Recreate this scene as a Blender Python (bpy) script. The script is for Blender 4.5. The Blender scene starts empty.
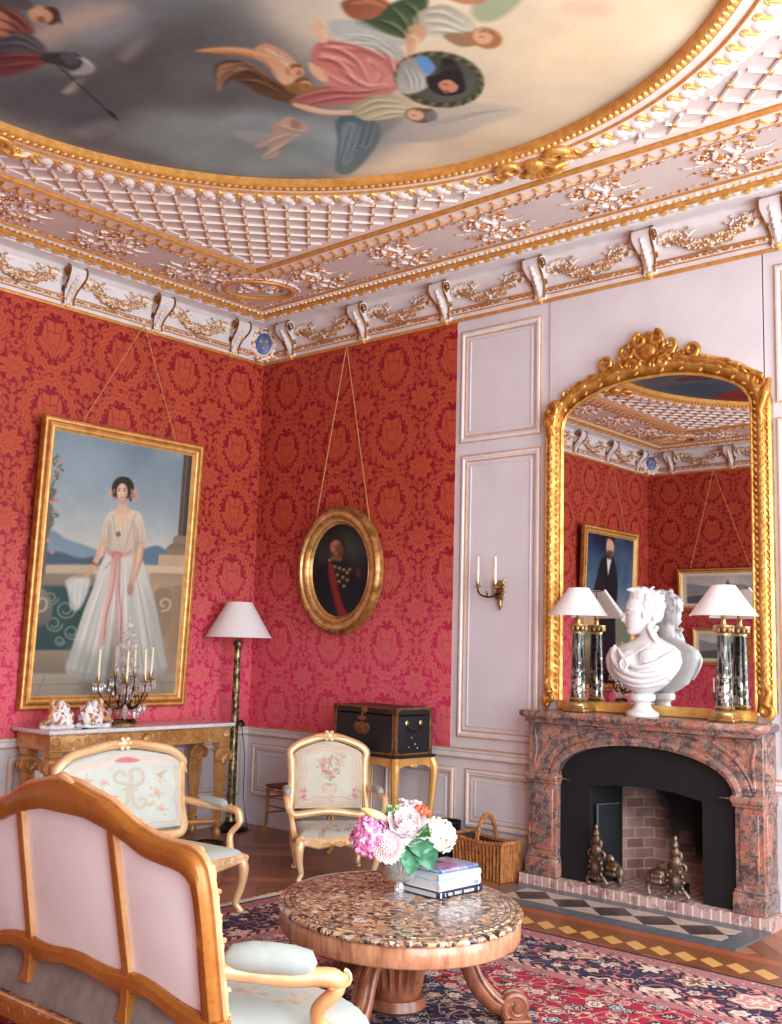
import bpy, math, random
import numpy as np
from mathutils import Vector as V, Matrix as MX, Euler
S = bpy.context.scene
COL = S.collection
pi = math.pi
R = math.radians
random.seed(11)
rng = np.random.default_rng(5)

def lin(c):
    out = []
    for x in c[:3]:
        x = x / 255.0
        out.append(x / 12.92 if x <= .04045 else ((x + .055) / 1.055) ** 2.4)
    return tuple(out)

# ------------------------------------------------------------------ camera
CAM = V((7.61115807, -6.76687829, 1.65))
YAW, PITCH, ROLL, FPX = R(131.14109178), R(7.19682339), R(1.50117723), 1061.055
_fw = V((math.cos(PITCH) * math.cos(YAW), math.cos(PITCH) * math.sin(YAW), math.sin(PITCH)))
_r = _fw.cross(V((0, 0, 1))).normalized()
_u = _r.cross(_fw)
C_R = _r * math.cos(ROLL) + _u * math.sin(ROLL)
C_U = -_r * math.sin(ROLL) + _u * math.cos(ROLL)
C_F = _fw
cd = bpy.data.cameras.new('camera')
cam = bpy.data.objects.new('camera', cd)
COL.objects.link(cam)
cam.matrix_world = MX(((C_R.x, C_U.x, -C_F.x, CAM.x), (C_R.y, C_U.y, -C_F.y, CAM.y), (C_R.z, C_U.z, -C_F.z, CAM.z), (0, 0, 0, 1)))
cd.sensor_fit = 'HORIZONTAL'
cd.sensor_width = 36
cd.lens = FPX * 36 / 782
cd.clip_start = .05
S.camera = cam

def on_plane(x, y, axis, d):
    """where the sight line of a photograph pixel meets a wall, floor or ceiling plane"""
    a = C_R * ((x - 391) / FPX) + C_U * (-(y - 512) / FPX) + C_F
    t = (d - CAM[axis]) / a[axis]
    return CAM + a * t

# ------------------------------------------------------------------ mesh builder
class MB:
    def __init__(s):
        s.v = []
        s.f = []
    def add(s, vs, fs, T=None):
        b = len(s.v)
        if T is not None:
            s.v.extend((T @ V(p))[:] for p in vs)
        else:
            s.v.extend(tuple(p) for p in vs)
        s.f.extend(tuple(b + i for i in f) for f in fs)
        return s
    def box(s, x0, x1, y0, y1, z0, z1, T=None):
        vs = [(x0, y0, z0), (x1, y0, z0), (x1, y1, z0), (x0, y1, z0), (x0, y0, z1), (x1, y0, z1), (x1, y1, z1), (x0, y1, z1)]
        return s.add(vs, [(3, 2, 1, 0), (4, 5, 6, 7), (0, 1, 5, 4), (1, 2, 6, 5), (2, 3, 7, 6), (3, 0, 4, 7)], T)
    def rbox(s, x0, x1, y0, y1, z0, z1, r, T=None, n=3):
        """box with rounded edges"""
        cx, cy, cz = (x0 + x1) / 2, (y0 + y1) / 2, (z0 + z1) / 2
        h = (abs(x1 - x0) / 2, abs(y1 - y0) / 2, abs(z1 - z0) / 2)
        r = min(r, *h)
        rings = []
        lat = [(-pi / 2 + pi / 2 * i / n, -1) for i in range(n + 1)] + [(pi / 2 * i / n, 1) for i in range(n + 1)]
        for la, sz in lat:
            ring = []
            for q, (sx, sy) in enumerate(((1, 1), (-1, 1), (-1, -1), (1, -1))):
                for i in range(n + 1):
                    a = q * pi / 2 + pi / 2 * i / n
                    ring.append((cx + sx * (h[0] - r) + r * math.cos(la) * math.cos(a), cy + sy * (h[1] - r) + r * math.cos(la) * math.sin(a), cz + sz * (h[2] - r) + r * math.sin(la)))
            rings.append(ring)
        return s.loft(rings, T=T)
    def loft(s, rings, closed=True, caps=True, T=None):
        n = len(rings[0])
        vs = [p for r in rings for p in r]
        fs = []
        for i in range(len(rings) - 1):
            for j in range(n if closed else n - 1):
                k = (j + 1) % n
                fs.append((i * n + j, i * n + k, (i + 1) * n + k, (i + 1) * n + j))
        if caps and closed:
            fs.append(tuple(range(n - 1, -1, -1)))
            fs.append(tuple((len(rings) - 1) * n + j for j in range(n)))
        return s.add(vs, fs, T)
    def lathe(s, prof, n=24, T=None, a0=0, a1=2 * pi):
        full = abs(a1 - a0 - 2 * pi) < 1e-6
        m = n if full else n + 1
        rings = [[(max(r, 1e-5) * math.cos(a0 + (a1 - a0) * j / n), max(r, 1e-5) * math.sin(a0 + (a1 - a0) * j / n), z) for j in range(m)] for r, z in prof]
        return s.loft(rings, closed=full, caps=full and True, T=T)
    def tube(s, pts, r, n=8, closed=False, T=None, flat=1.0, caps=True, up=None):
        P = [V(p) for p in pts]
        m = len(P)
        if not hasattr(r, '__len__'):
            r = [r] * m
        tang = []
        for i in range(m):
            a = P[(i - 1) % m] if (closed or i > 0) else P[i]
            b = P[(i + 1) % m] if (closed or i < m - 1) else P[i]
            t = b - a
            tang.append(t.normalized() if t.length > 1e-9 else V((0, 0, 1)))
        u = V(up) if up is not None else (V((0, 0, 1)) if abs(tang[0].z) < .9 else V((1, 0, 0)))
        rings = []
        for i in range(m):
            t = tang[i]
            if up is not None:
                u = V(up)
            u = u - t * u.dot(t)
            if u.length < 1e-6:
                u = t.orthogonal()
            u.normalize()
            w = t.cross(u)
            rings.append([(P[i] + (w * math.cos(2 * pi * j / n) + u * (math.sin(2 * pi * j / n) * flat)) * r[i])[:] for j in range(n)])
        if closed:
            rings.append(rings[0])
        return s.loft(rings, caps=caps and not closed, T=T)
    def ell(s, c, rad, nu=10, nv=6, rot=None, T=None):
        if not hasattr(rad, '__len__'):
            rad = (rad,) * 3
        Rm = rot if rot is not None else MX.Identity(3)
        vs = [V(c) + Rm @ V((0, 0, -rad[2]))]
        for i in range(1, nv):
            la = -pi / 2 + pi * i / nv
            for j in range(nu):
                a = 2 * pi * j / nu
                vs.append(V(c) + Rm @ V((rad[0] * math.cos(la) * math.cos(a), rad[1] * math.cos(la) * math.sin(a), rad[2] * math.sin(la))))
        vs.append(V(c) + Rm @ V((0, 0, rad[2])))
        fs = [(0, 1 + (j + 1) % nu, 1 + j) for j in range(nu)]
        for i in range(nv - 2):
            b = 1 + i * nu
            for j in range(nu):
                k = (j + 1) % nu
                fs.append((b + j, b + k, b + nu + k, b + nu + j))
        b = 1 + (nv - 2) * nu
        fs += [(b + j, b + (j + 1) % nu, len(vs) - 1) for j in range(nu)]
        return s.add([p[:] for p in vs], fs, T)
    def prism(s, poly, z0, z1, T=None):
        n = len(poly)
        vs = [(x, y, z0) for x, y in poly] + [(x, y, z1) for x, y in poly]
        fs = [tuple(range(n - 1, -1, -1)), tuple(range(n, 2 * n))] + [(j, (j + 1) % n, n + (j + 1) % n, n + j) for j in range(n)]
        return s.add(vs, fs, T)
    def mould(s, path, prof, closed=True, T=None):
        """profile (offset to the right of the path, height) carried along a plane path with mitred corners"""
        n = len(path)
        P = [V((p[0], p[1])) for p in path]
        rings = []
        for i in range(n):
            a = P[i] - P[i - 1] if (closed or i > 0) else P[1] - P[0]
            b = P[(i + 1) % n] - P[i] if (closed or i < n - 1) else P[i] - P[i - 1]
            na = V((a.y, -a.x)).normalized()
            nb = V((b.y, -b.x)).normalized()
            m = na + nb
            m = m / max(m.dot(na), .2) if m.length > 1e-6 else na
            rings.append([(P[i].x + m.x * o, P[i].y + m.y * o, h) for o, h in prof])
        if closed:
            rings.append(rings[0])
        return s.loft(rings, closed=False, T=T)
    def sheet(s, fn, nu, nv, T=None):
        vs = [fn(i / nu, j / nv) for j in range(nv + 1) for i in range(nu + 1)]
        fs = [(j * (nu + 1) + i, j * (nu + 1) + i + 1, (j + 1) * (nu + 1) + i + 1, (j + 1) * (nu + 1) + i) for j in range(nv) for i in range(nu)]
        return s.add(vs, fs, T)

def mesh_of(name, mb, ang=38, merge=False):
    me = bpy.data.meshes.new(name)
    me.from_pydata(mb.v, [], mb.f)
    me.validate()
    me.update()
    me.polygons.foreach_set('use_smooth', np.ones(len(me.polygons), bool))
    me.set_sharp_from_angle(angle=R(ang))
    return me

def obj(name, mb, mat, parent=None, ang=38, bevel=0, T=None):
    me = mb if isinstance(mb, bpy.types.Mesh) else mesh_of(name, mb, ang)
    o = bpy.data.objects.new(name, me)
    COL.objects.link(o)
    if mat is not None:
        if len(me.materials) == 0:
            me.materials.append(mat)
    if parent is not None:
        o.parent = parent
    if T is not None:
        o.matrix_local = T
    if bevel:
        b = o.modifiers.new('bevel', 'BEVEL')
        b.width = bevel
        b.segments = 2
        b.limit_method = 'ANGLE'
        b.angle_limit = R(40)
    return o

def tag(o, label, cat, group=None):
    o['label'] = label
    o['category'] = cat
    if group:
        o['group'] = group
    return o

def thing(name, label, cat, loc=(0, 0, 0), rotz=0, group=None):
    o = bpy.data.objects.new(name, None)
    o.empty_display_size = .1
    COL.objects.link(o)
    o.location = loc
    o.rotation_euler = (0, 0, rotz)
    return tag(o, label, cat, group)

def struct(name, mb, mat, parent=None, ang=38):
    o = obj(name, mb, mat, parent, ang)
    if parent is None:
        o['kind'] = 'structure'
    return o

def dup(root, loc, rotz=None, label=None, group=None):
    r = root.copy()
    COL.objects.link(r)
    r.location = loc
    if rotz is not None:
        r.rotation_euler = (0, 0, rotz)
    if label:
        r['label'] = label
    if group:
        r['group'] = group
    def kids(a, b):
        for ch in list(a.children):
            c = ch.copy()
            COL.objects.link(c)
            c.parent = b
            c.matrix_parent_inverse = ch.matrix_parent_inverse.copy()
            kids(ch, c)
    kids(root, r)
    return r

def fuse(mb, voxel, smooth=3, name='fused'):
    """melt overlapping blobs into one continuous surface"""
    me = bpy.data.meshes.new(name)
    me.from_pydata(mb.v, [], mb.f)
    o = bpy.data.objects.new(name, me)
    COL.objects.link(o)
    m = o.modifiers.new('r', 'REMESH')
    m.mode = 'VOXEL'
    m.voxel_size = voxel
    if smooth:
        k = o.modifiers.new('s', 'SMOOTH')
        k.iterations = smooth
        k.factor = .5
    dg = bpy.context.evaluated_depsgraph_get()
    dg.update()
    out = bpy.data.meshes.new_from_object(o.evaluated_get(dg))
    out.polygons.foreach_set('use_smooth', np.ones(len(out.polygons), bool))
    bpy.data.objects.remove(o)
    bpy.data.meshes.remove(me)
    return out

def catmull(pts, n=8, closed=False):
    P = [np.array(p, float) for p in pts]
    m = len(P)
    out = []
    for i in range(m if closed else m - 1):
        p0 = P[i - 1] if (closed or i > 0) else 2 * P[0] - P[1]
        p1, p2 = P[i], P[(i + 1) % m]
        p3 = P[(i + 2) % m] if (closed or i < m - 2) else 2 * P[-1] - P[-2]
        for k in range(n):
            t = k / n
            out.append(tuple(.5 * (2 * p1 + (p2 - p0) * t + (2 * p0 - 5 * p1 + 4 * p2 - p3) * t * t + (3 * p1 - p0 - 3 * p2 + p3) * t ** 3)))
    if not closed:
        out.append(tuple(P[-1]))
    return out

def spiral(c, r0, r1, a0, turns, n=24):
    """plane spiral from radius r0 in to r1"""
    out = []
    for i in range(n + 1):
        t = i / n
        a = a0 + turns * 2 * pi * t
        r = r0 + (r1 - r0) * t
        out.append((c[0] + r * math.cos(a), c[1] + r * math.sin(a)))
    return out

def rotT(x=0, y=0, z=0, loc=(0, 0, 0)):
    return MX.Translation(loc) @ Euler((x, y, z)).to_matrix().to_4x4()

# plane-to-room frames: local X along the wall, local Y up, local Z out of the wall
T_RIGHT = MX(((1, 0, 0, 0), (0, 0, -1, 0), (0, 1, 0, 0), (0, 0, 0, 1)))          # fireplace wall y=0, X = +x
T_LEFT = MX(((0, 0, 1, 0), (1, 0, 0, 0), (0, 1, 0, 0), (0, 0, 0, 1)))            # portrait wall x=0, X = +y
T_BACK = MX(((-1, 0, 0, 0), (0, 0, 1, -7.95), (0, 1, 0, 0), (0, 0, 0, 1)))       # far wall y=-7.95, X = -x
T_CEIL = MX(((1, 0, 0, 0), (0, 1, 0, 0), (0, 0, -1, 4.70), (0, 0, 0, 1)))        # ceiling, heights hang down

# ------------------------------------------------------------------ shader expressions
class NT:
    def __init__(s, name):
        s.m = bpy.data.materials.new(name)
        s.m.use_nodes = True
        s.t = s.m.node_tree
        s.t.nodes.clear()
        s.out = s.t.nodes.new('ShaderNodeOutputMaterial')
        s.b = s.t.nodes.new('ShaderNodeBsdfPrincipled')
        s.t.links.new(s.b.outputs[0], s.out.inputs[0])
        s.tc = s.t.nodes.new('ShaderNodeTexCoord')
    def n(s, kind):
        return s.t.nodes.new(kind)
    def put(s, sock, v):
        if isinstance(v, X):
            s.t.links.new(v.k, sock)
        elif isinstance(v, bpy.types.NodeSocket):
            s.t.links.new(v, sock)
        elif hasattr(v, '__len__') and sock.type == 'RGBA':
            sock.default_value = (*v[:3], 1)
        else:
            sock.default_value = v
    def xyz(s, which='Object'):
        p = s.n('ShaderNodeSeparateXYZ')
        s.t.links.new(s.tc.outputs[which], p.inputs[0])
        return [X(s, p.outputs[i]) for i in range(3)]
    def vec(s, x, y, z=0.0):
        p = s.n('ShaderNodeCombineXYZ')
        for i, v in enumerate((x, y, z)):
            s.put(p.inputs[i], v)
        return p.outputs[0]
    def noise(s, vec=None, scale=5, detail=3, rough=.55, dist=0):
        p = s.n('ShaderNodeTexNoise')
        s.put(p.inputs['Vector'], vec if vec is not None else s.tc.outputs['Object'])
        p.inputs['Scale'].default_value = scale
        p.inputs['Detail'].default_value = detail
        p.inputs['Roughness'].default_value = rough
        p.inputs['Distortion'].default_value = dist
        return X(s, p.outputs['Fac'])
    def voro(s, vec=None, scale=5, feature='F1', rnd=1.0, out='Distance'):
        p = s.n('ShaderNodeTexVoronoi')
        p.feature = feature
        s.put(p.inputs['Vector'], vec if vec is not None else s.tc.outputs['Object'])
        p.inputs['Scale'].default_value = scale
        p.inputs['Randomness'].default_value = rnd
        if out == 'node':
            return p
        return X(s, p.outputs[out])
    def ramp(s, fac, stops, interp='LINEAR'):
        p = s.n('ShaderNodeValToRGB')
        p.color_ramp.interpolation = interp
        el = p.color_ramp.elements
        while len(el) < len(stops):
            el.new(.5)
        for e, (q, c) in zip(el, stops):
            e.position = q
            e.color = (*lin(c), 1)
        s.put(p.inputs[0], fac)
        return p.outputs[0]
    def mix(s, fac, a, b, blend='MIX'):
        p = s.n('ShaderNodeMix')
        p.data_type = 'RGBA'
        p.blend_type = blend
        s.put(p.inputs[0], fac)
        s.put(p.inputs[6], a)
        s.put(p.inputs[7], b)
        return p.outputs[2]
    def attr(s, name='Col'):
        p = s.n('ShaderNodeAttribute')
        p.attribute_name = name
        return p.outputs['Color']
    def bump(s, h, strength=.3, dist=.01):
        p = s.n('ShaderNodeBump')
        p.inputs['Strength'].default_value = strength
        p.inputs['Distance'].default_value = dist
        s.put(p.inputs['Height'], h)
        s.t.links.new(p.outputs[0], s.b.inputs['Normal'])
    def point(s):
        p = s.n('ShaderNodeNewGeometry')
        return X(s, p.outputs['Pointiness'])
    def set(s, **k):
        for a, v in k.items():
            s.put(s.b.inputs[a.replace('_', ' ')], v)
        return s

class X:
    def __init__(s, nt, k):
        s.nt, s.k = nt, k
    def op(s, o, *a):
        p = s.nt.n('ShaderNodeMath')
        p.operation = o
        for i, v in enumerate((s, *a)):
            s.nt.put(p.inputs[i], v)
        return X(s.nt, p.outputs[0])
    def __add__(s, o): return s.op('ADD', o)
    __radd__ = __add__
    def __mul__(s, o): return s.op('MULTIPLY', o)
    __rmul__ = __mul__
    def __sub__(s, o): return s.op('SUBTRACT', o)
    def __rsub__(s, o): return s.op('MULTIPLY', -1.0) + o
    def __truediv__(s, o): return s.op('DIVIDE', o)
    def sin(s): return s.op('SINE')
    def cos(s): return s.op('COSINE')
    def abs(s): return s.op('ABSOLUTE')
    def floor(s): return s.op('FLOOR')
    def frac(s): return s.op('FRACT')
    def sqrt(s): return s.op('SQRT')
    def gt(s, o): return s.op('GREATER_THAN', o)
    def lt(s, o): return s.op('LESS_THAN', o)
    def min(s, o): return s.op('MINIMUM', o)
    def max(s, o): return s.op('MAXIMUM', o)
    def atan2(s, o): return s.op('ARCTAN2', o)
    def pow(s, o): return s.op('POWER', o)
    def mod(s, o): return s.op('FLOORED_MODULO', o)
    def smooth(s, a, b, lo=0.0, hi=1.0):
        p = s.nt.n('ShaderNodeMapRange')
        p.interpolation_type = 'SMOOTHSTEP'
        s.nt.put(p.inputs[0], s)
        for i, v in enumerate((a, b, lo, hi)):
            p.inputs[i + 1].default_value = v
        return X(s.nt, p.outputs[0])
    def lerp(s, a, b, lo=0.0, hi=1.0):
        p = s.nt.n('ShaderNodeMapRange')
        s.nt.put(p.inputs[0], s)
        for i, v in enumerate((a, b, lo, hi)):
            p.inputs[i + 1].default_value = v
        return X(s.nt, p.outputs[0])

def plain(name, c, c2=None, sc=6, rough=.5, metal=0.0, bump=0.0, bsc=60, detail=3, **kw):
    t = NT(name)
    if c2 is not None:
        f = t.noise(scale=sc, detail=detail).smooth(.32, .68)
        t.set(Base_Color=t.mix(f, lin(c), lin(c2)))
    else:
        t.set(Base_Color=lin(c))
    t.set(Roughness=rough, Metallic=metal)
    if bump:
        t.bump(t.noise(scale=bsc, detail=2), bump, .004)
    t.set(**kw)
    return t.m

def gilt(name, dark, mid, hi, rough=.33, metal=.9, pmin=.44, pmax=.58, bump=.25, bsc=45):
    """worn gilding: random tone, with crevice shade painted into the hollows and bright edges"""
    t = NT(name)
    p = t.point().lerp(pmin, pmax) * .6 + t.noise(scale=14, detail=4) * .75 - .18  # pointiness paints occlusion-like shade into the hollows; noise varies the tone
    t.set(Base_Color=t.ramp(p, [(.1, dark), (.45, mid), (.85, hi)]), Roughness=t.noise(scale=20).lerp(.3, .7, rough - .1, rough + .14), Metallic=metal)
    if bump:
        t.bump(t.noise(scale=bsc, detail=3), bump, .006)
    return t.m

# ------------------------------------------------------------------ painted canvases (vertex colours on a fine mesh)
class Canvas:
    """a small painter: shapes are given in any four-cornered source frame and land on the canvas in true proportion"""
    def __init__(s, w, h, corners, bg=(128, 128, 128), fn=None):
        s.w, s.h = w, h
        s.a = np.zeros((h, w, 3))
        s.a[:] = bg
        s.fn = fn
        if fn is None:
            dst = [(0, 0), (w, 0), (w, h), (0, h)]
            A = []
            B = []
            for (x, y), (u, v) in zip(corners, dst):
                A.append([x, y, 1, 0, 0, 0, -u * x, -u * y])
                B.append(u)
                A.append([0, 0, 0, x, y, 1, -v * x, -v * y])
                B.append(v)
            hh = np.linalg.solve(np.array(A, float), np.array(B, float))
            s.H = np.append(hh, 1).reshape(3, 3)
    def m(s, pts):
        P = np.array(pts, float)
        if s.fn is not None:
            return np.array([s.fn(x, y) for x, y in P])
        q = np.c_[P, np.ones(len(P))] @ s.H.T
        return q[:, :2] / q[:, 2:]
    def _mask(s, Q, soft):
        pad = int(3 * soft + 2)
        x0, y0 = np.floor(Q.min(0)).astype(int) - pad
        x1, y1 = np.ceil(Q.max(0)).astype(int) + pad
        x0, y0, x1, y1 = max(x0, -pad), max(y0, -pad), min(x1, s.w + pad), min(y1, s.h + pad)
        if x1 <= x0 or y1 <= y0:
            return None
        ss = 2
        ys = (np.arange((y1 - y0) * ss) + .5) / ss + y0
        xs = (np.arange((x1 - x0) * ss) + .5) / ss + x0
        msk = np.zeros((len(ys), len(xs)), bool)
        n = len(Q)
        for i in range(n):
            xa, ya = Q[i]
            xb, yb = Q[(i + 1) % n]
            if ya == yb:
                continue
            r = (ys >= min(ya, yb)) & (ys < max(ya, yb))
            if not r.any():
                continue
            xi = xa + (ys[r] - ya) / (yb - ya) * (xb - xa)
            msk[r] ^= xs[None, :] < xi[:, None]
        mm = msk.reshape(y1 - y0, ss, x1 - x0, ss).mean((1, 3))
        if soft > .3:
            k = int(math.ceil(soft))
            ker = np.exp(-.5 * (np.arange(-2 * k, 2 * k + 1) / soft) ** 2)
            ker /= ker.sum()
            mm = np.apply_along_axis(lambda r: np.convolve(r, ker, 'same') if len(r) >= len(ker) else r, 0, mm)
            mm = np.apply_along_axis(lambda r: np.convolve(r, ker, 'same') if len(r) >= len(ker) else r, 1, mm)
        cx0, cy0, cx1, cy1 = max(x0, 0), max(y0, 0), min(x1, s.w), min(y1, s.h)
        if cx1 <= cx0 or cy1 <= cy0:
            return None
        return mm[cy0 - y0:cy1 - y0, cx0 - x0:cx1 - x0], cx0, cy0, cx1, cy1
    def poly(s, pts, c, soft=.8, alpha=1.0, curve=True, c2=None, ax=(0, 1), tex=0.0):
        P = catmull(pts, 6, True) if curve and len(pts) > 2 else pts
        r = s._mask(s.m(P), soft)
        if r is None:
            return s
        mm, x0, y0, x1, y1 = r
        mm = (mm * alpha)[..., None]
        col = np.zeros((y1 - y0, x1 - x0, 3))
        col[:] = c
        if c2 is not None:
            yy, xx = np.mgrid[0:y1 - y0, 0:x1 - x0]
            g = xx / max(x1 - x0, 1) * ax[0] + yy / max(y1 - y0, 1) * ax[1]
            lo = min(0, ax[0]) + min(0, ax[1])
            g = ((g - lo) / (abs(ax[0]) + abs(ax[1])))[..., None]
            col = col * (1 - g) + np.array(c2) * g
        if tex:
            col += rng.normal(0, tex, (y1 - y0, x1 - x0, 1))
        s.a[y0:y1, x0:x1] = s.a[y0:y1, x0:x1] * (1 - mm) + col * mm
        return s
    def ell(s, cx, cy, rx, ry, c, soft=.8, alpha=1.0, rot=0, **k):
        cr, sr = math.cos(R(rot)), math.sin(R(rot))
        pts = [(cx + rx * math.cos(a) * cr - ry * math.sin(a) * sr, cy + rx * math.cos(a) * sr + ry * math.sin(a) * cr) for a in np.linspace(0, 2 * pi, 24, endpoint=False)]
        return s.poly(pts, c, soft, alpha, curve=False, **k)
    def line(s, pts, w, c, soft=.6, alpha=1.0, curve=True, **k):
        P = np.array(catmull(pts, 8) if curve and len(pts) > 2 else pts, float)
        ww = np.interp(np.linspace(0, 1, len(P)), np.linspace(0, 1, len(w)), w) if hasattr(w, '__len__') else np.full(len(P), w)
        t = np.gradient(P, axis=0)
        t /= np.maximum(np.linalg.norm(t, axis=1, keepdims=True), 1e-9)
        nn = np.c_[-t[:, 1], t[:, 0]] * ww[:, None] / 2
        return s.poly(list(map(tuple, np.r_[P + nn, (P - nn)[::-1]])), c, soft, alpha, curve=False, **k)
    def grad(s, stops):
        ys = np.linspace(0, 1, s.h)
        q = [a for a, _ in stops]
        for i in range(3):
            s.a[..., i] = np.interp(ys, q, [c[i] for _, c in stops])[:, None]
        return s
    def cloud(s, amp, size, oct=4, tint=(1, 1, 1), seed=1):
        g = np.random.default_rng(seed)
        f = np.zeros((s.h, s.w))
        a = 1.0
        sz = size
        for _ in range(oct):
            nx, ny = max(2, int(s.w / sz) + 2), max(2, int(s.h / sz) + 2)
            z = g.normal(0, 1, (ny, nx))
            yy = np.linspace(0, ny - 1.001, s.h)
            xx = np.linspace(0, nx - 1.001, s.w)
            y0, x0 = yy.astype(int), xx.astype(int)
            fy, fx = (yy - y0)[:, None], (xx - x0)[None]
            fy, fx = fy * fy * (3 - 2 * fy), fx * fx * (3 - 2 * fx)
            f += a * ((z[np.ix_(y0, x0)] * (1 - fx) + z[np.ix_(y0, x0 + 1)] * fx) * (1 - fy) + (z[np.ix_(y0 + 1, x0)] * (1 - fx) + z[np.ix_(y0 + 1, x0 + 1)] * fx) * fy)
            a *= .55
            sz /= 2
        s.a += f[..., None] * amp * np.array(tint)
        return s
    def sample(s, U, Vv):
        x = np.clip(U * s.w - .5, 0, s.w - 1.001)
        y = np.clip(Vv * s.h - .5, 0, s.h - 1.001)
        x0, y0 = x.astype(int), y.astype(int)
        fx, fy = (x - x0)[..., None], (y - y0)[..., None]
        A = s.a
        c = (A[y0, x0] * (1 - fx) + A[y0, x0 + 1] * fx) * (1 - fy) + (A[y0 + 1, x0] * (1 - fx) + A[y0 + 1, x0 + 1] * fx) * fy
        c = np.clip(c / 255, 0, 1)
        return np.where(c <= .04045, c / 12.92, ((c + .055) / 1.055) ** 2.4)

def painted(name, fn, nu, nv, canvas, mat, parent=None, keep=None, flip=False, skirt=None):
    """a fine sheet fn(U,V arrays in 0..1, V down) -> x,y,z coloured from a canvas"""
    U, W = np.meshgrid(np.linspace(0, 1, nu + 1), np.linspace(0, 1, nv + 1))
    P = np.stack(fn(U, W), -1).reshape(-1, 3)
    col = canvas.sample(U, W).reshape(-1, 3)
    i = (np.arange(nv)[:, None] * (nu + 1) + np.arange(nu)[None]).ravel()
    F = np.c_[i, i + nu + 1, i + nu + 2, i + 1]
    if flip:
        F = F[:, ::-1]
    if keep is not None:
        k = keep(U, W).ravel()
        F = F[k[F].all(1)]
        used = np.zeros(len(P), bool)
        used[F.ravel()] = True
        idx = np.cumsum(used) - 1
        P, col, F = P[used], col[used], idx[F]
    me = bpy.data.meshes.new(name)
    me.vertices.add(len(P))
    me.vertices.foreach_set('co', P.astype(np.float32).ravel())
    me.loops.add(len(F) * 4)
    me.polygons.add(len(F))
    me.loops.foreach_set('vertex_index', F.astype(np.int32).ravel())
    me.polygons.foreach_set('loop_start', np.arange(len(F), dtype=np.int32) * 4)
    me.polygons.foreach_set('use_smooth', np.ones(len(F), bool))
    me.update(calc_edges=True)
    me.validate()
    ca = me.color_attributes.new('Col', 'FLOAT_COLOR', 'POINT')
    ca.data.foreach_set('color', np.c_[col, np.ones(len(col))].astype(np.float32).ravel())
    return obj(name, me, mat, parent)
# ------------------------------------------------------------------ materials of the room
W_X, D_Y, H_C = 8.3, 7.95, 4.70
CX, CY = 4.12, -3.93

def damask(name, axis, u0):
    t = NT(name)
    c = t.xyz()
    wob = t.noise(scale=10, detail=3) - .5
    fine = t.noise(scale=30, detail=2) - .5
    U = (c[axis] - u0) / .66
    W = (c[2] - 4.05) / .60
    fu = (U + .5).frac() - .5
    fv = (W + .5).frac() - .5
    a = fu.abs() / .30
    b = fv.abs() / .385
    q = (a.pow(1.65) + b.pow(1.65)).pow(.606)
    fan = fu.atan2(fv + .36)
    ang = fu.atan2(fv)
    lob = (fan * 15.0).cos()
    leaf = (q + lob * .10 + fine * .25).smooth(.66, .72, 1, 0)
    vein = ((fan * 15.0).sin().abs().lt(.30) * q.gt(.18)).max(((q * 15.0 + lob * 1.6).sin()).lt(-.86))
    leaf = leaf * (1.0 - vein * .55)
    fr = q + (ang * 18.0).cos() * .05 + wob * .22
    ring = ((fr - 1.10).abs()).smooth(.15, .20, 1, 0)
    groove = ((fr - 1.10 + (ang * 36.0).sin() * .05).abs()).smooth(.015, .04, 1, 0)
    ring = ring * (1.0 - groove * .6)
    bead = ((ang * 26.0).cos().gt(.4)) * ((q - .84).abs().lt(.030))
    fu2 = U.frac() - .5
    fv2 = W.frac() - .5
    q2 = ((fu2 / .25) * (fu2 / .25) + (fv2 / .23) * (fv2 / .23)).sqrt()
    a2 = fu2.atan2(fv2)
    leaf2 = (q2 + (a2 * 8.0).cos() * .18 + fine * .4).smooth(.72, .80, 1, 0)
    vein2 = ((a2 * 8.0).sin().abs().lt(.25)).max((q2 * 14.0 + (a2 * 8.0).cos()).sin().lt(-.85))
    leaf2 = leaf2 * (1.0 - vein2 * .5)
    leafy = (t.noise(t.vec(fu.abs() * 1.0, fv + U.floor() * 0.0, 0.0), scale=17, detail=2, rough=.6)).smooth(.44, .50)
    vine = leafy * q.gt(1.28) * q2.gt(.92)
    pat = leaf.max(ring).max(bead).max(leaf2).max(vine * .85)
    weave = t.noise(scale=260, detail=1)
    low = (c[2] + wob * .6).smooth(1.0, 2.9, 1, 0)  # lower wall pinker and lighter: window light and sheen put into the silk colour
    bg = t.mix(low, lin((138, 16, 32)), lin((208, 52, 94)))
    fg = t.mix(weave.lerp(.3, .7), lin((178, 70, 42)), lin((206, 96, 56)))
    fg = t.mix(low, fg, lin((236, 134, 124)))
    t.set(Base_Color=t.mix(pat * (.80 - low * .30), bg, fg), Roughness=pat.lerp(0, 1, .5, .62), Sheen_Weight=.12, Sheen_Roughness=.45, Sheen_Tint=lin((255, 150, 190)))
    t.b.inputs['Specular IOR Level'].default_value = .35
    t.bump(weave + pat * .6, .12, .002)
    return t.m

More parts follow.
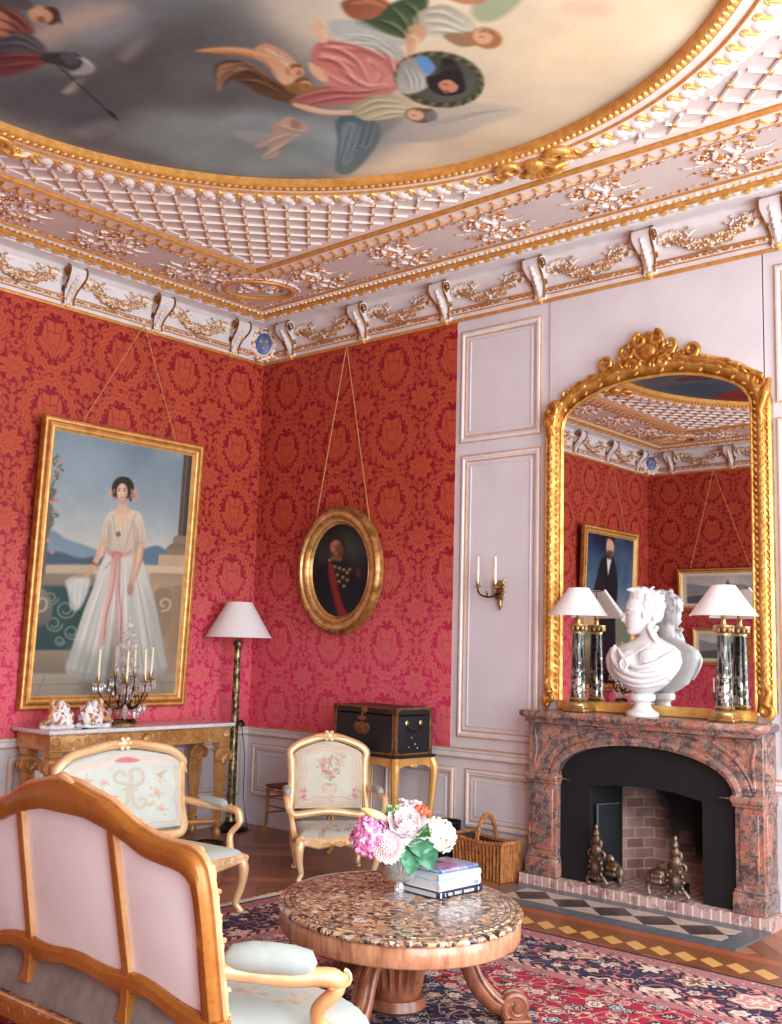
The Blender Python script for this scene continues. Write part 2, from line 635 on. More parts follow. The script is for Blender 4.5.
M_damask_r = damask('red damask silk, fireplace wall', 0, 1.03)
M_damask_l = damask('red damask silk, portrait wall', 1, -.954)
M_paint = plain('grey lilac paint', (220, 213, 215), (212, 205, 208), sc=2.5, rough=.45)
M_paint_hi = plain('pale moulding paint', (228, 220, 218), (218, 210, 208), sc=9, rough=.42)
M_ceil = plain('ceiling paint', (216, 200, 192), (207, 190, 183), sc=1.5, rough=.6)
M_ceil_hi = plain('white stucco', (240, 226, 215), (230, 214, 202), sc=12, rough=.5)
M_goldline = plain('gilt fillet', (222, 160, 84), (202, 136, 62), sc=20, rough=.45, metal=.35)
M_fillet = plain('rubbed pink gold fillet', (214, 172, 136), (196, 150, 112), sc=14, rough=.5, metal=.1)
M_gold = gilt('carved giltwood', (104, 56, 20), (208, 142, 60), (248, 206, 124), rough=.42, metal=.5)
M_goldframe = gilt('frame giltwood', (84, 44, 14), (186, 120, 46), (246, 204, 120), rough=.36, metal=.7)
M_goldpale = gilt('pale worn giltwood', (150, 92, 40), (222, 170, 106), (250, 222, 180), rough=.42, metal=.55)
M_white = plain('white plaster', (232, 218, 210), (222, 206, 196), sc=20, rough=.55)

def whitegold(name, lo, hi, sc=34, th=.52, metal=.35):
    t = NT(name)
    n = t.noise(scale=sc, detail=2)
    p = t.point().lerp(.47, .56)
    f = (n + p * .12).smooth(th, th + .06)
    t.set(Base_Color=t.mix(f, lin(lo), lin(hi)), Roughness=f.lerp(0, 1, .5, .35), Metallic=f * metal)
    return t.m
M_wg = whitegold('white stucco picked out in gold', (240, 224, 214), (196, 124, 44))
M_garland = whitegold('cream and bronze garland stucco', (240, 222, 204), (186, 142, 102), sc=24, th=.52)

def parquet():
    t = NT('old oak parquet')
    x, y, z = t.xyz()
    a = (x + y) * .7071 / .52
    b = (x - y) * .7071 / .52
    chk = ((a.floor() + b.floor()).mod(2.0)).gt(.5)
    u = chk * a + (1.0 - chk) * b
    w = chk * b + (1.0 - chk) * a
    pl = u * 4.0
    pid = pl.floor() + w.floor() * 17.3
    tone = (pid * 12.9898 + 3.1).sin() * 43758.5
    tone = tone.frac()
    edge = ((pl.frac() - .5).abs().gt(.475)).max((w.frac() - .5).abs().gt(.492))
    gr = t.noise(t.vec(u * 30.0, w * 2.2, tone * 9.0), scale=1.6, detail=4)
    base = t.ramp(gr * .55 + tone * .5, [(.1, (84, 46, 30)), (.5, (138, 86, 56)), (.9, (176, 118, 80))])
    t.set(Base_Color=t.mix(edge * .7, base, lin((46, 24, 16))), Roughness=gr.lerp(0, 1, .22, .4))
    t.bump(gr - edge * .8, .12, .003)
    return t.m
M_floor = parquet()

def brickmat():
    t = NT('sooty hearth brick')
    x, y, z = t.xyz()
    row = (z / .07).floor()
    bx = (x + y * 1.0) / .2 + row * .5
    m = ((bx.frac() - .5).abs().gt(.46)).max((((z / .07).frac() - .5).abs()).gt(.42))
    tone = ((bx.floor() * 12.99 + row * 78.2).sin() * 437.5).frac()
    n = t.noise(scale=11, detail=4)
    soot = (t.noise(scale=3.2, detail=3) + (x - 4.0) * .9 + (z - .35) * 1.1).smooth(.30, .90)
    base = t.mix(m, t.mix(tone, lin((150, 98, 84)), lin((196, 156, 140))), lin((190, 176, 166)))
    t.set(Base_Color=t.mix(soot, t.mix(n * .5, base, lin((120, 92, 84))), lin((14, 13, 14))), Roughness=.85)
    t.bump(n - m * .7, .5, .01)
    return t.m
M_brick = brickmat()

def curbmat():
    t = NT('whitened brick curb')
    x, y, z = t.xyz()
    bx = x / .062
    m = (bx.frac() - .5).abs().gt(.42)
    tone = ((bx.floor() * 12.99).sin() * 437.5).frac()
    n = t.noise(scale=22, detail=4)
    base = t.mix(tone, lin((176, 128, 118)), lin((206, 176, 166)))
    t.set(Base_Color=t.mix(n.smooth(.5, .62) * .6, t.mix(m, base, lin((226, 214, 208))), lin((120, 70, 64))), Roughness=.8)
    t.bump(n - m, .4, .008)
    return t.m
M_curb = curbmat()

# ------------------------------------------------------------------ floor, walls, ceiling
struct('floor', MB().box(-.15, W_X + .15, -D_Y - .15, .15, -.12, 0), M_floor)

def wall_panel(parent, T, x0, x1, y0, y1, w=.045):
    """raised panel moulding with gilded edges"""
    path = [(x0, y0), (x1, y0), (x1, y1), (x0, y1)]
    a = MB().mould(path, [(0, 0), (0, .010), (-.010, .020), (-w * .55, .022), (-w * .75, .012), (-w, .009), (-w, 0)], T=T)
    o = obj('panel_moulding', a, M_paint_hi, parent, ang=30)
    g = MB()
    g.mould(path, [(.004, 0), (.004, .011), (-.003, .014), (-.005, .010)], T=T)
    g.mould(path, [(-w + .004, .004), (-w + .002, .012), (-w - .006, .012), (-w - .008, 0)], T=T)
    obj('gilt_fillet', g, M_fillet, o)
    i = w + .035
    s = MB().mould([(x0 + i, y0 + i), (x1 - i, y0 + i), (x1 - i, y1 - i), (x0 + i, y1 - i)], [(0, 0), (-.004, .006), (-.012, .006), (-.014, 0)], T=T)
    obj('inner_bead', s, M_paint, o)

def dado(T, x0, x1, parent, dz=0.0):
    path = [(x0, .80), (x1, .80)]
    a = MB().mould(path, [(.0, dz), (.0, dz + .018), (-.012, dz + .03), (-.045, dz + .03), (-.055, dz + .042), (-.07, dz + .042), (-.076, dz)], closed=False, T=T)
    o = obj('dado_rail', a, M_paint_hi, parent, ang=30)
    g = MB().mould(path, [(.004, dz), (.003, dz + .022), (-.006, dz + .024), (-.008, dz)], closed=False, T=T)
    g.mould(path, [(-.068, dz + .03), (-.069, dz + .046), (-.078, dz + .046), (-.079, dz)], closed=False, T=T)
    obj('gilt_fillet', g, M_fillet, o)

def base_board(name, T, spans):
    m = MB()
    for x0, x1 in spans:
        m.box(x0, x1, 0, .13, 0, .018, T=T)
        m.box(x0, x1, .13, .16, 0, .010, T=T)
    struct(name, m, M_paint)

# portrait wall x = 0 (local X runs along world y)
wl = struct('wall_left', MB().box(-.15, 0, -D_Y, 0, 0, H_C), M_paint)
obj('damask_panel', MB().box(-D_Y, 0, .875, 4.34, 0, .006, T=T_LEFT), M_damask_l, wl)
dado(T_LEFT, -D_Y, 0, wl)
for a, b in ((-.10, -.62), (-.74, -2.42), (-2.54, -4.2), (-4.32, -5.9), (-6.02, -7.7)):
    wall_panel(wl, T_LEFT, b, a, .26, .73)
base_board('baseboard_left', T_LEFT, [(-D_Y, 0)])

# fireplace wall y = 0, with the hole of the firebox
m = MB()
m.box(-.15, 3.60, 0, .15, 0, H_C)
m.box(4.72, W_X + .15, 0, .15, 0, H_C)
m.box(3.60, 4.72, 0, .15, .86, H_C)
wr = struct('wall_right', m, M_paint)
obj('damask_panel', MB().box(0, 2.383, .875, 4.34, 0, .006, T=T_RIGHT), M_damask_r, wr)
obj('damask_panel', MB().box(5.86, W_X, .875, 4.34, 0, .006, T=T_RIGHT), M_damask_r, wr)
m = MB()
m.box(3.29, 3.60, 0, 4.34, 0, .012, T=T_RIGHT).box(4.72, 4.945, 0, 4.34, 0, .012, T=T_RIGHT).box(3.60, 4.72, .86, 4.34, 0, .012, T=T_RIGHT)
obj('chimney_breast', m, M_paint, wr)
g = MB().box(3.283, 3.29, .87, 4.34, 0, .0015, T=T_RIGHT).box(4.945, 4.953, .87, 4.34, 0, .0015, T=T_RIGHT)
obj('joint_line', g, plain('shadow joint', (70, 52, 50), rough=.9), wr)
dado(T_RIGHT, 0, 3.29, wr)
dado(T_RIGHT, 4.945, W_X, wr)
for x0, x1, y0, y1 in ((2.435, 3.205, 3.30, 4.225), (2.455, 3.205, .962, 3.19), (2.545, 3.215, .285, .722), (.075, 1.59, .26, .72), (1.715, 2.435, .26, .722),
                       (5.03, 5.80, 3.30, 4.225), (5.03, 5.80, .962, 3.19), (5.03, 5.72, .285, .722), (5.9, 7.0, .26, .72), (7.1, 8.2, .26, .72)):
    wall_panel(wr, T_RIGHT, x0, x1, y0, y1)
base_board('baseboard_right', T_RIGHT, [(0, 3.29), (4.945, W_X)])

# far wall, seen in the mirror
wb = struct('wall_back', MB().box(-.15, W_X + .15, -D_Y - .15, -D_Y, 0, H_C), M_paint)
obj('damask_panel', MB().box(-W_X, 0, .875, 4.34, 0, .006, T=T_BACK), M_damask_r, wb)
dado(T_BACK, -W_X, 0, wb)
base_board('baseboard_back', T_BACK, [(-W_X, 0)])

# window wall x = W_X: three tall openings
wins = [(-1.65, .8), (-3.95, .8), (-6.25, .8)]
m = MB()
ys = [0.15]
for yc, hw in wins:
    ys += [yc + hw, yc - hw]
ys.append(-D_Y - .15)
for i in range(0, len(ys), 2):
    m.box(W_X, W_X + .3, ys[i + 1], ys[i], 0, H_C)
for yc, hw in wins:
    m.box(W_X, W_X + .3, yc - hw, yc + hw, 4.1, H_C)
    m.box(W_X, W_X + .3, yc - hw, yc + hw, 0, .15)
ww = struct('wall_window_side', m, M_paint)
for i, (yc, hw) in enumerate(wins):
    m = MB()
    for yy in (-hw, -.02, hw - .05):
        m.box(W_X + .1, W_X + .16, yc + yy, yc + yy + .05, .15, 4.1)
    for zz in (.15, 1.0, 2.0, 3.0, 4.05):
        m.box(W_X + .1, W_X + .16, yc - hw, yc + hw, zz, zz + .05)
    struct('window_%d' % (i + 1), m, M_paint_hi)

cl = struct('ceiling', MB().box(-.15, W_X + .3, -D_Y - .15, .15, H_C, H_C + .15), M_ceil)

# ------------------------------------------------------------------ cornice
RECT = [(0, -D_Y), (W_X, -D_Y), (W_X, 0), (0, 0)]
T_UP = MX.Identity(4)
m = MB().mould(RECT, [(0, 4.325), (-.022, 4.325), (-.03, 4.34), (-.03, 4.372), (-.045, 4.378), (-.058, 4.395), (-.045, 4.412), (-.04, 4.42), (-.04, 4.44), (-.052, 4.47), (-.058, 4.55), (-.075, 4.61), (-.11, 4.645), (-.13, 4.652),
                          (-.215, 4.655), (-.232, 4.662), (-.24, 4.675), (-.245, 4.70)])
co = struct('trim_1', m, M_paint_hi, ang=25)
g = MB().mould(RECT, [(-.018, 4.318), (-.034, 4.318), (-.038, 4.335), (-.03, 4.345)])
g.mould(RECT, [(-.038, 4.372), (-.05, 4.374), (-.05, 4.380), (-.038, 4.380)])
g.mould(RECT, [(-.036, 4.418), (-.048, 4.420), (-.048, 4.428), (-.036, 4.428)])
obj('gilt_fillet', g, M_goldline, co)

def along(p, step, off=0.0):
    """evenly spaced stations on the four sides of the room at distance p from the walls: x, y, inward angle"""
    out = []
    for side, L in ((0, W_X), (1, D_Y), (2, W_X), (3, D_Y)):
        n = max(1, int(round((L - 2 * p) / step)))
        for i in range(n):
            t = p + (L - 2 * p) * (i + .5) / n + off
            if side == 0:
                out.append((t, -p, -pi / 2))
            elif side == 1:
                out.append((W_X - p, -t, pi))
            elif side == 2:
                out.append((W_X - t, -D_Y + p, pi / 2))
            else:
                out.append((p, -D_Y + t, 0))
    return out

m = MB()
for x, y, a in along(.058, .05):
    Rm = Euler((0, 0, a)).to_matrix()
    for s in (-1, 1):
        c = V((x, y, 4.395)) + Rm @ V((.004, s * .012, 0))
        m.ell(c, (.008, .019, .010), 5, 4, Rm @ Euler((s * .5, 0, 0)).to_matrix())
obj('leaf_moulding', m, M_wg, co)

# brackets: local X out of the wall, Y along it
prof = [(.0, 4.335), (.045, 4.335), (.062, 4.352), (.058, 4.385), (.066, 4.43), (.088, 4.47), (.125, 4.505), (.165, 4.54), (.19, 4.585), (.185, 4.63), (.155, 4.652), (0, 4.652)]
def bracket_meshes():
    b = MB()
    w = [.044, .044, .046, .046, .052, .062, .070, .076, .078, .078, .076, .076]
    b.loft([[(x, -hw, z) for (x, z), hw in zip(prof, w)], [(x, hw, z) for (x, z), hw in zip(prof, w)]], T=MX.Identity(4))
    for k in range(5):
        t = k / 4
        b.ell((.075 + .09 * t, 0, 4.43 + .13 * t), (.03, .026 - .008 * abs(t - .5), .03), 8, 5)
    b.tube([(.05, 0, 4.365), (.062, 0, 4.42), (.09, 0, 4.46)], [.02, .03, .024], 8)
    g = MB()
    fr = catmull([(x + .004, z) for x, z in prof[2:11]], 4)
    for s in (-1, 1):
        g.tube([(x, s * (.046 + .033 * min(1, max(0, (z - 4.40) / .16))), z) for x, z in fr], .009, 6)
        sp = spiral((.135, 4.60), .042, .008, -pi / 2, s * 0 + 1.6, 22)
        g.tube([(x, s * .079, z) for x, z in sp], .008, 5)
        g.tube([(x, s * .060, z) for x, z in spiral((.075, 4.47), .026, .006, pi / 2, 1.4, 16)], .007, 5)
        g.tube([(.10, s * .045, 4.47), (.115, s * .052, 4.53)], [.004, .009], 5)
    for k in range(4):
        g.ell((.072 + .034 * k, 0, 4.40 + .05 * k), (.012, .014, .022), 6, 5)
    g.ell((.052, 0, 4.342), (.024, .026, .020), 8, 6)
    g.ell((.03, 0, 4.325), (.018, .018, .014), 8, 5)
    return mesh_of('bracket', b), mesh_of('bracket_gilding', g)
BR, BG = bracket_meshes()

def garland_mesh(L):
    """a swag of roses hanging between two brackets; local Y along the wall, from -L/2 to L/2"""
    r = random.Random(3)
    m = MB()
    n = 15
    for i in range(n):
        t = (i + .5) / n
        s = (t - .5)
        y = s * (L - .30)
        z = 4.462 + .115 * (2 * s) ** 2
        rad = .024 + .014 * (1 - (2 * s) ** 2) + r.uniform(-.003, .003)
        x = .072 + .01 * (1 - (2 * s) ** 2)
        c = V((x, y, z + r.uniform(-.008, .008)))
        m.ell(c, rad, 9, 6)
        for k in range(5):
            a = k * 1.256 + r.uniform(0, 1)
            m.ell(c + V((rad * .55, math.cos(a) * rad * .75, math.sin(a) * rad * .75)), (rad * .45, rad * .5, rad * .4), 6, 4)
        for k in range(2):
            a = r.uniform(0, 6.28)
            m.ell(c + V((-.004, math.cos(a) * rad * 1.5, math.sin(a) * rad * 1.3)), (.006, .02, .009), 6, 4, Euler((a, 0, 0)).to_matrix())
    for s in (-1, 1):
        y0 = s * (L / 2 - .085)
        for q, (ang, ln) in enumerate(((.2, .16), (.75, .13), (-.5, .10))):
            pts = []
            for k in range(9):
                t = k / 8
                a = ang + .6 * math.sin(t * 6)
                pts.append((.088 - .016 * t, y0 - s * ln * t * math.cos(ang), 4.575 - q * .016 + ln * t * math.sin(a) * .45))
            m.tube(pts, [.010 + .013 * math.sin(pi * k / 8 + .2) ** 2 for k in range(9)], 6)
        sp = spiral((0, 0), .04, .01, 0, 1.5, 16)
        m.tube([(.092, y0 - s * (.12 + yy), 4.570 + zz) for yy, zz in sp], .010, 6)
        for k in range(7):
            m.ell((.088, y0 - s * (.05 + .028 * k), 4.585 + .018 * math.sin(k * 2.4)), (.010, .020, .011), 6, 4, Euler((k * 1.1, 0, 0)).to_matrix())
        m.tube([(.086, y0 - s * .17 - s * .03 * k, 4.565 + .022 * math.sin(k * 2.2)) for k in range(5)], [.008, .011, .012, .009, .003], 6)
    return mesh_of('garland', m)

def sidexy(side, t):
    return ((t, 0, -pi / 2), (W_X, -t, pi), (W_X - t, -D_Y, pi / 2), (0, -D_Y + t, 0))[side]
GAR = {}
for side, L in ((0, W_X), (1, D_Y), (2, W_X), (3, D_Y)):
    st = [.43 + (L - .86) * i / round((L - .86) / .915) for i in range(round((L - .86) / .915) + 1)]
    for t in st:
        x, y, a = sidexy(side, t)
        b = obj('bracket', BR, M_paint_hi, co)
        b.location, b.rotation_euler = (x, y, 0), (0, 0, a)
        b.data.materials[0] = M_paint_hi
        gobj = obj('gilding', BG, M_gold, b)
    for t0, t1 in zip(st, st[1:]):
        x, y, a = sidexy(side, (t0 + t1) / 2)
        k = round(t1 - t0, 3)
        if k not in GAR:
            GAR[k] = garland_mesh(t1 - t0)
        gobj = obj('garland', GAR[k], M_garland, co)
        gobj.location, gobj.rotation_euler = (x, y, 0), (0, 0, a)

# blue shield in each corner of the cornice
M_blue = plain('blue shield enamel', (92, 124, 176), (70, 98, 150), sc=15, rough=.4)
def corner_shield(x, y, a):
    f = MB()
    for rr, tt in ((.135, .022), (.105, .012)):
        pts = [(.02, rr * .82 * math.cos(q), 4.50 + rr * 1.12 * math.sin(q)) for q in np.linspace(0, 2 * pi, 28, endpoint=False)]
        f.tube(pts, tt, 7, closed=True)
    for k in range(10):
        q = 2 * pi * k / 10
        f.ell((.02, .145 * .84 * math.cos(q), 4.50 + .145 * 1.12 * math.sin(q)), (.02, .03, .03), 7, 5)
    for s in (-1, 1):
        f.tube([(.02, s * yy, 4.57 + zz) for yy, zz in spiral((.14, 0), .05, .012, pi, 1.4, 18)], .010, 6)
        f.tube([(.02, s * (.05 + .05 * k), 4.39 - .012 * k) for k in range(3)], [.02, .016, .008], 6)
    o = obj('corner_shield', f, M_wg, co)
    o.location, o.rotation_euler = (x, y, 0), (0, 0, a)
    e = MB().ell((.01, 0, 4.50), (.022, .078, .108), 16, 10)
    obj('blue_field', e, M_blue, o)
    g = MB()
    for dy, dz in ((-.028, .025), (.028, .025), (0, -.04)):
        g.ell((.035, dy, 4.50 + dz), (.008, .009, .022), 6, 5)
        for s in (-1, 1):
            g.ell((.033, dy + s * .012, 4.497 + dz), (.006, .006, .014), 6, 4, Euler((s * -.6, 0, 0)).to_matrix())
    obj('gold_lily', g, M_goldline, o)
for x, y, a in ((.11, -.11, -pi / 4), (W_X - .11, -.11, -3 * pi / 4), (W_X - .11, -D_Y + .11, 3 * pi / 4), (.11, -D_Y + .11, pi / 4)):
    corner_shield(x, y, a)

# ------------------------------------------------------------------ ceiling ornament (heights h hang down from the ceiling)
def rect_band(p0, p1, h0, h1, mat, name, parent=cl):
    m = MB().mould(RECT, [(-p0, H_C), (-p0, H_C - h0), (-(p0 + p1) / 2, H_C - h1), (-p1, H_C - h0), (-p1, H_C)])
    return obj(name, m, mat, parent, ang=25)
rect_band(.245, .31, .016, .03, M_ceil_hi, 'edge_band')
rect_band(.315, .345, .03, .044, M_goldline, 'gold_band')
rect_band(.35, .43, .012, .022, M_ceil_hi, 'stud_band')
rect_band(.432, .444, .014, .018, M_goldline, 'gold_line')
rect_band(.985, .995, .008, .012, M_goldline, 'gold_line')
rect_band(1.0, 1.13, .010, .016, M_ceil_hi, 'loop_band')
rect_band(1.165, 1.20, .024, .034, M_goldline, 'gold_band')
rect_band(1.21, 1.30, .008, .012, M_ceil_hi, 'inner_band')

g, w, vn = MB(), MB(), MB()
for x, y, a in along(.278, .15):
    Rm = Euler((0, 0, a)).to_matrix()
    g.ell((x, y, H_C - .034), (.020, .034, .016), 7, 5, Rm)
for x, y, a in along(.278, .15, .075):
    Rm = Euler((0, 0, a)).to_matrix()
    w.ell((x, y, H_C - .03), (.022, .03, .012), 6, 4, Rm)
for x, y, a in along(.39, .105):
    g.ell((x, y, H_C - .024), (.013, .013, .012), 6, 4)
for x, y, a in along(.39, .105, .052):
    Rm = Euler((0, 0, a)).to_matrix()
    w.ell((x, y, H_C - .02), (.026, .022, .010), 6, 4, Rm)
r_ = random.Random(8)
for p in (.49, .955):
    for x, y, a in along(p, .055):
        Rm = Euler((0, 0, a + r_.uniform(-.9, .9))).to_matrix()
        vn.ell((x + r_.uniform(-.012, .012), y + r_.uniform(-.012, .012), H_C - .006), (.008, .020, .008), 6, 4, Rm)
obj('gold_stud', g, M_gold, cl)
obj('white_bead', w, M_ceil_hi, cl)
obj('vine_moulding', vn, M_wg, cl)

# loops of gold rope on the loop band
g = MB()
for side, L in ((0, W_X), (1, D_Y), (2, W_X), (3, D_Y)):
    n = int((L - 2.1) / .115)
    for i in range(n):
        t0 = 1.05 + (L - 2.1) * i / n
        wd = (L - 2.1) / n
        pts = []
        for k in range(9):
            q = pi * k / 8
            t, pp = t0 + wd * .5 - wd * .44 * math.cos(q), 1.115 - .085 * math.sin(q)
            x, y, a = sidexy(side, t)
            pts.append((x + math.cos(a) * pp, y + math.sin(a) * pp, H_C - .017))
        g.tube(pts, .0075, 5)
obj('gold_loop', g, M_goldline, cl)

# scroll clusters across the plain band
def scroll_mesh():
    r = random.Random(21)
    m = MB()
    for sx in (-1, 1):
        for sy in (-1, 1):
            sp = spiral((sx * .115, sy * .13), .075, .014, (pi if sx > 0 else 0), 1.3 * sx * sy, 20)
            m.tube([(x, y, -.010) for x, y in sp], [.015 - .010 * k / 20 for k in range(21)], 6)
            m.tube([(sx * .03, sy * .02, -.010), (sx * .06, sy * .11, -.014), (sx * .02, sy * .21, -.01), (sx * .07, sy * .25, -.006)], [.02, .016, .011, .003], 6)
            for k in range(6):
                a = r.uniform(-1.2, 1.2)
                m.ell((sx * r.uniform(.03, .21), sy * r.uniform(.02, .22), -.010), (.009, .030, .012), 6, 4, Euler((0, 0, a)).to_matrix())
            m.tube([(sx * .14, sy * .05, -.008), (sx * .23, sy * .04, -.008), (sx * .30, sy * .07, -.005)], [.011, .008, .002], 5)
    m.ell((0, 0, -.012), (.040, .040, .020), 10, 6)
    for k in range(8):
        a = k * pi / 4
        m.ell((.055 * math.cos(a), .055 * math.sin(a), -.010), (.026, .013, .014), 6, 4, Euler((0, 0, a)).to_matrix())
    return mesh_of('ceiling_scroll', m)
SC = scroll_mesh()
for side, L in ((0, W_X), (1, D_Y), (2, W_X), (3, D_Y)):
    n = round((L - 2.9) / .915)
    for i in range(n + 1):
        x, y, a = sidexy(side, 1.45 + (L - 2.9) * i / n)
        o = obj('ceiling_scroll', SC, M_wg, cl)
        o.location, o.rotation_euler = (x + math.cos(a) * .72, y + math.sin(a) * .72, H_C), (0, 0, a + pi / 2)
        o.scale = (1.08, 1.0, 1)

# oval medallions in the ceiling corners
def corner_medallion(x, y, a):
    m = MB()
    m.tube([(.235 * math.cos(q), .30 * math.sin(q), H_C - .02) for q in np.linspace(0, 2 * pi, 40, endpoint=False)], .020, 7, closed=True)
    o = obj('corner_medallion', m, M_goldline, cl)
    o.location, o.rotation_euler = (x, y, 0), (0, 0, a)
    w = MB()
    w.tube([(.275 * math.cos(q), .34 * math.sin(q), H_C - .014) for q in np.linspace(0, 2 * pi, 40, endpoint=False)], .026, 7, closed=True, flat=.6)
    r = random.Random(5)
    for s in (-1, 1):
        w.tube([(xx, s * yy, H_C - .012) for xx, yy in spiral((0, .12), .075, .012, pi, 1.4, 20)], .012, 6)
        w.tube([(-.03 + .06 * k, s * (.02 + .05 * k), H_C - .01) for k in range(4)], [.016, .02, .014, .005], 6)
    for k in range(16):
        q = r.uniform(0, 6.28)
        d = r.uniform(.05, .85)
        w.ell((.2 * d * math.cos(q), .26 * d * math.sin(q), H_C - .010), (.012, .030, .014), 6, 4, Euler((0, 0, r.uniform(0, 3))).to_matrix())
    obj('foliage', w, M_wg, o)
for x, y, a in ((.86, -.86, -pi / 4), (W_X - .86, -.86, -3 * pi / 4), (W_X - .86, -D_Y + .86, 3 * pi / 4), (.86, -D_Y + .86, pi / 4)):
    corner_medallion(x, y, a)

# lattice of white cord with gilded knots, between the square and the round frame
w, g = MB(), MB()
R_OUT = 2.66
p0 = 1.27
xa, xb, ya, yb = p0, W_X - p0, -D_Y + p0, -p0
st = .152
ok = lambda x, y: xa < x < xb and ya < y < yb and math.hypot(x - CX, y - CY) > R_OUT
for fam in (1, -1):
    for k in range(-40, 41):
        c0 = k * st * math.sqrt(2)
        run = []
        for i in range(-420, 421):
            tt = i * .02
            x, y = CX + tt, CY + fam * tt + c0
            if ok(x, y):
                run.append((x, y, H_C - .012))
            if (not ok(x, y) or i == 420) and run:
                if len(run) > 2:
                    w.tube([run[0], run[-1]], .0115, 5)
                run = []
for k in range(-40, 41):
    for j in range(-40, 41):
        x, y = CX + (k - j) * st * math.sqrt(2) / 2, CY + (k + j) * st * math.sqrt(2) / 2
        if ok(x, y):
            for q in range(4):
                a = q * pi / 2
                g.ell((x + .011 * math.cos(a), y + .011 * math.sin(a), H_C - .018), (.016, .008, .010), 5, 4, Euler((0, 0, a)).to_matrix())
obj('lattice_cord', w, M_ceil_hi, cl)
obj('lattice_knot', g, M_goldline, cl)

# the great round frame
def circle(rad, n=180):
    return [(CX + rad * math.cos(2 * pi * i / n), CY + rad * math.sin(2 * pi * i / n)) for i in range(n)]
rf = struct('trim_2', MB().mould(circle(2.25), [(0, H_C), (0, H_C - .05), (.012, H_C - .058), (.07, H_C - .058), (.08, H_C - .045), (.085, H_C)]), M_goldline, ang=25)
obj('gold_line', MB().mould(circle(2.395), [(0, H_C), (0, H_C - .046), (.008, H_C - .052), (.018, H_C - .046), (.02, H_C)]), M_goldline, rf, ang=25)
obj('white_cove', MB().mould(circle(2.337), [(0, H_C), (0, H_C - .032), (.05, H_C - .036), (.09, H_C - .038), (.133, H_C - .045), (.233, H_C - .02), (.273, H_C - .014), (.283, H_C)]), M_ceil_hi, rf, ang=25)
g, w, l = MB(), MB(), MB()
n = 300
for i in range(n):
    a = 2 * pi * i / n
    g.ell((CX + 2.29 * math.cos(a), CY + 2.29 * math.sin(a), H_C - .060), (.028, .016, .011), 6, 4, Euler((0, 0, a + .6)).to_matrix())
n = 118
for i in range(n):
    a = 2 * pi * i / n
    c = V((CX + 2.505 * math.cos(a), CY + 2.505 * math.sin(a), H_C - .035))
    Rm = Euler((0, 0, a)).to_matrix()
    w.ell(c, (.055, .052, .028), 8, 5, Rm)
    w.ell(c + Rm @ V((.058, .026, 0)), (.032, .028, .020), 6, 4, Rm)
    w.ell(c + Rm @ V((.058, -.026, 0)), (.032, .028, .020), 6, 4, Rm)
    a += pi / n
    c = V((CX + 2.49 * math.cos(a), CY + 2.49 * math.sin(a), H_C - .04))
    Rm = Euler((0, 0, a)).to_matrix()
    l.ell(c, (.05, .013, .018), 6, 4, Rm)
    for s in (-1, 1):
        l.ell(c + Rm @ V((-.035, s * .02, 0)), (.030, .011, .014), 6, 4, Rm @ Euler((0, 0, s * .7)).to_matrix())
obj('rope_bead', g, M_gold, rf)
obj('white_leaf', w, M_ceil_hi, rf)
obj('gold_leaf', l, M_gold, rf)

# shell cartouches where the round frame touches the square one
def cartouche(x, y, a):
    m = MB()
    for k in range(7):
        q = (k - 3) * .36
        m.tube([(0, 0, 0), (.10 * math.cos(q), .12 * math.sin(q), -.05), (.17 * math.cos(q), .19 * math.sin(q), -.02)], [.014, .024, .022], 7)
    m.ell((-.03, 0, -.04), (.06, .075, .04), 10, 6)
    for s in (-1, 1):
        m.tube([(-.05 + xx, s * yy, -.03) for xx, yy in spiral((0, .17), .085, .018, pi / 2, 1.5, 22)], [.026 - .012 * k / 22 for k in range(23)], 7)
        m.tube([(-.02, s * .18, -.03), (.03, s * .30, -.035), (-.01, s * .42, -.02), (.04, s * .52, -.015)], [.024, .022, .016, .005], 7)
        for k in range(5):
            m.ell((.02 * (-1) ** k, s * (.24 + .06 * k), -.03), (.034, .014, .016), 6, 4, Euler((0, 0, s * (.5 + .3 * (-1) ** k))).to_matrix())
    o = obj('cartouche', fuse(m, .008, 2), M_gold, rf)
    o.location, o.rotation_euler = (x, y, H_C - .03), (0, 0, a)
for a in (0, pi / 2, pi, 3 * pi / 2):
    cartouche(CX + 2.46 * math.cos(a), CY + 2.46 * math.sin(a), a)
# ------------------------------------------------------------------ paintings
def paintmat(name, rough=.38, coat=0.0, bump=.06):
    t = NT(name)
    n = t.noise(scale=120, detail=2)
    t.set(Base_Color=t.attr('Col'), Roughness=rough, Coat_Weight=coat, Coat_Roughness=.2)
    t.b.inputs['Specular IOR Level'].default_value = .3
    t.bump(n, bump, .002)
    return t.m
M_paintng = paintmat('oil paint on canvas')
M_fresco = paintmat('painted ceiling', .7)

# the ceiling painting: clouds and drifting figures, authored where the photograph sees them
RP = 2.27
NC = 600
def ceil_uv(x, y):
    p = on_plane(x, y, 2, H_C - .01)
    return ((p.x - CX + RP) / (2 * RP) * NC, (CY + RP - p.y) / (2 * RP) * NC)
c = Canvas(NC, NC, None, (124, 122, 122), fn=ceil_uv)
c.cloud(13, 120, 5, (1, .98, .95), seed=4)
raw = lambda pts: [((x - CX + RP) / (2 * RP) * NC, (CY + RP - y) / (2 * RP) * NC) for x, y in pts]
def wpoly(pts, col, soft=6, alpha=1.0, **k):
    f = c.fn
    c.fn = lambda x, y: ((x - CX + RP) / (2 * RP) * NC, (CY + RP - y) / (2 * RP) * NC)
    c.poly(pts, col, soft, alpha, **k)
    c.fn = f
wpoly([(1.8, -6.3), (6.5, -6.3), (6.5, -5.0), (4.4, -4.4), (3.4, -4.6), (2.5, -4.3), (1.8, -4.4)], (66, 84, 104), 28)
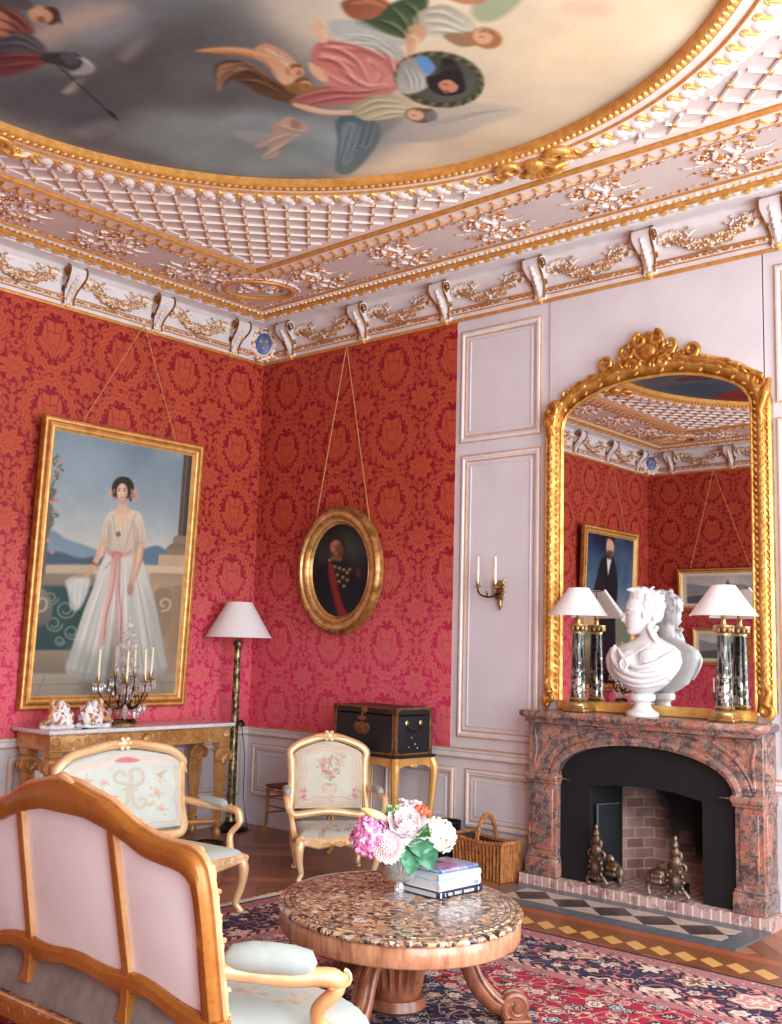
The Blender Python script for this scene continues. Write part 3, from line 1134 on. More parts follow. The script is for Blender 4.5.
wpoly([(3.8, -2.6), (6.6, -1.6), (6.6, -4.6), (4.6, -4.4), (4.1, -3.4)], (228, 198, 166), 26)
c.poly([(370, 30), (520, -20), (760, -40), (720, 20), (600, 118), (500, 160), (400, 178), (330, 172), (410, 130)], (228, 200, 170), 12)
c.poly([(520, 30), (700, -20), (640, 60), (540, 90)], (238, 206, 168), 12, .8)
c.poly([(230, 20), (330, -30), (345, 30), (300, 66), (250, 62)], (205, 184, 164), 10, .9)
c.poly([(70, 62), (150, 30), (220, -10), (300, 60), (290, 112), (200, 112), (120, 110), (60, 92)], (98, 95, 94), 14, .95)
c.poly([(0, 70), (70, 80), (130, 120), (60, 132), (0, 112)], (92, 92, 98), 10, .85)
c.poly([(130, 130), (230, 112), (330, 122), (360, 160), (270, 178), (170, 162)], (146, 154, 152), 11, .95)
c.poly([(20, 40), (60, 14), (130, 0), (115, 22), (60, 42), (30, 52)], (202, 172, 152), 6, .8)
c.poly([(66, 36), (110, 24), (150, 10), (120, 42), (90, 46)], (150, 146, 150), 6, .7)
c.poly([(62, 92), (84, 78), (74, 94)], (170, 152, 140), 2, .8)
c.poly([(72, 132), (110, 118), (118, 130), (86, 140)], (158, 152, 148), 4, .6)
c.poly([(120, 56), (150, 34), (128, 62)], (176, 158, 146), 3, .7)
c.cloud(7, 70, 4, (1, 1, .98), seed=8)
Z1 = lambda pts: [(190 + x / 2.37, y / 2.37) for x, y in pts]
def z1(pts, col, soft=1.0, alpha=1.0, **k):
    c.poly(Z1(pts), col, soft * .75, alpha, **k)
# wing and lower figures
z1([(560, 262), (680, 246), (790, 262), (700, 296), (610, 332), (470, 336), (500, 292)], (172, 158, 152), 2.5, .9, c2=(206, 186, 166), ax=(1, 0))
z1([(350, 282), (420, 266), (452, 312), (432, 362), (382, 412), (345, 404), (350, 340)], (112, 124, 126), 1.4, .95, c2=(76, 94, 102))
z1([(360, 300), (400, 300), (385, 380), (360, 390)], (140, 150, 150), 1.2, .6)
z1([(100, 316), (150, 340), (190, 320), (150, 312)], (176, 166, 160), 2, .6)
z1([(150, 350), (190, 318), (200, 290), (250, 286), (282, 304), (262, 322), (220, 346), (205, 372), (170, 376), (190, 350)], (212, 172, 150), 1.4, .85, c2=(176, 142, 130))
z1([(215, 288), (236, 278), (256, 290), (240, 302), (220, 302)], (206, 158, 132), .8, .9)
z1([(240, 285), (262, 292), (256, 310), (240, 304)], (150, 112, 92), .8, .7)
# brown mantle and reclining figure
z1([(60, 156), (120, 146), (190, 186), (250, 210), (238, 244), (170, 226), (104, 190), (70, 212)], (104, 68, 40), 1.5, c2=(70, 50, 38))
z1([(66, 160), (120, 152), (140, 166), (90, 184), (68, 220)], (176, 130, 96), 1.2, .8)
z1([(10, 122), (90, 112), (170, 122), (220, 146), (214, 160), (150, 140), (80, 130)], (196, 132, 86), 1.0)
z1([(150, 120), (180, 104), (222, 122), (252, 150), (268, 176), (236, 206), (206, 190), (186, 160), (160, 142)], (228, 178, 142), 1.0, c2=(190, 134, 100), ax=(.3, 1))
z1([(300, 106), (350, 92), (430, 98), (500, 132), (514, 160), (492, 204), (420, 232), (340, 214), (288, 152)], (226, 150, 136), 1.2, c2=(176, 92, 84), ax=(.4, 1))
for a, b, cc, w in (((310, 130), (380, 150), (430, 200), 9), ((330, 110), (420, 120), (480, 170), 7), ((300, 160), (350, 190), (410, 210), 8), ((420, 140), (450, 170), (430, 215), 10)):
    c.line(Z1([a, b, cc]), [w / 2.4, w / 3, .4], (240, 176, 158), 1.2, .75)
    c.line(Z1([(a[0] + 8, a[1] + 10), (b[0] + 6, b[1] + 10), (cc[0] - 4, cc[1] + 4)]), [w / 3, w / 4, .4], (150, 74, 72), 1.2, .6)
z1([(330, 92), (420, 84), (502, 120), (490, 146), (400, 112)], (206, 198, 182), 1.2, c2=(164, 158, 146), ax=(1, 0))
z1([(236, 244), (310, 206), (430, 218), (500, 200), (470, 226), (400, 246), (300, 254)], (206, 120, 108), 1.2, c2=(158, 84, 80))
z1([(288, 56), (306, 46), (322, 76), (332, 96), (312, 104), (296, 84)], (222, 172, 140), .8)
z1([(280, 150), (300, 158), (328, 186), (318, 196), (290, 178)], (226, 172, 138), .8)
for x, y, r0, hair in ((254, 172, 17, (150, 96, 50)), (272, 204, 17, (120, 72, 40))):
    c.ell(190 + (x - 6) / 2.37, (y - 4) / 2.37, r0 / 2.0, r0 / 2.6, hair, .8)
    c.ell(190 + x / 2.37, y / 2.37, r0 / 2.6, r0 / 3.2, (222, 160, 124), .6)
    c.ell(190 + (x + 4) / 2.37, (y + 3) / 2.37, r0 / 6, r0 / 7, (170, 96, 76), .6, .8)
z1([(224, 206), (260, 196), (300, 214), (280, 226), (240, 222)], (150, 98, 54), 1.0, .8)
# second woman with a cream bodice
z1([(250, 246), (330, 262), (400, 262), (390, 274), (310, 272), (252, 256)], (224, 176, 144), .8)
z1([(380, 254), (440, 226), (500, 232), (530, 250), (512, 272), (430, 288), (392, 276)], (214, 196, 160), 1.0, c2=(160, 144, 112))
c.ell(190 + 545 / 2.37, 275 / 2.37, 15, 7.5, (116, 76, 50), .8, rot=8)
c.ell(190 + 534 / 2.37, 274 / 2.37, 9, 5.6, (222, 170, 138), .7, rot=8)
z1([(560, 262), (586, 270), (582, 292), (560, 290)], (120, 124, 132), 1.0, .8)
# upper figures
z1([(360, 6), (440, -6), (482, 22), (446, 52), (384, 46)], (176, 100, 70), 1.4, c2=(120, 66, 46))
z1([(482, 8), (560, -8), (552, 60), (528, 96), (470, 84), (390, 56), (440, 44)], (88, 104, 66), 1.4, c2=(50, 64, 40))
z1([(330, 52), (400, 50), (470, 84), (520, 104), (470, 112), (390, 92), (340, 84)], (170, 170, 164), 1.6, .8)
z1([(530, 40), (600, 12), (664, 46), (676, 78), (620, 92), (556, 84)], (222, 210, 190), 1.0, c2=(160, 146, 126), ax=(.3, 1))
z1([(512, 70), (548, 58), (562, 84), (536, 116), (540, 142), (516, 146), (512, 110)], (226, 176, 144), .9, c2=(190, 138, 108))
z1([(600, 84), (670, 78), (690, 104), (640, 112)], (150, 108, 72), 1.0, .9)
c.ell(190 + 702 / 2.37, 92 / 2.37, 16, 10.5, (170, 112, 66), .9, rot=12)
c.ell(190 + 694 / 2.37, 88 / 2.37, 10, 8, (222, 164, 128), .7, rot=12)
z1([(690, -6), (790, -10), (740, 42), (690, 54), (666, 30)], (148, 156, 122), 2.0, .8)
z1([(610, -8), (700, -12), (690, 10), (640, 10)], (190, 120, 80), 1.0, .9)
# wreathed round portrait
c.ell(190 + 590 / 2.37, 190 / 2.37, 45, 28, (76, 74, 50), 1.0, rot=6)
for k in range(40):
    a = k * pi / 20
    x, y = 590 + 101 * math.cos(a), 190 + 60 * math.sin(a) + 10 * math.cos(a)
    c.ell(190 + x / 2.37, y / 2.37, 3.4, 1.5, (112, 108, 74) if k % 2 else (54, 56, 40), .5, rot=math.degrees(a) + 60)
c.ell(190 + 590 / 2.37, 190 / 2.37, 38, 22.5, (92, 92, 84), 1.0, rot=6, c2=(62, 62, 58))
z1([(500, 150), (540, 138), (580, 160), (560, 210), (510, 224), (488, 200)], (206, 198, 188), 1.2, .9, c2=(150, 140, 132))
z1([(536, 140), (562, 136), (580, 168), (556, 176)], (98, 144, 190), .9)
z1([(560, 184), (590, 176), (600, 140), (630, 150), (650, 190), (648, 220), (600, 228), (570, 212)], (34, 30, 30), .9)
z1([(588, 200), (612, 190), (636, 206), (626, 220), (600, 218)], (206, 134, 108), .7)
z1([(596, 214), (616, 218), (604, 224)], (170, 70, 64), .6)
# man with helmet and spear at the left
Z2 = lambda pts: [(x / 3.258, y / 3.258) for x, y in pts]
def z2(pts, col, soft=1.0, alpha=1.0, **k):
    c.poly(Z2(pts), col, soft, alpha, **k)
z2([(-40, 10), (20, 20), (80, 62), (110, 112), (40, 128), (-40, 110)], (132, 70, 62), 1.2, c2=(92, 50, 50))
z2([(-40, 118), (40, 108), (110, 122), (152, 172), (60, 186), (-40, 172)], (96, 90, 94), 1.2, c2=(62, 60, 66))
z2([(-40, 182), (60, 176), (140, 176), (156, 204), (70, 240), (-40, 248)], (134, 68, 64), 1.2, c2=(84, 44, 48))
z2([(-20, 40), (20, 50), (40, 90), (20, 120), (-20, 110)], (196, 134, 96), 1.2, .9)
c.ell(166 / 3.258, 54 / 3.258, 9, 9, (62, 42, 32), .8)
c.ell(132 / 3.258, 50 / 3.258, 13, 9, (204, 152, 116), .8, rot=14)
z2([(120, 58), (150, 66), (140, 78), (122, 72)], (130, 80, 58), .8, .8)
z2([(-40, -10), (60, -12), (110, 20), (90, 34), (20, 22), (-40, 20)], (84, 78, 78), 1.2)
z2([(236, 182), (284, 196), (312, 226), (280, 246), (226, 244), (250, 220)], (186, 178, 174), 1.2, .75)
z2([(130, 180), (200, 172), (252, 178), (268, 210), (240, 230), (190, 214), (150, 206)], (58, 52, 56), .9)
z2([(196, 186), (236, 182), (256, 206), (226, 216)], (90, 88, 92), .8, .8)
c.line(Z2([(186, 214), (270, 290), (384, 394)]), [1.2, 1.4, 1.0], (42, 42, 48), .5, curve=False)
z2([(346, 358), (372, 372), (386, 396), (360, 380)], (36, 36, 42), .5, curve=False)
z2([(206, 300), (250, 262), (236, 296), (212, 308)], (186, 164, 148), 1.2, .7)

# modelling strokes: light and dark folds, limbs, curls
def st(pts, w, col, a=.7, soft=.7):
    c.line(Z1(pts), [x / 2.37 for x in (w if hasattr(w, '__len__') else (w,))] if hasattr(w, '__len__') else w / 2.37, col, soft, a)
for pts in ([(312, 118), (350, 124), (392, 150), (420, 196)], [(326, 104), (390, 112), (450, 138), (486, 176)], [(300, 142), (340, 150), (372, 176), (388, 208)], [(440, 118), (470, 140), (480, 180)], [(352, 170), (380, 190), (420, 210), (460, 206)]):
    st(pts, (3, 9, 2), (132, 62, 64), .55)
    st([(x + 6, y - 7) for x, y in pts], (2, 7, 2), (250, 190, 170), .6)
for pts in ([(350, 92), (410, 92), (470, 112)], [(360, 84), (430, 88), (490, 126)], [(390, 100), (440, 108), (480, 136)]):
    st(pts, (2, 6, 2), (236, 228, 214), .6)
    st([(x + 3, y + 6) for x, y in pts], (2, 5, 2), (120, 112, 104), .5)
for pts in ([(250, 240), (320, 222), (400, 226)], [(280, 250), (350, 236), (430, 234)], [(330, 216), (400, 222), (470, 210)]):
    st(pts, (2, 7, 2), (120, 58, 60), .55)
    st([(x, y - 6) for x, y in pts], (2, 5, 2), (236, 160, 146), .5)
for pts in ([(78, 166), (130, 158), (190, 196), (236, 222)], [(90, 178), (140, 172), (190, 208)], [(110, 196), (160, 200), (210, 226)], [(70, 200), (84, 178), (110, 162)]):
    st(pts, (2, 8, 2), (60, 38, 28), .6)
    st([(x + 4, y - 6) for x, y in pts], (2, 6, 1), (168, 112, 70), .6)
st([(30, 120), (100, 118), (160, 128), (200, 140)], (2, 7, 3), (236, 184, 136), .6)
st([(40, 130), (100, 130), (150, 138)], (2, 6, 3), (130, 78, 50), .6)
st([(176, 116), (206, 132), (232, 158), (240, 186)], (4, 12, 4), (244, 204, 170), .6)
st([(160, 134), (186, 160), (206, 186)], (3, 9, 3), (156, 102, 74), .6)
st([(206, 122), (214, 140), (232, 150)], (3, 6, 2), (150, 150, 140), .6)
for x, y in ((254, 172), (272, 204)):
    for k in range(5):
        st([(x - 14 + 3 * k, y - 8 - 2 * k), (x - 6 + 3 * k, y - 14 - k), (x + 4 + 2 * k, y - 10)], (3, 4, 2), (84, 52, 30) if k % 2 else (160, 108, 62), .7, .5)
    st([(x + 2, y - 4), (x + 9, y - 2)], 2.4, (90, 52, 40), .8, .4)
    st([(x + 3, y + 5), (x + 9, y + 6)], 2.6, (150, 66, 56), .8, .4)
st([(312, 70), (324, 92)], (6, 9), (240, 200, 168), .6)
for pts in ([(392, 262), (440, 240), (500, 242)], [(400, 272), (450, 254), (512, 256)], [(420, 282), (470, 268), (510, 266)]):
    st(pts, (2, 6, 2), (232, 218, 184), .6)
    st([(x, y + 5) for x, y in pts], (2, 5, 2), (126, 112, 84), .5)
st([(270, 252), (330, 266), (384, 264)], (3, 6, 3), (242, 202, 172), .6)
for k in range(6):
    st([(530 + 6 * k, 264 + k), (540 + 6 * k, 260), (556 + 5 * k, 268)], (2, 4, 2), (80, 52, 36) if k % 2 else (156, 110, 70), .7, .5)
st([(526, 274), (534, 276)], 2.2, (110, 66, 50), .8, .4)
for k in range(9):
    st([(372 + 9 * k, 300 - 2 * k), (360 + 8 * k, 346), (350 + 6 * k, 396 - 6 * k)], (2, 5, 2), (70, 82, 88) if k % 2 else (150, 162, 164), .55)
for k in range(8):
    st([(500 + 14 * k, 318 - 3 * k), (580 + 16 * k, 290 - 3 * k), (660 + 14 * k, 268 - k)], (2, 5, 2), (140, 126, 122) if k % 2 else (206, 194, 184), .5)
for pts in ([(470, 20), (500, 50), (520, 86)], [(500, 6), (530, 30), (540, 60)], [(440, 50), (480, 66), (510, 90)]):
    st(pts, (2, 10, 3), (36, 46, 30), .6)
    st([(x + 8, y - 4) for x, y in pts], (2, 8, 2), (136, 152, 104), .6)
for pts in ([(560, 30), (600, 30), (650, 56)], [(556, 50), (600, 52), (656, 74)], [(570, 70), (610, 72), (650, 82)]):
    st(pts, (2, 7, 2), (244, 236, 220), .6)
    st([(x, y + 8) for x, y in pts], (2, 6, 2), (136, 122, 104), .5)
for k in range(7):
    st([(680 + 6 * k, 80 - k), (694 + 6 * k, 72 + 2 * k), (716 + 4 * k, 82 + 3 * k)], (3, 5, 2), (104, 62, 34) if k % 2 else (206, 150, 92), .7, .5)
st([(686, 88), (696, 90)], 2.6, (110, 62, 46), .8, .4)
st([(520, 84), (540, 96), (530, 130)], (5, 8, 4), (246, 206, 176), .6)
st([(380, 10), (430, 6), (466, 22)], (4, 10, 4), (214, 136, 96), .6)
for k in range(6):
    st([(500 + 8 * k, 156 + 3 * k), (516 + 7 * k, 190), (520 + 6 * k, 214)], (2, 4, 2), (240, 236, 228) if k % 2 else (130, 122, 118), .6, .5)
st([(600, 200), (612, 204)], 2.4, (80, 44, 36), .8, .4)
st([(562, 188), (590, 168), (628, 160), (648, 176)], (6, 12, 5), (58, 52, 50), .7)
for pts in ([(160, 352), (200, 330), (240, 318)], [(176, 368), (206, 352), (236, 336)], [(206, 296), (240, 306), (268, 312)]):
    st(pts, (2, 6, 2), (232, 198, 176), .5)
    st([(x + 2, y + 6) for x, y in pts], (2, 5, 2), (140, 106, 96), .45)
def st2(pts, w, col, a=.7, soft=.7):
    c.line(Z2(pts), [x / 3.258 for x in w], col, soft, a)
for pts in ([(0, 30), (50, 60), (92, 100)], [(-10, 60), (40, 84), (70, 116)], [(-10, 96), (30, 104), (60, 122)]):
    st2(pts, (3, 14, 4), (74, 38, 40), .6)
    st2([(x + 10, y - 8) for x, y in pts], (3, 9, 3), (176, 104, 88), .55)
for pts in ([(0, 134), (60, 126), (130, 160)], [(0, 156), (60, 150), (120, 174)]):
    st2(pts, (3, 10, 3), (52, 50, 58), .6)
    st2([(x, y - 9) for x, y in pts], (3, 7, 3), (138, 132, 136), .5)
for pts in ([(0, 196), (70, 190), (140, 194)], [(0, 226), (60, 220), (110, 214)]):
    st2(pts, (3, 12, 3), (74, 36, 42), .6)
    st2([(x, y - 10) for x, y in pts], (3, 8, 3), (170, 96, 88), .5)
for k in range(9):
    st2([(140 + 6 * k, 28 + 3 * k), (160 + 5 * k, 26 + 6 * k), (178 + 2 * k, 44 + 5 * k)], (4, 6, 3), (40, 28, 22) if k % 2 else (104, 76, 54), .75, .5)
st2([(128, 56), (146, 62)], (4, 3), (92, 56, 42), .8, .4)
st2([(100, 34), (120, 40), (130, 52)], (4, 10, 4), (232, 184, 148), .6)
st2([(196, 180), (230, 176), (258, 198)], (3, 8, 3), (112, 112, 116), .6)
st2([(250, 190), (280, 200), (304, 224)], (3, 10, 3), (222, 216, 212), .55)
c.poly([(556, 8), (580, 0), (612, 6), (606, 18), (574, 16)], (226, 178, 152), 3, .6)
# figures round the far side, met again in the mirror
wpoly([(2.3, -5.2), (2.7, -4.95), (3.1, -5.2), (3.3, -5.7), (2.8, -5.8)], (150, 52, 48), 2, c2=(96, 34, 36))
wpoly([(2.9, -5.2), (3.5, -5.1), (3.7, -5.7), (3.2, -5.9)], (214, 190, 170), 2, c2=(140, 110, 96))
wpoly([(3.6, -5.7), (4.6, -5.5), (5.0, -5.9), (4.2, -6.1)], (78, 94, 72), 3)
wpoly([(4.5, -5.2), (5.2, -4.9), (5.5, -5.4), (4.9, -5.6)], (196, 140, 110), 3)
c.a *= np.array((.90, .935, .92))
c.a += np.random.default_rng(3).normal(0, 2.2, c.a.shape[:2] + (1,))
cp = painted('ceiling_painting', lambda U, W: (CX - RP + 2 * RP * U, CY + RP - 2 * RP * W, np.full_like(U, H_C - .006)), NC, NC, c, M_fresco,
             keep=lambda U, W: np.hypot(U - .5, W - .5) < .4995)
tag(cp, 'round ceiling painting of robed figures and putti drifting among clouds', 'ceiling painting')

def framed(name, label, loc, T, w, h, fw, prof, canvas, res, cordtop=None, mats=None, oval=False, lean=0.0, group=None):
    """a picture in a moulded frame; local X across, Y up, Z out of the wall, origin at the bottom centre"""
    t = thing(name, label, 'painting', (0, 0, 0), 0, group)
    t.matrix_world = MX.Translation(loc) @ T.to_3x3().to_4x4() @ rotT(x=lean)
    m = MB()
    if oval:
        path = [(w / 2 * math.cos(a), h / 2 + h / 2 * math.sin(a)) for a in np.linspace(0, 2 * pi, 72, endpoint=False)]
    else:
        path = [(-w / 2, 0), (w / 2, 0), (w / 2, h), (-w / 2, h)]
    m.mould(path, [(-fw * a, b) for a, b in prof])
    obj('frame', m, mats or M_picframe, t, ang=30)
    cw, ch = w - 1.7 * fw, h - 1.7 * fw
    z = .022
    keep = (lambda U, W: np.hypot(U - .5, W - .5) < .5) if oval else None
    painted('canvas', lambda U, W: ((U - .5) * cw, h / 2 - (W - .5) * ch, np.full_like(U, z)), res[0], res[1], canvas, M_paintng, t, keep, flip=True)
    obj('backing', MB().prism([(x * .97, h / 2 + (y - h / 2) * .97) for x, y in path], .001, .012), M_dkwood, t)
    if cordtop:
        cm = MB()
        for px, py, qx, qy in cordtop:
            cm.tube([(px, py, .012), (qx, qy, .004)], .0055, 6)
        obj('hanging_cord', cm, M_cord, t)
    return t
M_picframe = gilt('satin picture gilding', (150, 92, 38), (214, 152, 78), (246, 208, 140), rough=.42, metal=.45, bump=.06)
M_dkwood = plain('dark wood', (60, 38, 26), (40, 24, 16), sc=10, rough=.5)
M_cord = plain('gold silk cord', (206, 140, 84), (170, 100, 60), sc=60, rough=.6)
FPROF = [(0, 0), (0, .035), (.06, .05), (.14, .05), (.2, .038), (.3, .04), (.42, .06), (.55, .062), (.62, .05), (.7, .046), (.8, .052), (.86, .046), (.92, .03), (1.0, .018)]

# the lady in white
c = Canvas(260, 380, [(92, 18), (557, 110), (503, 945), (5, 952)])
c.grad([(0, (116, 142, 164)), (.2, (136, 160, 178)), (.36, (172, 184, 190)), (.46, (206, 200, 188)), (.5, (204, 188, 164)), (.55, (170, 160, 140)), (1, (160, 148, 132))])
c.cloud(5, 60, 4, seed=2)
c.poly([(90, 60), (300, 80), (280, 200), (110, 180)], (140, 166, 186), 14, .5)
c.poly([(40, 430), (60, 380), (90, 366), (130, 394), (180, 412), (236, 436), (240, 470), (40, 480)], (104, 134, 164), 1.2, c2=(128, 154, 176))
c.poly([(380, 440), (436, 420), (470, 436), (520, 450), (520, 484), (380, 484)], (92, 122, 156), 1.2)
c.poly([(40, 446), (110, 440), (180, 462), (250, 456), (250, 492), (40, 492)], (60, 88, 112), 1.6)
c.poly([(40, 486), (240, 486), (240, 506), (40, 512)], (190, 170, 138), 1.2)
# balustrade and garden ironwork
c.poly([(20, 512), (230, 516), (230, 562), (20, 560)], (150, 136, 116), 1.0, curve=False, c2=(116, 102, 86))
c.poly([(10, 556), (230, 560), (220, 790), (0, 790)], (40, 72, 76), 1.2, curve=False)
for x, y, r0 in ((80, 600, 26), (130, 640, 34), (90, 690, 30), (150, 720, 28), (110, 750, 18), (170, 600, 22)):
    c.line([(x + r0 * math.cos(a) * (1 - a / 14), y + r0 * math.sin(a) * (1 - a / 14)) for a in np.linspace(0, 9, 20)], 7, (112, 136, 120), .6, .9, curve=False)
c.poly([(20, 570), (60, 570), (86, 620), (76, 680), (40, 700), (14, 690)], (128, 124, 112), 1.2, c2=(90, 88, 80))
c.line([(30, 650), (60, 640), (66, 610), (46, 600), (36, 622)], 8, (170, 164, 146), .7)
c.poly([(-5, 782), (200, 784), (200, 870), (-10, 870)], (150, 134, 112), 1.0, curve=False, c2=(120, 106, 90))
c.poly([(-10, 866), (520, 866), (510, 960), (-10, 960)], (166, 156, 140), 1.0, curve=False, c2=(142, 134, 122))
c.line([(0, 905), (510, 900)], 4, (120, 110, 100), .6, .7)
c.line([(60, 868), (30, 950)], 4, (120, 110, 100), .6, .6)
c.line([(440, 868), (470, 950)], 4, (120, 110, 100), .6, .6)
# column and pedestal
c.poly([(526, 90), (570, 96), (552, 400), (506, 392)], (94, 82, 76), .8, curve=False, c2=(66, 58, 56), ax=(1, 0))
c.line([(536, 110), (518, 390)], 6, (126, 110, 100), .8, .7)
c.poly([(500, 386), (552, 394), (556, 420), (494, 414)], (146, 122, 104), .8)
c.poly([(486, 414), (560, 424), (560, 462), (470, 452)], (122, 100, 86), .8, c2=(160, 134, 112))
c.poly([(444, 450), (570, 458), (560, 500), (440, 492)], (196, 168, 138), .8, curve=False)
c.poly([(406, 488), (560, 496), (556, 520), (404, 514)], (214, 188, 156), .8, curve=False)
c.poly([(416, 514), (556, 520), (552, 560), (420, 556)], (160, 136, 110), .8, curve=False, c2=(186, 160, 130))
c.poly([(424, 556), (552, 560), (536, 800), (430, 800)], (196, 166, 134), .8, curve=False, c2=(150, 122, 98), ax=(1, 0))
c.poly([(430, 580), (486, 580), (482, 700), (440, 760), (430, 700)], (150, 128, 102), 1.2)
c.line([(452, 650), (478, 640), (482, 614), (462, 606), (450, 622), (462, 634)], 7, (206, 178, 144), .7)
c.poly([(430, 796), (540, 796), (530, 870), (440, 870)], (164, 136, 112), .8, curve=False)
# urn and climbing rose
c.poly([(56, 226), (100, 226), (92, 250), (84, 290), (92, 340), (74, 380), (60, 520), (40, 516), (50, 380)], (104, 88, 78), 1.2)
for k in range(34):
    t = k / 33
    x, y = 96 + 16 * math.sin(t * 9) - 20 * t + rng.uniform(-16, 16), 110 + 230 * t
    c.ell(x, y, 9, 4, (70, 106, 84) if k % 3 else (104, 130, 100), .5, rot=rng.uniform(-70, 70))
for x, y in ((104, 160), (90, 186), (84, 268), (100, 262), (116, 132), (98, 300), (72, 400), (86, 440)):
    c.ell(x, y, 7, 7, (206, 124, 132), .6)
# gown
c.poly([(268, 452), (372, 452), (404, 520), (436, 640), (464, 790), (474, 850), (440, 876), (300, 892), (176, 880), (130, 856), (150, 780), (190, 650), (232, 540)], (212, 212, 206), 1.2, c2=(176, 178, 176))
for k in range(26):
    t = (k + .5) / 26
    x0, x1 = 272 + 98 * t, 140 + 326 * t
    a = (228, 228, 222) if k % 2 else (168, 172, 172)
    c.line([(x0, 470), (x0 * .55 + x1 * .45 + rng.uniform(-8, 8), 640), (x1, 850 + 25 * math.sin(pi * t))], [2, 8, 12], a, 1.4, .55)
c.poly([(130, 540), (176, 522), (212, 530), (206, 580), (176, 640), (150, 640), (140, 590)], (190, 194, 192), 1.6, .85)
c.poly([(136, 850), (300, 884), (470, 846), (440, 884), (300, 898), (170, 886)], (150, 150, 150), 2, .6)
# bodice, sleeves, arms
c.poly([(268, 318), (300, 296), (350, 296), (386, 316), (376, 380), (366, 452), (276, 452), (272, 390)], (222, 206, 186), 1.0, c2=(196, 180, 164))
c.poly([(296, 300), (318, 286), (346, 298), (330, 340), (312, 366), (300, 330)], (230, 188, 160), 1.0)
c.line([(286, 312), (302, 380), (318, 446)], 6, (184, 166, 148), .8, .8)
c.line([(364, 310), (344, 380), (322, 446)], 6, (184, 166, 148), .8, .8)
c.poly([(268, 318), (254, 352), (246, 404), (270, 414), (286, 372), (288, 330)], (216, 202, 182), 1.0, c2=(190, 172, 154))
c.poly([(374, 312), (394, 350), (396, 412), (364, 414), (358, 360)], (226, 210, 188), 1.0, c2=(200, 180, 156))
c.poly([(248, 404), (272, 410), (256, 450), (232, 490), (210, 524), (176, 528), (168, 518), (200, 510), (226, 462)], (222, 178, 150), .8, c2=(196, 148, 122))
c.poly([(364, 410), (394, 412), (386, 470), (366, 530), (358, 584), (342, 592), (336, 570), (350, 520)], (226, 180, 150), .8, c2=(198, 150, 124))
c.line([(216, 476), (236, 488)], 9, (170, 60, 60), .5)
# sash and ribbons
c.poly([(276, 436), (330, 446), (350, 432), (348, 446), (300, 460), (276, 452)], (212, 140, 138), .8)
c.poly([(288, 440), (316, 444), (312, 470), (288, 468)], (204, 116, 118), .8)
c.poly([(288, 460), (312, 462), (296, 560), (274, 660), (262, 760), (240, 756), (258, 640), (276, 540)], (214, 152, 148), 1.0, .9)
c.poly([(300, 462), (316, 462), (312, 560), (322, 660), (316, 770), (298, 760), (300, 640), (296, 540)], (206, 140, 138), 1.0, .9)
c.line([(288, 470), (262, 500)], 6, (206, 130, 130), .8, .9)
c.ell(307, 380, 8, 9, (120, 70, 50), .6)
# head
c.poly([(309, 258), (332, 258), (336, 288), (352, 300), (320, 312), (292, 300), (306, 288)], (222, 178, 150), .8)
c.poly([(308, 262), (334, 262), (330, 276), (314, 274)], (186, 138, 112), 1.2, .7)
c.ell(286, 238, 12, 22, (206, 158, 148), 1.2)
c.ell(358, 242, 13, 26, (206, 152, 142), 1.2)
c.ell(322, 222, 34, 38, (38, 28, 28), .8)
c.ell(319, 234, 18.5, 29, (230, 188, 162), .7)
c.poly([(330, 212), (338, 236), (330, 258), (322, 262), (328, 240)], (196, 148, 122), 1.5, .7)
c.poly([(298, 206), (320, 192), (344, 206), (340, 216), (320, 202), (302, 218)], (38, 28, 28), .6)
for s in (-1, 1):
    c.ell(318 + s * 9, 231, 3.6, 1.8, (52, 34, 32), .4)
    c.line([(318 + s * 4, 224), (318 + s * 14, 223)], 2, (70, 44, 36), .4, curve=False)
c.line([(318, 232), (315, 246)], 2, (196, 146, 120), .5, .8, curve=False)
c.ell(318, 254, 5.5, 2.2, (176, 82, 80), .4)
c.poly([(286, 214), (300, 190), (322, 184), (344, 190), (358, 214), (356, 250), (348, 268), (340, 246), (336, 214), (320, 200), (304, 214), (300, 246), (294, 262), (286, 244)], (40, 30, 28), .6)
c.line([(320, 190), (320, 204)], 2, (90, 66, 54), .5, .7, curve=False)
for sx_, x0 in ((-1, 290), (1, 352)):
    for k in range(8):
        c.ell(x0 + sx_ * 3 + rng.uniform(-7, 7), 240 + k * 4 - 12, 5, 4, (214, 160, 150) if k % 2 else (176, 118, 112), .6, .8)
c.poly([(276, 330), (286, 380), (280, 440), (272, 440), (268, 380)], (170, 154, 136), 2, .6)
c.poly([(352, 330), (362, 380), (360, 440), (372, 440), (376, 380)], (160, 142, 126), 2, .6)
for k in range(7):
    c.line([(290 + 8 * k, 330), (300 + 6 * k, 390), (302 + 5 * k, 444)], [1, 3, 1], (238, 226, 208) if k % 2 else (186, 170, 152), .8, .5)
for sx_, xs_ in ((-1, (250, 282)), (1, (362, 396))):
    for k in range(5):
        c.line([(xs_[0] + 6 * k, 340), (xs_[0] + 6 * k - 2, 380), (xs_[0] + 6 * k, 408)], [1, 4, 1], (240, 228, 210) if k % 2 else (180, 164, 146), .8, .5)
    c.line([(xs_[0], 408), (xs_[1], 412)], 7, (198, 160, 136), .8, .7, curve=False)
c.line([(256, 420), (246, 456), (226, 496)], [8, 6, 4], (238, 200, 172), 1, .6)
c.line([(270, 424), (256, 462), (232, 500)], [6, 6, 3], (164, 116, 94), 1, .6)
c.line([(376, 424), (374, 470), (356, 530)], [8, 8, 4], (240, 202, 174), 1, .6)
c.line([(392, 424), (386, 470), (366, 540)], [5, 6, 3], (168, 118, 96), 1, .6)
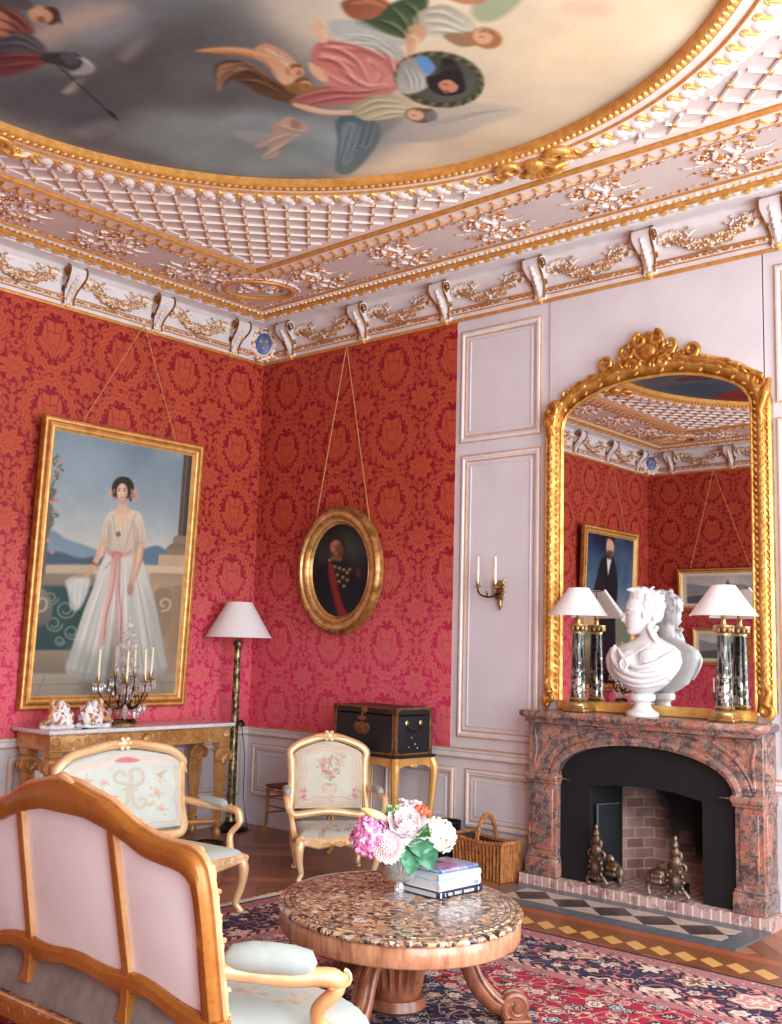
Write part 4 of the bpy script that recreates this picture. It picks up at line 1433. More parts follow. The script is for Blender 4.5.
for k in range(4):
    c.line([(344 + 5 * k, 556), (342 + 4 * k, 576), (342 + 3 * k, 590)], 2, (160, 110, 90), .5, .7)
    c.line([(196 - 7 * k, 516), (184 - 6 * k, 524), (176 - 4 * k, 528)], 2, (160, 110, 90), .5, .7)
for k in range(30):
    t = rng.uniform(0, 1)
    x0, x1 = 274 + 96 * t, 146 + 318 * t
    c.line([(x0, 480), (x0 * .6 + x1 * .4, 620), (x1 + rng.uniform(-6, 6), 850)], [1, 3, 5], (238, 238, 232) if k % 3 else (136, 142, 144), .9, .45)
c.poly([(150, 760), (230, 800), (300, 820), (280, 884), (180, 876), (136, 852)], (146, 150, 150), 8, .5)
c.poly([(400, 560), (436, 640), (462, 790), (470, 846), (430, 860), (410, 700)], (156, 158, 156), 6, .5)
for pts in ([(288, 470), (284, 560), (262, 660), (252, 750)], [(306, 470), (304, 560), (310, 660), (308, 760)]):
    c.line(pts, [2, 5, 6, 4], (232, 176, 170), .8, .7)
    c.line([(x + 7, y) for x, y in pts], [1, 3, 4, 3], (164, 96, 98), .8, .7)
c.poly([(140, 560), (170, 534), (206, 540), (196, 590), (168, 636)], (214, 216, 212), 2, .6)
for k in range(6):
    c.line([(146 + 10 * k, 536), (142 + 9 * k, 590), (150 + 6 * k, 634)], [1, 4, 2], (150, 156, 158) if k % 2 else (226, 228, 224), 1, .5)
g_ = c.a.mean(2, keepdims=True)
c.a = (c.a * .78 + g_ * .22) * np.array((.95, .93, .89))
c.a += np.random.default_rng(9).normal(0, 2.5, c.a.shape[:2] + (1,))
framed('framed_portrait', 'tall gilt-framed portrait of a lady in a white gown with pink ribbons', (.012, -1.60, 1.085), T_LEFT, 1.593, 2.31, .112, FPROF, c, (260, 380),
       cordtop=[(-.44, 2.31, .08, 3.25), (.50, 2.31, .08, 3.25)], lean=.0432)

# the gentleman, seen only in the mirror
c = Canvas(110, 160, [(0, 0), (100, 0), (100, 145), (0, 145)])
c.grad([(0, (34, 52, 78)), (.3, (58, 86, 110)), (.55, (140, 148, 148)), (.68, (176, 150, 112)), (.8, (104, 88, 68)), (1, (74, 60, 50))])
c.cloud(12, 40, 4, seed=6)
c.H = c.H @ np.array(((1.22, 0, -11.0), (0, 1.22, -26.0), (0, 0, 1)))
c.poly([(0, 92), (30, 86), (60, 90), (100, 84), (100, 104), (0, 106)], (110, 120, 96), 1.5)
c.poly([(66, 78), (98, 78), (98, 98), (66, 98)], (190, 160, 110), 1.2, curve=False)
c.poly([(36, 60), (44, 40), (58, 38), (68, 46), (72, 70), (66, 84), (64, 138), (36, 138), (38, 88)], (22, 24, 32), 1.0)
c.poly([(64, 50), (76, 66), (70, 78), (60, 74)], (26, 28, 36), .8)
c.ell(70, 74, 3, 3, (206, 160, 130), .5)
c.poly([(48, 40), (56, 40), (53, 54)], (226, 220, 210), .5, curve=False)
c.ell(51, 30, 6.5, 9, (214, 166, 134), .6)
c.poly([(43, 28), (46, 19), (56, 18), (60, 27), (56, 24), (48, 25)], (40, 28, 24), .6)
c.poly([(46, 34), (56, 34), (52, 41)], (60, 40, 32), .6, .8)
framed('framed_portrait', 'portrait of a standing man in a black suit, reflected in the overmantel mirror', (.012, -6.62, 1.10), T_LEFT, 1.55, 2.28, .112, FPROF, c, (110, 160),
       cordtop=[(-.42, 2.28, .0, 3.22), (.42, 2.28, .0, 3.22)], lean=.04)

# two small views on the far wall, seen only in the mirror
def view(kind):
    c = Canvas(110, 70, [(0, 0), (110, 0), (110, 70), (0, 70)])
    c.grad([(0, (176, 176, 172)), (.45, (206, 200, 190)), (.5, (150, 144, 138)), (1, (124, 120, 118))])
    c.cloud(6, 20, 3, seed=kind)
    c.poly([(0, 35), (30, 24), (70, 28), (110, 20), (110, 40), (0, 42)], (140, 146, 150), 1)
    c.poly([(0, 50), (60, 44), (110, 52), (110, 70), (0, 70)], (96, 96, 96), 1)
    if kind == 9:
        c.poly([(0, 30), (20, 18), (34, 34), (30, 52), (0, 54)], (46, 50, 46), 1)
    else:
        c.poly([(40, 30), (44, 14), (48, 30)], (90, 84, 80), .6, curve=False)
    b = 7
    for p in ([(0, 0), (110, 0), (110, b), (0, b)], [(0, 70 - b), (110, 70 - b), (110, 70), (0, 70)], [(0, 0), (b, 0), (b, 70), (0, 70)], [(110 - b, 0), (110, 0), (110, 70), (110 - b, 70)]):
        c.poly(p, (222, 212, 196), .4, curve=False)
    return c
framed('framed_view', 'upper gilt-framed pale harbour view, reflected in the overmantel mirror', (1.16, -D_Y + .012, 2.27), T_BACK, 1.30, .62, .075, FPROF, view(3), (110, 70), cordtop=[(-.45, .62, .05, 2.05), (.45, .62, .05, 2.05)], lean=.05)
framed('framed_view', 'lower small gilt-framed coast view with a dark tree, reflected in the mirror', (1.16, -D_Y + .012, 1.50), T_BACK, .86, .54, .06, FPROF, view(9), (110, 70), lean=.04)

# oval officer
c = Canvas(110, 160, [(70, 225), (412, 225), (412, 818), (70, 818)])
c.grad([(0, (20, 20, 18)), (.3, (34, 36, 34)), (.6, (16, 18, 26)), (1, (8, 10, 18))])
c.poly([(240, 300), (360, 330), (390, 440), (330, 470), (270, 430)], (62, 66, 58), 8, .7)
c.poly([(110, 400), (180, 380), (190, 460), (130, 480)], (56, 58, 52), 8, .6)
c.poly([(110, 540), (170, 470), (230, 460), (300, 500), (350, 540), (380, 640), (330, 820), (120, 820), (90, 640)], (14, 17, 30), 2)
c.ell(224, 375, 40, 58, (176, 108, 84), 1.5)
c.poly([(214, 380), (262, 350), (266, 430), (236, 440)], (86, 50, 42), 2, .8)
c.poly([(186, 350), (200, 318), (250, 318), (272, 370), (266, 420), (250, 360), (214, 336)], (40, 28, 22), 1.2)
c.ell(208, 372, 6, 3, (50, 30, 28), .7)
c.line([(196, 416), (216, 412)], 7, (70, 40, 34), .8)
c.poly([(190, 432), (246, 440), (250, 466), (200, 460)], (120, 84, 50), 1.2)
for x, y in ((190, 490), (214, 500), (240, 510), (266, 520), (286, 540), (200, 530), (230, 550), (262, 566), (286, 584), (210, 570), (240, 590), (268, 620), (184, 460), (300, 520)):
    c.ell(x, y, 11, 10, (150, 118, 66), 1.2)
    c.ell(x - 2, y - 3, 4, 4, (206, 178, 120), .8)
c.poly([(176, 470), (206, 500), (232, 620), (268, 740), (296, 800), (240, 800), (206, 680), (180, 560)], (126, 36, 34), 1.4)
c.poly([(330, 520), (356, 516), (360, 570), (340, 566)], (84, 40, 30), 1.5)
OPROF = [(0, 0), (0, .035), (.08, .06), (.2, .075), (.32, .07), (.38, .055), (.5, .06), (.62, .066), (.74, .05), (.8, .036), (.86, .044), (.92, .034), (1.0, .02)]
M_goldsm = gilt('smooth old gilding', (120, 74, 34), (204, 150, 86), (246, 216, 166), rough=.32, metal=.5, bump=.06)
framed('oval_portrait', 'oval gilt-framed dark portrait of an officer with a red sash', (1.155, -.010, 1.73), T_RIGHT, 1.0, 1.14, .165, OPROF, c, (110, 160),
       cordtop=[(-.32, 1.00, .02, 2.59), (.34, .98, .02, 2.59)], mats=M_goldsm, oval=True, lean=.02)
# ------------------------------------------------------------------ fireplace
def marble_rose():
    t = NT('rose and grey marble')
    w = t.noise(scale=6, detail=4, dist=.4)
    x, y, z = t.xyz()
    v = t.vec(x + w * .10, y + w * .10, z + w * .14)
    n1 = t.noise(v, scale=13, detail=5, rough=.62)
    n2 = t.noise(v, scale=24, detail=4, rough=.6)
    n3 = t.noise(v, scale=5, detail=2)
    base = t.ramp(n3, [(.3, (178, 112, 88)), (.5, (158, 104, 88)), (.7, (182, 142, 126))])
    grey = n1.smooth(.44, .53)
    base = t.mix(grey * .9, base, t.ramp(n2, [(.3, (62, 54, 56)), (.6, (112, 98, 96)), (.8, (160, 142, 134))]))
    vein = (n2 - .52).abs().smooth(0, .02, 1, 0)
    base = t.mix(vein * .55, base, lin((214, 184, 168)))
    t.set(Base_Color=base, Roughness=.24, Coat_Weight=.2)
    return t.m
M_rose = marble_rose()
M_iron = plain('black iron', (12, 14, 19), (8, 9, 12), sc=20, rough=.65, metal=.0, bump=.15, bsc=80)
M_soot = plain('soot', (9, 9, 11), rough=.95)
M_bronze = gilt('tarnished bronze', (30, 24, 20), (92, 72, 58), (176, 150, 126), rough=.45, metal=.7)
M_brass = gilt('old brass', (52, 36, 18), (140, 108, 64), (226, 196, 142), rough=.34, metal=.9)
M_wax = plain('ivory wax', (244, 232, 206), (236, 222, 190), sc=20, rough=.45, Subsurface_Weight=.15)
M_wick = plain('wick', (50, 40, 34), rough=.9)

def hearthmat():
    t = NT('inlaid hearth stone')
    x, y, z = t.xyz()
    u = (x - 3.36) / .30
    w = (y + .52) / .15
    d = (u.frac() - .5).abs() * 2.0 + w.abs()
    n = t.noise(scale=14, detail=4)
    cream = t.mix(n, lin((206, 190, 172)), lin((170, 148, 134)))
    blk = t.mix(n, lin((38, 34, 36)), lin((66, 58, 58)))
    slate = t.mix(n, lin((74, 82, 88)), lin((104, 112, 118)))
    inner = t.mix(d.lt(1.0), cream, blk)
    edge = w.abs().gt(1.02).max(x.lt(3.36)).max(x.gt(4.90))
    t.set(Base_Color=t.mix(edge, inner, slate), Roughness=.3)
    return t.m
T_FP = T_RIGHT
fp = thing('fireplace', 'rose and grey marble chimneypiece with a black arched iron insert', 'fireplace', (0, 0, 0))
arch = [(4.155 + .645 * math.cos(a), .74 + .29 * math.sin(a) ** .80) for a in np.linspace(0, pi, 40)]
poly = [(3.275, .08), (3.51, .08)] + arch[::-1] + [(4.80, .08), (4.985, .08), (4.985, 1.165), (3.275, 1.165)]
m = MB().prism(poly, .013, .225, T=T_FP)
obj('surround', m, M_rose, fp, bevel=.004)
m = MB()
ap = [(3.51, .76)] + arch[::-1] + [(4.80, .76)]
m.mould(ap[::-1], [(.0, .2), (.0, .242), (.025, .252), (.05, .246), (.056, .228), (.078, .238), (.105, .238), (.112, .225)], closed=False, T=T_FP)
obj('arch_moulding', m, M_rose, fp, ang=30)
for x0, x1 in ((3.275, 3.51), (4.80, 4.985)):
    m = MB()
    m.rbox(x0 - .02, x1 + .012, .735, .785, .013, .255, .012, T=T_FP)
    m.rbox(x0 - .012, x1 + .006, .715, .737, .013, .242, .006, T=T_FP)
    obj('capital', m, M_rose, fp)
    m = MB().rbox(x0 - .014, x1 + .01, .08, .205, .013, .248, .008, T=T_FP)
    m.rbox(x0 - .006, x1 + .004, .205, .225, .013, .238, .006, T=T_FP)
    obj('plinth', m, M_rose, fp)
    m = MB()
    m.rbox(x0 + .03, x1 - .03, .26, .68, .22, .236, .01, T=T_FP)
    obj('pilaster_panel', m, M_rose, fp)
m = MB()
sl = [(3.25, -.012), (3.25, -.16), (3.235, -.23), (3.25, -.315), (3.31, -.34), (3.7, -.333), (4.12, -.34), (4.54, -.333), (4.94, -.34), (5.005, -.315), (5.02, -.23), (5.005, -.16), (5.005, -.012)]
m.loft([[(x * 1 + (4.125 - x) * k, y + .35 * 0 - (y + .012) * k * 3.0, z) for x, y in sl] for k, z in ((.035, 1.145), (.03, 1.165), (.02, 1.172), (.0, 1.185), (-.004, 1.20), (0, 1.216), (.006, 1.225))])
obj('mantel_shelf', m, M_rose, fp, ang=50)
m = MB()
for x0, x1, s in ((3.30, 3.62, 1), (4.64, 4.96, -1)):
    e = x0 if s > 0 else x1
    pts = catmull([(e + s * .03, .82, .228), (e + s * .04, .98, .23), (e + s * .03, 1.11, .228), (e + s * .16, 1.12, .23), (e + s * .30, 1.105, .228), (e + s * .17, 1.02, .23), (e + s * .07, .90, .228)], 5, True)
    m.tube(pts, .010, 6, closed=True, T=T_FP)
m.tube([(3.72, 1.125, .226), (4.15, 1.135, .232), (4.55, 1.125, .226)], .012, 6, T=T_FP)
obj('frieze_carving', m, M_rose, fp)
for x0, z0, z1 in ((4.985, .26, .68), (4.985, .84, 1.09)):
    obj('side_panel', MB().rbox(x0 - .01, x0 + .012, -.20, -.05, z0, z1, .008), M_rose, fp)
# iron insert with the firebox behind it
ain = [(4.155 + .66 * math.cos(a), .735 + .31 * math.sin(a) ** .80) for a in np.linspace(0, pi, 40)]
box = [(3.735, .08), (3.735, .725), (3.95, .752), (4.16, .758), (4.36, .75), (4.565, .715), (4.565, .08)]
poly = [(3.495, .08)] + [(3.495, .735)] + ain[::-1] + [(4.815, .735), (4.815, .08)] + box[::-1]
obj('iron_insert', MB().prism(poly, .165, .18, T=T_FP), M_iron, fp)
m = MB()
m.add([(3.735, -.166, .08), (3.735, -.166, .80), (3.88, .34, .80), (3.88, .34, .08)], [(0, 1, 2, 3)])
m.add([(4.565, -.166, .08), (4.565, -.166, .80), (4.46, .34, .80), (4.46, .34, .08)], [(3, 2, 1, 0)])
m.add([(3.735, -.166, .80), (4.565, -.166, .80), (4.46, .34, .80), (3.88, .34, .80)], [(0, 1, 2, 3)])
obj('firebox_cheek', m, M_soot, fp)
obj('firebox_back', MB().box(3.86, 4.48, .335, .37, .08, .82), M_brick, fp)
obj('firebox_side', MB().add([(3.94, .34, .08), (3.94, .34, .80), (3.80, .10, .80), (3.80, .10, .08)], [(0, 1, 2, 3)]), M_brick, fp)
obj('brick_curb', MB().box(3.215, 5.03, -.25, .36, 0, .079), M_curb, fp)
hs = struct('trim_3', MB().box(3.25, 5.03, -.775, -.252, 0, .012), hearthmat())
def inlay():
    t = NT('lozenge parquet inlay')
    x, y, z = t.xyz()
    w = (y + 1.08) / .075
    u = x / .150 + w * .28
    d = (u.frac() - .5).abs() * 2.0 + (w.abs() * .80)
    n = t.noise(t.vec(x * 3.0, y * 40.0), scale=2, detail=3)
    wood = t.mix(n, lin((104, 62, 38)), lin((150, 92, 54)))
    loz = t.mix(n, lin((206, 150, 80)), lin((226, 178, 112)))
    red = t.mix(n, lin((150, 78, 46)), lin((178, 98, 62)))
    c = t.mix(d.lt(.92), wood, loz)
    c = t.mix((y + .84).abs().lt(.045), c, red)
    t.set(Base_Color=c, Roughness=.28)
    return t.m
obj('inlaid_strip', MB().box(2.9, 5.6, -1.20, -.78, 0, .0015), inlay(), bpy.data.objects['floor'])

# andirons
def andiron(label, x, y, rz, s):
    t = thing('andiron', label, 'andiron', (x, y, .0805), rz, 'andirons in the hearth')
    m = MB()
    for k in (-1, 1):
        m.tube([(0, k * .02, .05), (0, k * .06, .06), (0, k * .085, .03), (0, k * .075, .008), (0, k * .055, .014)], [.02, .017, .014, .012, .010], 8)
    m.ell((0, 0, .12), (.028, .058, .075), 12, 8)
    for q in range(12):
        a = q * pi / 6
        m.ell((.012, .055 * math.cos(a), .12 + .072 * math.sin(a)), .014, 6, 4)
    m.ell((.022, 0, .12), (.018, .024, .034), 8, 6)
    for k in (-1, 1):
        m.tube([(0, k * yy, .19 + zz) for yy, zz in spiral((.045, .02), .034, .008, pi, 1.3, 16)], .012, 7)
    m.ell((0, 0, .235), (.034, .04, .05), 10, 7)
    m.ell((0, 0, .30), (.028, .032, .035), 10, 7)
    m.ell((0, 0, .345), (.024, .024, .032), 10, 7)
    m.ell((0, 0, .385), (.018, .016, .022), 8, 6)
    m.ell((.022, 0, .342), (.008, .006, .010), 6, 4)
    for k in (-1, 1):
        m.ell((0, k * .035, .28), (.014, .016, .03), 8, 5)
    obj('figure', fuse(m, .006, 2), M_bronze, t)
    m = MB()
    m.ell((-.02, s * .13, .13), (.035, .065, .055), 10, 7)
    m.ell((-.02, s * .18, .11), (.03, .035, .05), 8, 6)
    m.tube([(-.02, s * .185, .10), (-.01, s * .19, .05), (0, s * .175, .012)], [.024, .018, .014], 8)
    m.ell((-.02, s * .10, .19), (.022, .035, .03), 8, 6)
    m.tube([(-.02, s * .05, .10), (-.02, s * .12, .09)], .02, 8)
    for q in range(8):
        m.ell((.008, s * (.10 + .018 * (q % 4)), .10 + .035 * (q // 4)), .014, 6, 4)
    obj('side_scroll', fuse(m, .006, 2), M_bronze, t)
    m = MB().box(-.22, -.02, -.012, .012, .05, .075).box(-.22, -.20, -.012, .012, 0, .06)
    obj('log_bar', m, M_iron, t)
    return t
andiron('bronze andiron with an oval shield at the left of the hearth opening', 3.825, -.222, R(-100), 1)
andiron('shadowed bronze andiron at the right of the hearth opening', 4.40, -.222, R(-84), -1)
t = thing('fire_guard', 'upright black fire plate with a pale edge inside the hearth', 'fire guard', (3.790, -.10, .081), R(72))
obj('plate', MB().box(-.035, .16, -.008, .0, .0, .52), M_iron, t)
obj('edge_strip', MB().box(-.046, -.035, -.010, .002, 0, .52).box(-.046, .16, -.010, .002, .52, .526), plain('pale metal edge', (120, 126, 132), rough=.35, metal=.6), t)

# fire irons leaning in the corner beside the chimneypiece
for i, (x0, x1, kind) in enumerate(((3.196, 3.205, 'poker'), (3.196, 3.238, 'shovel'))):
    t = thing('fire_' + kind, ('black iron poker leaning beside the chimneypiece, nearer the basket', 'black iron shovel leaning closest to the chimneypiece')[i], 'fire iron', (0, 0, 0), 0)
    m = MB().tube([(x0, (-.085, -.06)[i], .012), (x1, (-.062, -.048)[i], (.58, .68)[i])], .0065, 8)
    obj('shaft', m, M_iron, t)
    m = MB().ell((x1, (-.060, -.046)[i], (.592, .692)[i]), (.012, .012, .022), 8, 6)
    obj('handle', m, M_iron, t)
    if kind == 'shovel':
        obj('pan', MB().rbox(x0 - .018, x0 + .018, -.068, -.052, .002, .10, .006), M_iron, t)

# ------------------------------------------------------------------ overmantel mirror
M_mirror = NT('mirror glass')
M_mirror.set(Base_Color=(.86, .86, .86), Metallic=1.0, Roughness=.01)
M_mirror = M_mirror.m
mr = thing('overmantel_mirror', 'tall arched mirror in a carved gilt frame above the chimneypiece', 'mirror', (0, 0, 0))
Xc = 4.14
half = [(.73, 3.30), (.715, 3.36), (.67, 3.425), (.60, 3.475), (.50, 3.52), (.38, 3.56), (.24, 3.588), (.1, 3.60)]
inner = [(Xc - .73, 1.29)] + [(Xc - dx, z) for dx, z in half] + [(Xc + dx, z) for dx, z in half[::-1]] + [(Xc + .73, 1.29)]
MZ = .014
m = MB().prism([(x + (.02 if x > Xc else -.02), z + (.02 if z > 2 else -.02)) for x, z in inner], MZ, MZ + .012, T=T_RIGHT)
obj('glass', m, M_mirror, mr, ang=10)
m = MB().mould(inner[::-1], [(-.012, MZ), (-.012, MZ + .02), (.0, MZ + .028), (.012, MZ + .02), (.03, MZ + .035), (.06, MZ + .055), (.09, MZ + .055), (.105, MZ + .04), (.12, MZ + .046), (.135, MZ + .03), (.137, MZ)][::1], closed=False, T=T_RIGHT)
m.box(Xc - .74, Xc + .74, 1.232, 1.295, MZ, MZ + .035, T=T_RIGHT)
r_ = random.Random(4)
P = inner[:1] + [(Xc - .73, z) for z in np.arange(1.34, 3.28, .045)] + inner[1:-1] + [(Xc + .73, z) for z in np.arange(3.26, 1.33, -.045)]
for i in range(1, len(P) - 1):
    t_ = (V(P[i + 1]) - V(P[i - 1])).normalized()
    nrm = V((-t_.y, t_.x))
    a = math.atan2(t_.y, t_.x)
    for off, ra, hh, da in ((.03, .022, .034, .5), (.075, .030, .052, -.6), (.112, .02, .042, .7)):
        q = V(P[i]) + nrm * off
        m.ell((q.x, q.y, MZ + hh), (ra, ra * .48, .013), 6, 4, Euler((0, 0, a + da + (i % 2) * .5)).to_matrix(), T=T_RIGHT)
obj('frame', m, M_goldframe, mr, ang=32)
m = MB()
def sc(c, r0, r1, a0, turns, w0, w1, h, s=1):
    pts = spiral((0, 0), r0, r1, a0, turns, 20)
    m.tube([(c[0] + s * x, c[1] + y, h) for x, y in pts], [w0 + (w1 - w0) * k / 20 for k in range(21)], 7, T=T_RIGHT)
H0 = MZ + .05
ht = [(Xc + .085 * math.sin(a) ** 3, 3.775 + .062 * math.cos(a) - .026 * math.cos(2 * a) - .012 * math.cos(3 * a)) for a in np.linspace(0, 2 * pi, 30, endpoint=False)]
m.prism(ht, MZ, H0 + .01, T=T_RIGHT)
m.ell((Xc, 3.775, H0), (.07, .06, .03), 12, 7, T=T_RIGHT)
m.tube([(x * 1.35 - Xc * .35, z * 1.3 - 3.775 * .3, H0) for x, z in ht], .018, 7, closed=True, T=T_RIGHT)
for s in (-1, 1):
    sc((Xc + s * .06, 3.86), .055, .012, pi / 2, 1.3 * -1, .022, .012, H0 + .01, s)
    sc((Xc + s * .17, 3.80), .06, .014, pi, 1.4, .022, .010, H0, s)
    sc((Xc + s * .33, 3.735), .055, .012, -pi / 2, 1.4, .024, .010, H0, s)
    sc((Xc + s * .12, 3.68), .05, .012, 0, 1.3, .02, .010, H0 + .01, s)
    sc((Xc + s * .56, 3.60), .042, .010, -pi / 2, 1.3, .018, .008, H0 - .01, s)
    sc((Xc + s * .80, 3.44), .05, .012, pi / 2, 1.4, .022, .010, H0, s)
    m.tube([(Xc + s * .86, 3.46, H0 - .02), (Xc + s * .84, 3.36, H0), (Xc + s * .80, 3.24, H0), (Xc + s * .815, 3.14, H0 - .01)], [.016, .034, .026, .008], 8, T=T_RIGHT)
    m.tube([(Xc + s * .70, 3.50, H0 - .01), (Xc + s * .77, 3.50, H0), (Xc + s * .83, 3.47, H0)], [.012, .026, .02], 8, T=T_RIGHT)
    m.tube([(Xc + s * .20, 3.70, H0), (Xc + s * .32, 3.665, H0), (Xc + s * .48, 3.63, H0), (Xc + s * .62, 3.565, H0 - .01), (Xc + s * .72, 3.50, H0 - .01)], [.03, .026, .024, .022, .012], 8, T=T_RIGHT)
    for k in range(14):
        t_ = k / 13
        m.ell((Xc + s * (.14 + .56 * t_), 3.76 - .17 * t_ - .05 * t_ * t_ + r_.uniform(-.025, .03), H0 + r_.uniform(-.02, .012)), (.030, .014, .014), 6, 4, Euler((0, 0, r_.uniform(0, 3))).to_matrix(), T=T_RIGHT)
    for i in range(4):
        m.tube([(Xc + s * (.20 + .035 * i), 3.69, MZ + .03), (Xc + s * (.22 + .035 * i), 3.78 - .014 * i, MZ + .03)], .006, 5, T=T_RIGHT)
    for i in range(3):
        m.tube([(Xc + s * .19, 3.71 + .025 * i, MZ + .03), (Xc + s * .34, 3.70 + .012 * i, MZ + .03)], .006, 5, T=T_RIGHT)
    # lower corner scrolls
    sc((Xc + s * .805, 1.30), .05, .012, -pi / 2, 1.3, .024, .012, H0, s)
    m.tube([(Xc + s * .80, 1.34, H0), (Xc + s * .83, 1.42, H0), (Xc + s * .79, 1.50, H0 - .01), (Xc + s * .81, 1.57, H0 - .02)], [.034, .026, .018, .006], 8, T=T_RIGHT)
for k in range(5):
    a = (k - 2) * .4
    m.tube([(Xc, 3.84, H0), (Xc + .06 * math.sin(a), 3.84 + .07 * math.cos(a), H0 + .01)], [.012, .022], 7, T=T_RIGHT)
for k in range(40):
    a = r_.uniform(0, 6.28)
    d = r_.uniform(.75, 1.25)
    m.ell((Xc + .15 * d * math.cos(a), 3.775 + .105 * d * math.sin(a), H0 + r_.uniform(-.01, .015)), (.026, .012, .014), 6, 4, Euler((0, 0, r_.uniform(0, 3))).to_matrix(), T=T_RIGHT)
obj('crest', fuse(m, .0065, 1), M_goldframe, mr)

# ------------------------------------------------------------------ marble bust
t = NT('white statuary marble')
n = t.noise(scale=7, detail=5, dist=1.2)
t.set(Base_Color=t.mix((n - .5).abs().smooth(0, .03, .25, 0), lin((218, 214, 212)), lin((184, 180, 178))), Roughness=.4)
M_marble = t.m
MT = 1.2255
bu = thing('marble_bust', 'white marble bust of a woman with flowers in her hair, on the mantel', 'bust', (4.142, -.172, MT), R(2))
m = MB().lathe([(0, 0), (.108, 0), (.112, .012), (.108, .026), (.092, .036), (.070, .05), (.056, .07), (.054, .088), (.066, .10), (.084, .108), (.088, .125), (.088, .142), (.078, .152), (0, .154)], 32)
obj('socle', m, M_marble, bu)
m = MB()
# torso shell, tapering below the drapery
m.loft([[(cx + rx * math.cos(a), cy + ry * math.sin(a), z) for a in np.linspace(0, 2 * pi, 28, endpoint=False)] for z, cx, cy, rx, ry in
        ((.150, .015, -.005, .055, .05), (.175, .015, -.01, .105, .075), (.22, .02, -.012, .165, .10), (.28, .025, -.014, .205, .115), (.34, .03, -.012, .232, .122), (.40, .033, -.006, .245, .118), (.44, .036, 0, .235, .105), (.475, .04, .004, .19, .088), (.505, .045, .006, .12, .07), (.53, .045, .006, .075, .062))])
m.tube([(.045, .006, .50), (.04, .004, .56), (.025, .0, .63)], [.070, .058, .060], 14)
body, m = m, MB()
sec = [(.545, -.080, -.03, .020), (.556, -.096, .0, .034), (.572, -.1005, .03, .046), (.586, -.094, .05, .054), (.597, -.1005, .065, .058), (.606, -.096, .072, .060), (.615, -.103, .08, .063), (.628, -.099, .09, .067),
       (.655, -.1005, .10, .071), (.685, -.094, .108, .073), (.704, -.096, .112, .074), (.722, -.103, .115, .075), (.752, -.100, .115, .074), (.785, -.086, .104, .068), (.815, -.06, .085, .055), (.835, -.02, .055, .03)]
m.loft([[((xf + xk) / 2 + (xk - xf) / 2 * math.copysign(abs(math.cos(a)) ** .9, math.cos(a)), hw * math.copysign(abs(math.sin(a)) ** .85, math.sin(a)), z) for a in np.linspace(0, 2 * pi, 32, endpoint=False)] for z, xf, xk, hw in sec])
m.tube([(-.094, 0, .712), (-.104, 0, .685), (-.118, 0, .655), (-.126, 0, .642), (-.108, 0, .630)], [.010, .011, .012, .014, .013], 9)
for s in (-1, 1):
    m.ell((-.106, s * .012, .638), (.012, .009, .008), 8, 5)
    m.ell((-.082, s * .032, .690), (.014, .017, .010), 10, 6)
    m.tube([(-.100, s * .008, .716), (-.094, s * .034, .722), (-.066, s * .060, .712)], [.007, .009, .006], 7)
    m.tube([(-.094, s * .016, .692), (-.092, s * .033, .700), (-.072, s * .052, .690)], .0045, 6)
    m.ell((.02, s * .076, .675), (.012, .010, .028), 8, 5)
m.ell((-.100, 0, .6165), (.010, .022, .0065), 8, 5)
m.ell((-.098, 0, .600), (.010, .019, .0075), 8, 5)
# hair, ringlets, flowers
r_ = random.Random(12)
m.ell((.055, 0, .75), (.10, .088, .10), 14, 9)
m.ell((.01, 0, .80), (.092, .082, .062), 14, 8)
m.ell((.09, 0, .69), (.062, .07, .07), 12, 8)
for k in range(46):
    a = r_.uniform(-1.9, 1.9)
    b = r_.uniform(-1.2, 1.2)
    c_ = V((.055 + .098 * math.cos(a) * math.cos(b) - .01, .09 * math.sin(b), .76 + .095 * math.sin(a) * math.cos(b)))
    if c_.x < -.03 and c_.z < .78:
        continue
    m.tube([(c_.x + .02 * math.cos(q), c_.y, c_.z + .02 * math.sin(q)) for q in np.linspace(a, a + 4.2, 8)], .0085, 6)
for yy in (-.045, .0, .04):
    pts = [(.075 + .022 * math.cos(k * 1.1), yy + .018 * math.sin(k * 1.1) - .02, .66 - .024 * k) for k in range(9)]
    m.tube(pts, [.02] * 8 + [.010], 8)
m.tube([(.09 + .02 * math.cos(k * 1.2), -.075 + .016 * math.sin(k * 1.2), .60 - .02 * k) for k in range(8)], [.017] * 7 + [.008], 8)
for k in range(22):
    q = V((r_.uniform(-.075, .06), r_.uniform(-.065, .06), .865))
    q.z = .845 + .02 * r_.random() - abs(q.x + .01) * .2
    for j in range(5):
        m.ell(q + V((.014 * math.cos(j * 1.256), .014 * math.sin(j * 1.256), 0)), .010, 6, 4)
    m.ell(q + V((0, 0, .007)), .008, 6, 4)
HT = MX.Translation((.045, 0, 0)) @ MX.Rotation(R(22), 4, 'Z') @ MX.Translation((-.045, 0, 0))
body.add(m.v, m.f, HT)
m = body
# bosom and drapery folds
m.ell((-.05, -.095, .385), (.07, .045, .06), 12, 8)
m.ell((.085, -.10, .385), (.075, .045, .062), 12, 8)
def fold(pts, w):
    m.tube(catmull(pts, 5), np.interp(np.linspace(0, 1, (len(pts) - 1) * 5 + 1), np.linspace(0, 1, len(w)), w).tolist(), 8)
fold([(-.185, -.03, .47), (-.175, -.09, .40), (-.10, -.135, .32), (.03, -.145, .275), (.16, -.11, .29), (.25, -.04, .36)], [.012, .02, .024, .024, .02, .012])
fold([(-.20, -.04, .42), (-.17, -.09, .34), (-.08, -.125, .265), (.04, -.13, .235), (.16, -.09, .26), (.25, -.03, .32)], [.016, .022, .024, .022, .018, .012])
fold([(-.21, -.03, .38), (-.16, -.08, .29), (-.05, -.11, .22), (.06, -.11, .205), (.16, -.07, .225)], [.018, .022, .02, .018, .012])
